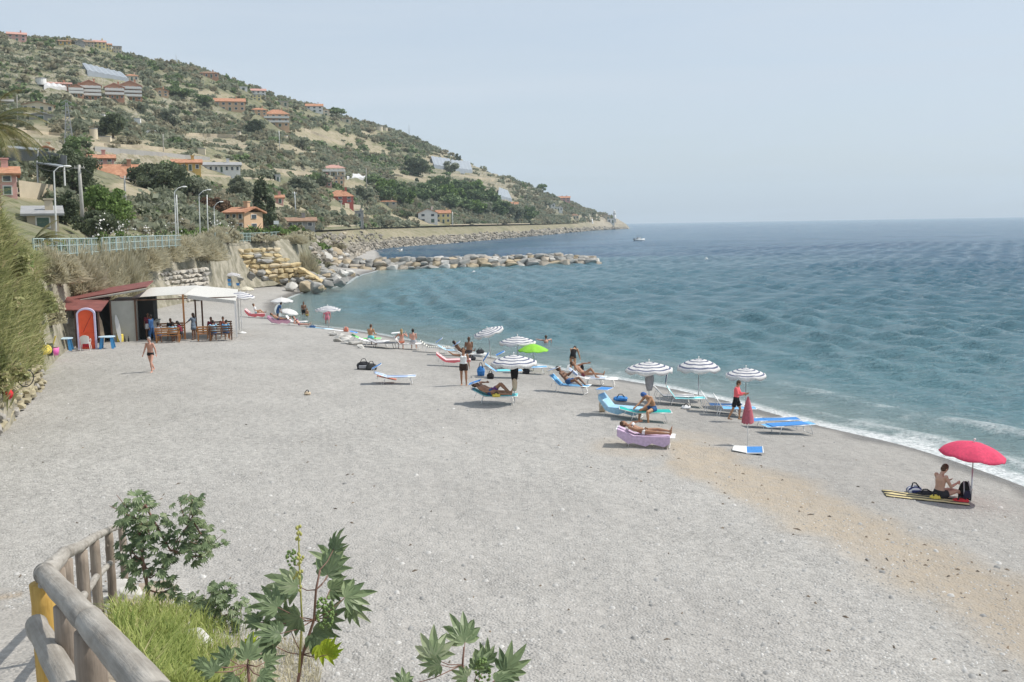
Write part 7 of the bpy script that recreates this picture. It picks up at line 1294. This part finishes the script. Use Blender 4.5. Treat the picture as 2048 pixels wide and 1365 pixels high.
# ---- wooden fence in the foreground
def logmat(n_, c1, c2, crack, rough=.9):
    m = bpy.data.materials.new(n_); t, b = nodes_of(m); tc = t.nodes.new('ShaderNodeTexCoord'); oi = t.nodes.new('ShaderNodeObjectInfo')
    ad = t.nodes.new('ShaderNodeVectorMath'); ad.operation = 'ADD'; t.links.new(tc.outputs['Object'], ad.inputs[0]); t.links.new(oi.outputs['Random'], ad.inputs[1])
    def noise(st, sc, det, ro=.6): mp = t.nodes.new('ShaderNodeMapping'); mp.inputs['Scale'].default_value = st; x = t.nodes.new('ShaderNodeTexNoise'); x.inputs['Scale'].default_value = sc; x.inputs['Detail'].default_value = det; x.inputs['Roughness'].default_value = ro; t.links.new(ad.outputs[0], mp.inputs[0]); t.links.new(mp.outputs[0], x.inputs['Vector']); return x.outputs['Fac']
    def ramp(v, p0, p1, a_, b_): r = t.nodes.new('ShaderNodeValToRGB'); r.color_ramp.elements[0].position = p0; r.color_ramp.elements[1].position = p1; r.color_ramp.elements[0].color = a_ + (1,); r.color_ramp.elements[1].color = b_ + (1,); t.links.new(v, r.inputs[0]); return r.outputs[0]
    def mix(a_, b_, f, mode='MIX'): x = t.nodes.new('ShaderNodeMix'); x.data_type = 'RGBA'; x.blend_type = mode; t.links.new(a_, x.inputs[6]); t.links.new(b_, x.inputs[7]); x.inputs[0].default_value = f; return x.outputs[2]
    grain = noise((1, 1, .045), 38, 6, .65); blot = noise((1, 1, .5), 5, 4); cr = noise((1, 1, .03), 14, 3, .4)
    col = mix(ramp(grain, .3, .7, c1, c2), ramp(blot, .35, .65, (.78, .76, .74), (1.12, 1.12, 1.12)), 1., 'MULTIPLY'); col = mix(col, ramp(cr, .30, .36, crack, (1, 1, 1)), 1., 'MULTIPLY')
    t.links.new(col, b.inputs['Base Color']); b.inputs['Roughness'].default_value = rough; b.inputs['Specular IOR Level'].default_value = .2
    bp = t.nodes.new('ShaderNodeBump'); bp.inputs['Distance'].default_value = .006; t.links.new(grain, bp.inputs['Height']); bq = t.nodes.new('ShaderNodeBump'); bq.inputs['Distance'].default_value = .02; t.links.new(blot, bq.inputs['Height']); t.links.new(bp.outputs[0], bq.inputs['Normal']); t.links.new(bq.outputs[0], b.inputs['Normal']); return m
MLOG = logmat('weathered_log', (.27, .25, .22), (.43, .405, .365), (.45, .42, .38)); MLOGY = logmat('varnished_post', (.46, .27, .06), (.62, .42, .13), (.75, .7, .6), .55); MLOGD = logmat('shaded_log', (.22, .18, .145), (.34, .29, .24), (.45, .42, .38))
o0 = FENCE[2] - V3(0, 0, 1.1); t = thing('wooden_fence', 'weathered round-log fence beside the ramp, one post varnished yellow', 'fence', o0)
def log(a, b, r0, r1, name, m_, n=10):
    m = MB(); k_ = 10; a = a - o0; b = b - o0; d = b - a; L_ = d.length; pts = []; rad = []; kn = random.uniform(.2, .8)
    for i in range(k_ + 1): f = i / k_; pts.append(V3(random.uniform(-1, 1) * .003, random.uniform(-1, 1) * .003, f * L_)); rad.append((r0 + (r1 - r0) * f) * random.uniform(.985, 1.015))
    m.tube(pts, rad, 18)
    for q in range(random.randint(0, 2)): an = random.uniform(0, 6.28); zq = random.uniform(.1, .9) * L_; m.ell((math.cos(an) * r0 * .93, math.sin(an) * r0 * .93, zq), (.016, .016, .024))
    o = m.build(name, m_, t, True); o.location = a; o.rotation_euler = d.to_track_quat('Z', 'Y').to_euler(); return o
rr0 = [.056, .056, .055, .053, .054, .052, .051, .050]
ext = FENCE[0] + (FENCE[0] - FENCE[1]).normalized() * 2.2
log(ext, FENCE[0], .057, .056, 'top_rail', MLOG)
for i in range(len(FENCE) - 1): log(FENCE[i] - (FENCE[i + 1] - FENCE[i]).normalized() * .04, FENCE[i + 1] + (FENCE[i + 1] - FENCE[i]).normalized() * .05, rr0[i], rr0[i + 1], 'top_rail', MLOG)
for i, q in enumerate(FENCE):
    if i == 0: continue
    yl = i == 2; gzv = gz(q.x, q.y); b = V3(q.x, q.y, min(gzv, q.z - .95) - .15); off = V3(-.02, 0, 0) if yl else V3(0, 0, 0)
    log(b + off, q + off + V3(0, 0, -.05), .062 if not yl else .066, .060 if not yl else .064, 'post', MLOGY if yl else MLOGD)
for i in range(2, len(FENCE) - 1): log(FENCE[i] - V3(0, 0, .50), FENCE[i + 1] - V3(0, 0, .50), .042, .042, 'mid_rail', MLOG)
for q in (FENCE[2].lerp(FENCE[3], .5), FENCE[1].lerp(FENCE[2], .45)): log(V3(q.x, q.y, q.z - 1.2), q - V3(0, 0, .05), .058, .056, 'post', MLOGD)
c = at_r(72, 1250, 5.6); d = at_r(150, 1400, 4.3); log(c, d, .055, .06, 'mid_rail', MLOG)
# ------------------------------------------------------------------ beach bar
BO = at_z(275, 681, .0); BE = at_z(465, 673, .0); bx_ = (BE - BO); bx_.z = 0; BWd = bx_.length; bang = math.atan2(bx_.y, bx_.x)
zb = gz(BO.x, BO.y)
def bl(x, y, z_=0.): return V3(BO.x, BO.y, zb) + Matrix.Rotation(bang, 3, 'Z') @ V3(x, y, z_)
MREDR = mat('red_roof', (.21, .075, .065), .8, .2, 2, bump=.01); MCANV = cloth('canvas_white', (.70, .69, .65)); translucent(MCANV, .22); MWOOD = mat('orange_wood', (.46, .21, .08), .6, .2, 5, stretch=(1, 1, 4)); MWOODD = mat('dark_wood', (.16, .09, .06), .7, .2, 5); MSHED = mat('shed_panel', (.50, .50, .45), .8, .08, 2); MINT = mat('interior_shade_paint', (.03, .03, .03), .95, .2, 2); MREED = stripemat('reed_screen', (.38, .36, .31), (.20, .19, .17), 9, 0)
t = thing('beach_bar_shed', 'low grey beach bar shed with overlapping red roofs at the foot of the bank', 'beach bar', bl(0, 0), bang)
m = MB(); m.box((-.75, 2.0, 1.3), (1.5, 4.0, 2.6)); m.build('wall', MSHED, t); m = MB(); m.box((-3.6, 2.6, 1.2), (4.2, 3, 2.4)); m.build('back_wall', MINT, t)  # back wall near-black: shade of the roofed recess put into its colour
m = MB(); m.slab([(-4.0, -.3, 2.72), (.75, -.4, 3.45), (.75, 4.4, 3.6), (-4.0, 4.4, 2.95)], .08); m.build('upper_roof', MREDR, t); m = MB(); m.slab([(-4.0, -.36, 2.67), (.75, -.46, 3.38), (.75, -.42, 3.28), (-4.0, -.32, 2.58)], .05); m.build('fascia', MSHED, t)
m = MB(); m.slab([(-6.3, -3.2, 2.55), (-1.6, -3.4, 2.25), (-1.5, .6, 2.80), (-6.3, .6, 3.0)], .07); m.build('lower_roof', MREDR, t)
for x in (-6.1, -4.6, -3.1, -1.8): m = MB(); m.box((x, -3.1, 1.15), (.10, .10, 2.3)); m.build('post', MWOODD, t)
for x in np.linspace(-6.1, -1.8, 8): m = MB(); m.slab([(x - .03, -3.1, 2.42 - .06 * (x + 6.2)), (x + .03, -3.1, 2.42 - .06 * (x + 6.2)), (x + .03, .5, 2.85), (x - .03, .5, 2.85)], .1); m.build('rafter', MWOODD, t)
m = MB(); [m.box((x, -2.0 + .02 * (i % 2), .85), (.05, .04, 1.7 + .06 * (i % 3))) for i, x in enumerate(np.linspace(-6.0, -3.3, 46))]; m.build('reed_screen', mat('reed', (.42, .40, .34), .95, .3, 4), t)
m = MB(); m.box((-.02, -.03, 1.3), (.10, .10, 2.7)); m.box((-1.5, -.03, 1.3), (.10, .10, 2.6)); m.build('corner_post', MWOODD, t)
m = MB(); m.box((.5, 2.6, 1.3), (.9, 2.8, 2.6)); m.build('interior_shade_box', MINT, t); m = MB(); m.box((1.05, 1.6, .55), (.25, 2.2, 1.1)); m.box((1.05, 1.6, 1.12), (.4, 2.3, .05)); m.build('counter', MSHED, t)  # near-black box: shade of the bar's open interior put into its colour
def chimney(label, x, y, z0, z1, w): m = MB(); m.box((0, 0, (z1 - z0) / 2), (w, w, z1 - z0)); m.box((0, 0, z1 - z0 + .03), (w * 1.2, w * 1.2, .08)); o = m.build('chimney', mat('chimney_dark', (.12, .12, .12), .8, .3, 4), t); o.location = (x, y, z0)
chimney('', -5.2, .1, 2.6, 3.75, .38)
t = thing('canvas_pavilion', 'white canvas pavilion with open sides over the benches of the beach bar', 'pavilion', bl(3, 2), bang)
def cz(x): return x - 3
m = MB()
def sheet(q, n=8, sag=.14):
    q = [Vector(a) for a in q]; vs = []
    for i in range(n + 1):
        for j in range(n + 1): u, v = i / n, j / n; a = q[0].lerp(q[1], u); b = q[3].lerp(q[2], u); c = a.lerp(b, v); c.z -= sag * 16 * u * (1 - u) * v * (1 - v) * .6; vs.append(c)
    b0 = len(vs); vs2 = [v + V3(0, 0, -.015) for v in vs]; f = [(i * (n + 1) + j, (i + 1) * (n + 1) + j, (i + 1) * (n + 1) + j + 1, i * (n + 1) + j + 1) for i in range(n) for j in range(n)]; return vs + vs2, f + [tuple(b0 + k for k in reversed(q_)) for q_ in f]
m.add(*sheet([(cz(-.2), -2.1, 2.80), (cz(3.0), -2.1, 2.92), (cz(3.6), 2.4, 3.22), (cz(.6), 2.4, 3.15)])); m.build('left_canvas', MCANV, t, True)
m = MB(); m.add(*sheet([(cz(2.9), -2.1, 2.90), (cz(6.2), -2.1, 2.36), (cz(6.3), 2.4, 2.85), (cz(3.5), 2.4, 3.22)])); m.build('right_canvas', MCANV, t, True)
m = MB(); m.slab([(cz(3.2), -2.12, 2.86), (cz(6.2), -2.12, 2.38), (cz(6.2), -2.12, 2.16), (cz(3.2), -2.12, 2.6)], .02); m.build('valance', MCANV, t)
for x, y, z1, mm in ((2.92, -2.1, 2.88, MWOOD), (6.15, -2.1, 2.34, MWHITE), (3.9, 1.0, 2.95, MWOODD), (3.4, 2.3, 3.15, MWOODD), (6.25, 2.3, 2.8, MWHITE)): m = MB(); m.box((cz(x), y, z1 / 2), (.11, .11, z1)); m.build('post', mm, t)
m = MB(); m.box((cz(3.1), -2.08, 2.62), (6.2, .06, .07)); m.box((cz(3.1), .4, 2.45), (6.2, .06, .06)); m.box((cz(3.1), 2.25, 2.7), (6.0, .06, .07)); m.build('beams', MWOODD, t)
def bench(label, x, y, rz=0, m_=MWOOD, w=1.5):
    t = thing('bench', label, 'bench', bl(x, y), bang + R(rz), 'wooden benches under the pavilion'); q = MB(); [q.box((0, -.14 + .14 * i, .44), (w, .11, .035)) for i in range(3)]; q.build('seat', m_, t); q = MB(); [q.box((0, -.24 - .03 * i, .60 + .15 * i), (w, .03, .10)) for i in range(3)]; q.build('backrest', m_, t)
    for sg in (-1, 1):
        for dy, hh in ((-.25, .95), (.18, .44)): l_ = MB(); l_.box((sg * (w / 2 - .08), dy, hh / 2), (.07, .07, hh)); l_.build('leg', m_, t)
        l_ = MB(); l_.box((sg * (w / 2 - .08), -.03, .62), (.06, .5, .05)); l_.build('armrest', m_, t)
bench('orange wood bench at the front, left of the middle pavilion post', 2.0, -1.7); bench('orange wood bench behind the front one near the counter', 2.0, 1.2, 180); bench('weathered bench at the front under the right canvas', 5.2, -1.7, 0, MWOODD); bench('orange bench at the left half of the right canvas', 4.2, -1.6, 0, MWOOD, .9); bench('rear bench under the right canvas', 5.1, 1.0, 180, MWOODD)
def table(label, x, y): 
    t = thing('table', label, 'table', bl(x, y), bang); q = MB(); q.box((0, 0, .74), (1.5, .7, .04)); q.build('tabletop', MWOOD, t)
    for sx in (-.65, .65):
        for sy in (-.28, .28): l_ = MB(); l_.box((sx, sy, .36), (.06, .06, .72)); l_.build('leg', MWOOD, t)
table('wooden table between the two left benches', 2.0, -.5); table('wooden table between the benches under the right canvas', 5.0, -.5)
def bp(label, x, y, rz, pose, wear, hair='dark', skin='brown', H=1.7, z_=0, **k): person(label, bl(x, y, z_), bang + R(rz), pose, H, skin, hair, wear, **k)
bp('person in navy standing at the bar counter, back turned', .95, -.6, 60, walk(.2), [('shirt', MNAVY, .95, .8), ('trousers', MNAVY)])
bp('person in a slate tunic standing between the benches, leaning on the table', 3.5, -.6, 60, dict(ual=(-.3, .7, -.7), fal=(0, .8, -.5)), [('shirt', MSLATE, .9), ('skirt', MSLATE, .6)], fem=True, long_hair=True)
bp('person in grey sitting at the left end of the front bench', 1.45, -1.75, 5, sit(pz=.50), [('shirt', MGREY), ('shorts', MNAVY)]); bp('long-haired person in black sitting at the left table', 2.0, .9, 175, sit(pz=.50), [('shirt', MBLACK), ('shorts', MDARK)], long_hair=True, fem=True)
bp('person in a pale shirt sitting on the front bench beside the long-haired one', 2.3, -1.75, -8, sit(pz=.50), [('shirt', MLBLUE), ('shorts', MDARK)]); bp('person in wine red sitting behind the middle post', 2.75, -.9, 90, sit(pz=.50, bend=(0, .4, 1)), [('shirt', MWINE), ('shorts', MDARK)], long_hair=True, fem=True)
bp('person in a dark red top sitting at the left of the right table', 4.55, .8, 170, sit(pz=.50), [('shirt', MWINE), ('shorts', MDARK)], long_hair=True, fem=True); bp('person in a pale blue shirt seen from behind on the right bench', 4.75, -1.7, 0, sit(pz=.50, head=(0, .5, 1)), [('shirt', MLBLUE), ('shorts', MNAVY)], build=1.1); bp('person in a blue shirt with head turned, right end of the right bench', 5.5, -1.7, -12, sit(pz=.50, torso=(.0, .2, 1), head=(.2, .5, 1)), [('shirt', MSKY), ('shorts', MNAVY)], skin='tan'); bp('person in maroon facing the viewer at the right table', 5.3, .8, 182, sit(pz=.50), [('shirt', cloth('maroon2', (.25, .08, .06))), ('shorts', MDARK)])
bp('person in the shadow behind the bar counter', .6, .9, 200, stand(), [('shirt', MWINE), ('shorts', MWHT)])
# props in front of the shed
def arch_booth(label, px, py, w, h, d):
    p0 = g(px, py); t = thing('arched_booth', label, 'beach booth', p0, bang + R(6)); n_ = 14
    def prof(hw, hh): 
        r_ = hw; pts = [(-hw, 0)] + [(-r_ * math.cos(math.pi * i / n_), hh - r_ * .7 + r_ * .7 * math.sin(math.pi * i / n_)) for i in range(n_ + 1)] + [(hw, 0)]; return pts
    o_ = prof(w / 2, h); i_ = prof(w / 2 - .10, h - .09); k_ = len(o_); m = MB(); vs = [(x, -d / 2, z) for x, z in o_] + [(x, d / 2, z) for x, z in o_] + [(x, -d / 2, z) for x, z in i_] + [(x, -d / 2 + .12, z) for x, z in i_]
    m.add(vs, [(i, i + 1, k_ + i + 1, k_ + i) for i in range(k_ - 1)] + [(i + 1, i, 2 * k_ + i, 2 * k_ + i + 1) for i in range(k_ - 1)] + [(2 * k_ + i + 1, 2 * k_ + i, 3 * k_ + i, 3 * k_ + i + 1) for i in range(k_ - 1)] + [tuple(range(2 * k_ - 1, k_ - 1, -1))]); m.build('shell', mat('booth_lilac', (.58, .54, .74), .5, .08, 3), t)
    m = MB(); m.add([(x, -d / 2 + .12, z) for x, z in i_], [tuple(range(k_))]); m.box((0, -d / 2 + .09, h * .42), (w - .24, .04, .05)); m.build('front_panel', mat('booth_orange', (.86, .13, .05), .5, .08, 3), t)
    m = MB(); m.tube([(-w * .18, -d / 2 + .02, h * .42), (w * .34, -d / 2 + .02, h * .86)], .022, 6); m.build('strap', mat('strap_red', (.45, .06, .04), .7), t); m = MB(); m.box((-.12, -d / 2 + .05, .28), (.40, .06, .30)); m.build('lower_hatch', mat('booth_dark_red', (.42, .02, .03), .6), t)
arch_booth('tall orange arched booth with a lilac rim in front of the shed', 176, 698, 1.05, 2.45, .55)
def plastic_chair(label, px, py, m_, rz):
    p0 = g(px, py); t = thing('plastic_chair', label, 'chair', p0, bang + R(rz)); q = MB(); q.slab([(-.24, -.24, .44), (.24, -.24, .44), (.22, .22, .42), (-.22, .22, .42)], .03); q.build('seat', m_, t)
    q = MB(); n_ = 8; vs = []
    for i in range(n_ + 1): x = -.26 + .52 * i / n_; zt = .92 - .9 * x * x * 1.6; y_ = .22 - x * x * 1.2 ; vs += [(x, y_, .42), (x * .95, y_ + .12, zt), (x * .95, y_ + .15, zt), (x, y_ + .03, .42)]
    q.add(vs, [(i * 4 + j, i * 4 + 4 + j, i * 4 + 4 + (j + 1) % 4, i * 4 + (j + 1) % 4) for i in range(n_) for j in range(4)]); q.build('backrest', m_, t)
    for sx in (-1, 1):
        for sy in (-1, 1): l_ = MB(); l_.tube([(sx * .22, sy * .21, .43), (sx * .28, sy * .27, 0)], [.028, .02], 6); l_.build('leg', m_, t)
        l_ = MB(); l_.tube([(sx * .26, .22, .66), (sx * .29, 0, .66), (sx * .27, -.22, .62), (sx * .25, -.22, .43)], .022, 6); l_.build('armrest', m_, t)
plastic_chair('white plastic chair standing before the orange booth, back to the viewer', 172, 701, MWHITE, 180)
MBLP = mat('blue_plastic', (.06, .30, .62), .4, .08, 3, spec=.5)
def ptable(label, px, py):
    p0 = g(px, py); t = thing('plastic_table', label, 'table', p0, bang); q = MB(); q.tube([(0, 0, .68), (0, 0, .72)], .48, 20); q.build('tabletop', mat('table_pale', (.55, .70, .80), .4, .05), t)
    for i in range(4): a = math.pi / 4 + i * math.pi / 2; l_ = MB(); l_.slab([(math.cos(a) * .36 - .06, math.sin(a) * .36, .68), (math.cos(a) * .36 + .06, math.sin(a) * .36, .68), (math.cos(a) * .50 + .08, math.sin(a) * .50, 0), (math.cos(a) * .50 - .08, math.sin(a) * .50, 0)], .04); l_.build('leg', MBLP, t)
ptable('blue plastic table left of the white chair', 130, 701); ptable('blue plastic table right of the orange booth', 215, 697)
def tub(label, px, py, r_, h, m_, name='tub'):
    p0 = g(px, py); q = MB(); q.tube([(0, 0, 0), (0, 0, h), (0, 0, h), (0, 0, .06)], [r_ * .8, r_, r_ * .9, r_ * .72], 16, cap=True); o = q.build(name, m_, None, True); o.location = p0; tag(o, label, name.replace('_', ' '))
tub('black round bin between the pink tub and the yellow roll', 96, 712, .30, .62, MDARK, 'bin'); tub('pink plastic tub beside the black bin', 109, 711, .26, .42, mat('pink_plastic', (.80, .16, .48), .5), 'tub')
p0 = g(81, 711); q = MB(); q.tube([(0, .55, .22), (0, -.25, .22), (0, -.25, .22), (0, -.1, .22)], [.24, .24, .13, .13], 18); o = q.build('rolled_mat', [MYEL], None, True); o.location = p0; o.rotation_euler = (0, 0, R(-15)); tag(o, 'yellow rolled mat lying left of the black bin', 'rolled mat')
p0 = g(84, 706); q = MB(); q.slab([(-.55, .2, 1.75), (-.38, .2, 1.80), (.42, -.1, .05), (.18, -.1, .0)], .06); o = q.build('leaning_board', MWHITE); o.location = p0; tag(o, 'white board leaning on the mossy wall left of the shed', 'board')
p0 = g(104, 704); q = MB(); q.slab([(0, .1, .35), (.06, .1, .35), (.24, .1, .85), (.17, .1, .85)], .04); o = q.build('paddle', MYEL); o.location = p0; tag(o, 'yellow paddle sticking out of the pink tub', 'paddle')
for i, (x, lb) in enumerate([(-2.35, 'pale surfboard-like plank leaning on the shed, left one'), (-1.35, 'curved white board leaning on the shed, right one')]):
    q = MB(); pr = [(.02, 0), (.10, .3), (.13, .9), (.11, 1.4), (.03, 1.75)]; vs = []
    for w_, z_ in pr: vs += [(-w_, z_ * .16, z_), (w_, z_ * .16, z_), (w_, z_ * .16 + .05, z_), (-w_, z_ * .16 + .05, z_)]
    q.add(vs, [(a * 4 + j, a * 4 + (j + 1) % 4, a * 4 + 4 + (j + 1) % 4, a * 4 + 4 + j) for a in range(4) for j in range(4)] + [(3, 2, 1, 0), (16, 17, 18, 19)]); o = q.build('leaning_plank', MBEI if i == 0 else MWHITE); o.location = bl(x + .4, -.5, 0); o.rotation_euler = (0, R(-8), bang); tag(o, lb, 'board')
p0 = bl(-1.0, -.25, .25); q = MB(); q.box((0, 0, 0), (.34, .3, .5)); o = q.build('crate', MYEL); o.location = p0; bv_ = o.modifiers.new('b', 'BEVEL'); bv_.width = .03; tag(o, 'yellow crate with bottles against the shed wall', 'crate')
for i in range(2): q = MB(); q.tube([(0, 0, 0), (0, 0, .2), (0, 0, .27), (0, 0, .36)], [.045, .045, .018, .018], 10); o = q.build('bottle', MDARK, None, True); o.location = bl(-.72 + .22 * i, -.3, 0); tag(o, ['dark bottle beside the yellow crate', 'dark bottle nearer the shed corner'][i], 'bottle')
# washing and striped cloths over the reed screen
for i, (x, m_, lb) in enumerate([(-5.7, MORNG, 'orange cloth over the left end of the reed screen'), (-5.1, MSTR_NW, 'navy and white cloth hanging on the reed screen'), (-4.5, MSTR_NW, 'second navy and white cloth, right one on the reed screen'), (-3.9, MGREY, 'grey cloth on the right end of the reed screen')]):
    q = MB(); q.slab([(-.26, -2.1, 1.80), (.26, -2.1, 1.82), (.25, -2.12, 1.45), (-.24, -2.12, 1.38)], .03); q.slab([(-.26, -2.1, 1.80), (.26, -2.1, 1.82), (.26, -1.9, 1.80), (-.26, -1.9, 1.78)], .03); o = q.build('cloth', m_); o.location = bl(x, 0); o.rotation_euler = (0, 0, bang); tag(o, lb, 'cloth')
# blue panels by the far block wall
for i, (x, y, w_, h_, mm) in enumerate([(457, 563, 9, 5, MBLUE), (458, 571, 9, 6, MSKY), (475, 571, 8, 5, MBLUE)]):
    p0 = g(x, y + h_); k_ = m_per_px(p0); t = thing('blue_panel', ['small blue panel on posts, upper left of three near the block wall', 'pale blue panel just below the upper left one', 'blue panel right of the other two near the block wall'][i], 'panel', p0 , bang, 'blue panels near the block wall'); q = MB(); q.box((0, 0, h_ * k_ + .1), (w_ * k_, .05, h_ * k_)); q.build('panel', mm, t); q = MB(); [q.tube([(s_ * w_ * k_ * .4, 0, 0), (s_ * w_ * k_ * .4, 0, h_ * k_)], .02, 5) for s_ in (-1, 1)]; q.build('posts', MPOLE, t)
# bicycle and red ball by the mossy wall
def bicycle(label, px, py, rz):
    p0 = g(px, py); t = thing('bicycle', label, 'bicycle', p0, R(rz)); mt = MDARK
    for x in (-.5, .52):
        w_ = MB(); pts = [(x + .33 * math.cos(a), 0, .34 + .33 * math.sin(a)) for a in np.linspace(0, 2 * math.pi, 25)]; w_.tube(pts, .022, 6); wo_ = w_.build('wheel', mt, t, True); sp_ = MB(); [sp_.tube([(x, 0, .34), (x + .32 * math.cos(a), 0, .34 + .32 * math.sin(a))], .004, 4) for a in np.linspace(0, 5.8, 12)]; sp_.build('spokes', MPOLE, wo_)
    f = MB(); A, B, Cc, D, E = V3(-.5, 0, .34), V3(-.08, 0, .32), V3(-.2, 0, .82), V3(.36, 0, .82), V3(.52, 0, .34); [f.tube([a, b], .018, 6) for a, b in ((A, B), (A, Cc), (B, Cc), (Cc, D), (B, D), (D, E), (D, V3(.33, 0, .98)))]; f.build('frame', MGREY, t, True)
    h = MB(); h.tube([(.30, -.26, 1.0), (.36, 0, .98), (.30, .26, 1.0)], .014, 6); h.build('handlebar', mt, t, True); s_ = MB(); s_.ell((-.22, 0, .92), (.13, .07, .035)); s_.tube([(-.2, 0, .8), (-.22, 0, .9)], .014, 5); s_.build('saddle', mt, t, True)
bicycle('bicycle leaning by the mossy wall at the left edge', 28, 778, 60)
p0 = g(12, 800); q = MB(); q.ell((0, 0, .2), (.28, .22, .22)); o = q.build('red_bag', MRED, None, True); o.location = p0; tag(o, 'red bag on the ground by the bicycle', 'bag')
# hillside scrub and olive terraces: a wood that reads as one mass
def blocked(x, y, z_, r_, top=3.5):
    v = inv @ V3(x, y, z_ - CAMH); a = CX + F * v.x / -v.z; b = CY - F * v.y / -v.z; hp = top / r_ * F
    for (cx, cy, w, h, cr) in CLR:
        if r_ < cr + 6 and abs(a - cx) < w * .5 + 3 and b - hp < cy - h * .12 and b > cy - h: return True
        if r_ < cr + 6 and r_ > cr - 60 and abs(a - cx) < w * .5 + 3 and b - hp < cy - h * .12 and b >= cy - h: return True
    return False
P0 = []; cnt = 0; sc_v = {'olive': [], 'scrub': [], 'pine': []}; jmin = int(np.argmin(abs(s - 2.1))); jmax = int(np.argmin(abs(s - 6.35)))
cell = {}
for tr_ in range(90000):
    iu = random.randrange(len(uu)); j = random.randrange(jmin, jmax); u_ = uu[iu]
    if u_ < -500 or u_ > 1228: continue
    x, y, z_ = HX[j, iu], HY[j, iu], hz[j, iu]; r_ = math.hypot(x, y)
    if r_ < 120: continue
    bb = bare[j, iu]; dn = float(fbm(np.array([x]), np.array([y]), .018, 70)[0])
    if random.random() < bb * .90: continue
    if dn < -.22 and random.random() < .35: continue
    if s[j] < 3 and random.random() < .35: continue
    if blocked(x, y, z_, r_): continue
    kx = (int(x / 2.6), int(y / 2.6))
    if cell.get(kx, 0) > 0: continue
    cell[kx] = 1; P0.append((x, y, z_, r_, dn, u_)); cnt += 1
    if cnt > 9800: break
for (x, y, z_, r_, dn, u_) in P0:
    big = random.random() ** 2; rad = 1.1 + 2.3 * big + r_ / 800.; n_ = int(30 + 30 * big + 18000 / r_); n_ = min(n_, 150) if r_ > 290 else 330
    kd = 'pine' if (dn > .25 and random.random() < .45) or (random.random() < .04) else ('olive' if random.random() < .62 else 'scrub')
    P = crown_points(n_, (rad, rad, rad * random.uniform(.6, .95)), 'bush', int(x * 31 + y * 17) % 100000); P += np.array([x, y, z_ - .2]); v, f = leaf_quads(P, rad * (.34 if r_ > 290 else .19), long_=1.4); sc_v[kd].append(v)
for kd, nm, lb in (('olive', 'olive_scrub', 'grey-green olive trees and scrub covering the terraced hillside'), ('scrub', 'dry_scrub', 'brownish dry scrub between the olives on the hillside'), ('pine', 'green_scrub', 'darker green pines and shrubs massed on the hillside')):
    v = np.concatenate(sc_v[kd]); o = mesh_np(nm, v, np.arange(len(v)).reshape(-1, 4), LV[kd]); tag(o, lb, 'scrub', kind='stuff')

# dark scraps of dry weed and wood on the shingle
V_ = []; F_ = []
for i in range(150):
    if i < 60:
        k_ = random.randrange(len(tl) - 2); q = tl[k_].lerp(tl[k_ + 1], random.random()) + V3(random.gauss(0, 1.4), random.gauss(0, 1.4), 0)
    else: q = at_z(random.uniform(30, 2030), 690 + 640 * random.random() ** .8, 0)
    if sdist(np.array([q.x]), np.array([q.y]))[0] < 1.5 or rng_of(q) > 60 or (q.x < -12 and q.y > 50): continue
    z_ = gz(q.x, q.y); a = random.uniform(0, 3.14); l_ = random.uniform(.02, .07) * (1 + (random.random() < .08)); w_ = random.uniform(.008, .022); ca, sa = math.cos(a), math.sin(a); b = len(V_)
    for (u_, v_, h_) in ((-l_, -w_, 0), (l_, -w_ * .4, 0), (l_ * .9, w_, 0), (-l_ * .7, w_ * 1.2, 0), (0, 0, .03)): V_.append((q.x + u_ * ca - v_ * sa, q.y + u_ * sa + v_ * ca, z_ + .004 + h_))
    F_ += [(b, b + 1, b + 4), (b + 1, b + 2, b + 4), (b + 2, b + 3, b + 4), (b + 3, b, b + 4)]
o = mesh_np('weed_scraps', V_, F_, leafmat('scrap', (.05, .04, .03), (.22, .17, .12), trans=0, wscale=3)); tag(o, 'dark scraps of dry seaweed and driftwood scattered on the shingle', 'debris', kind='stuff')
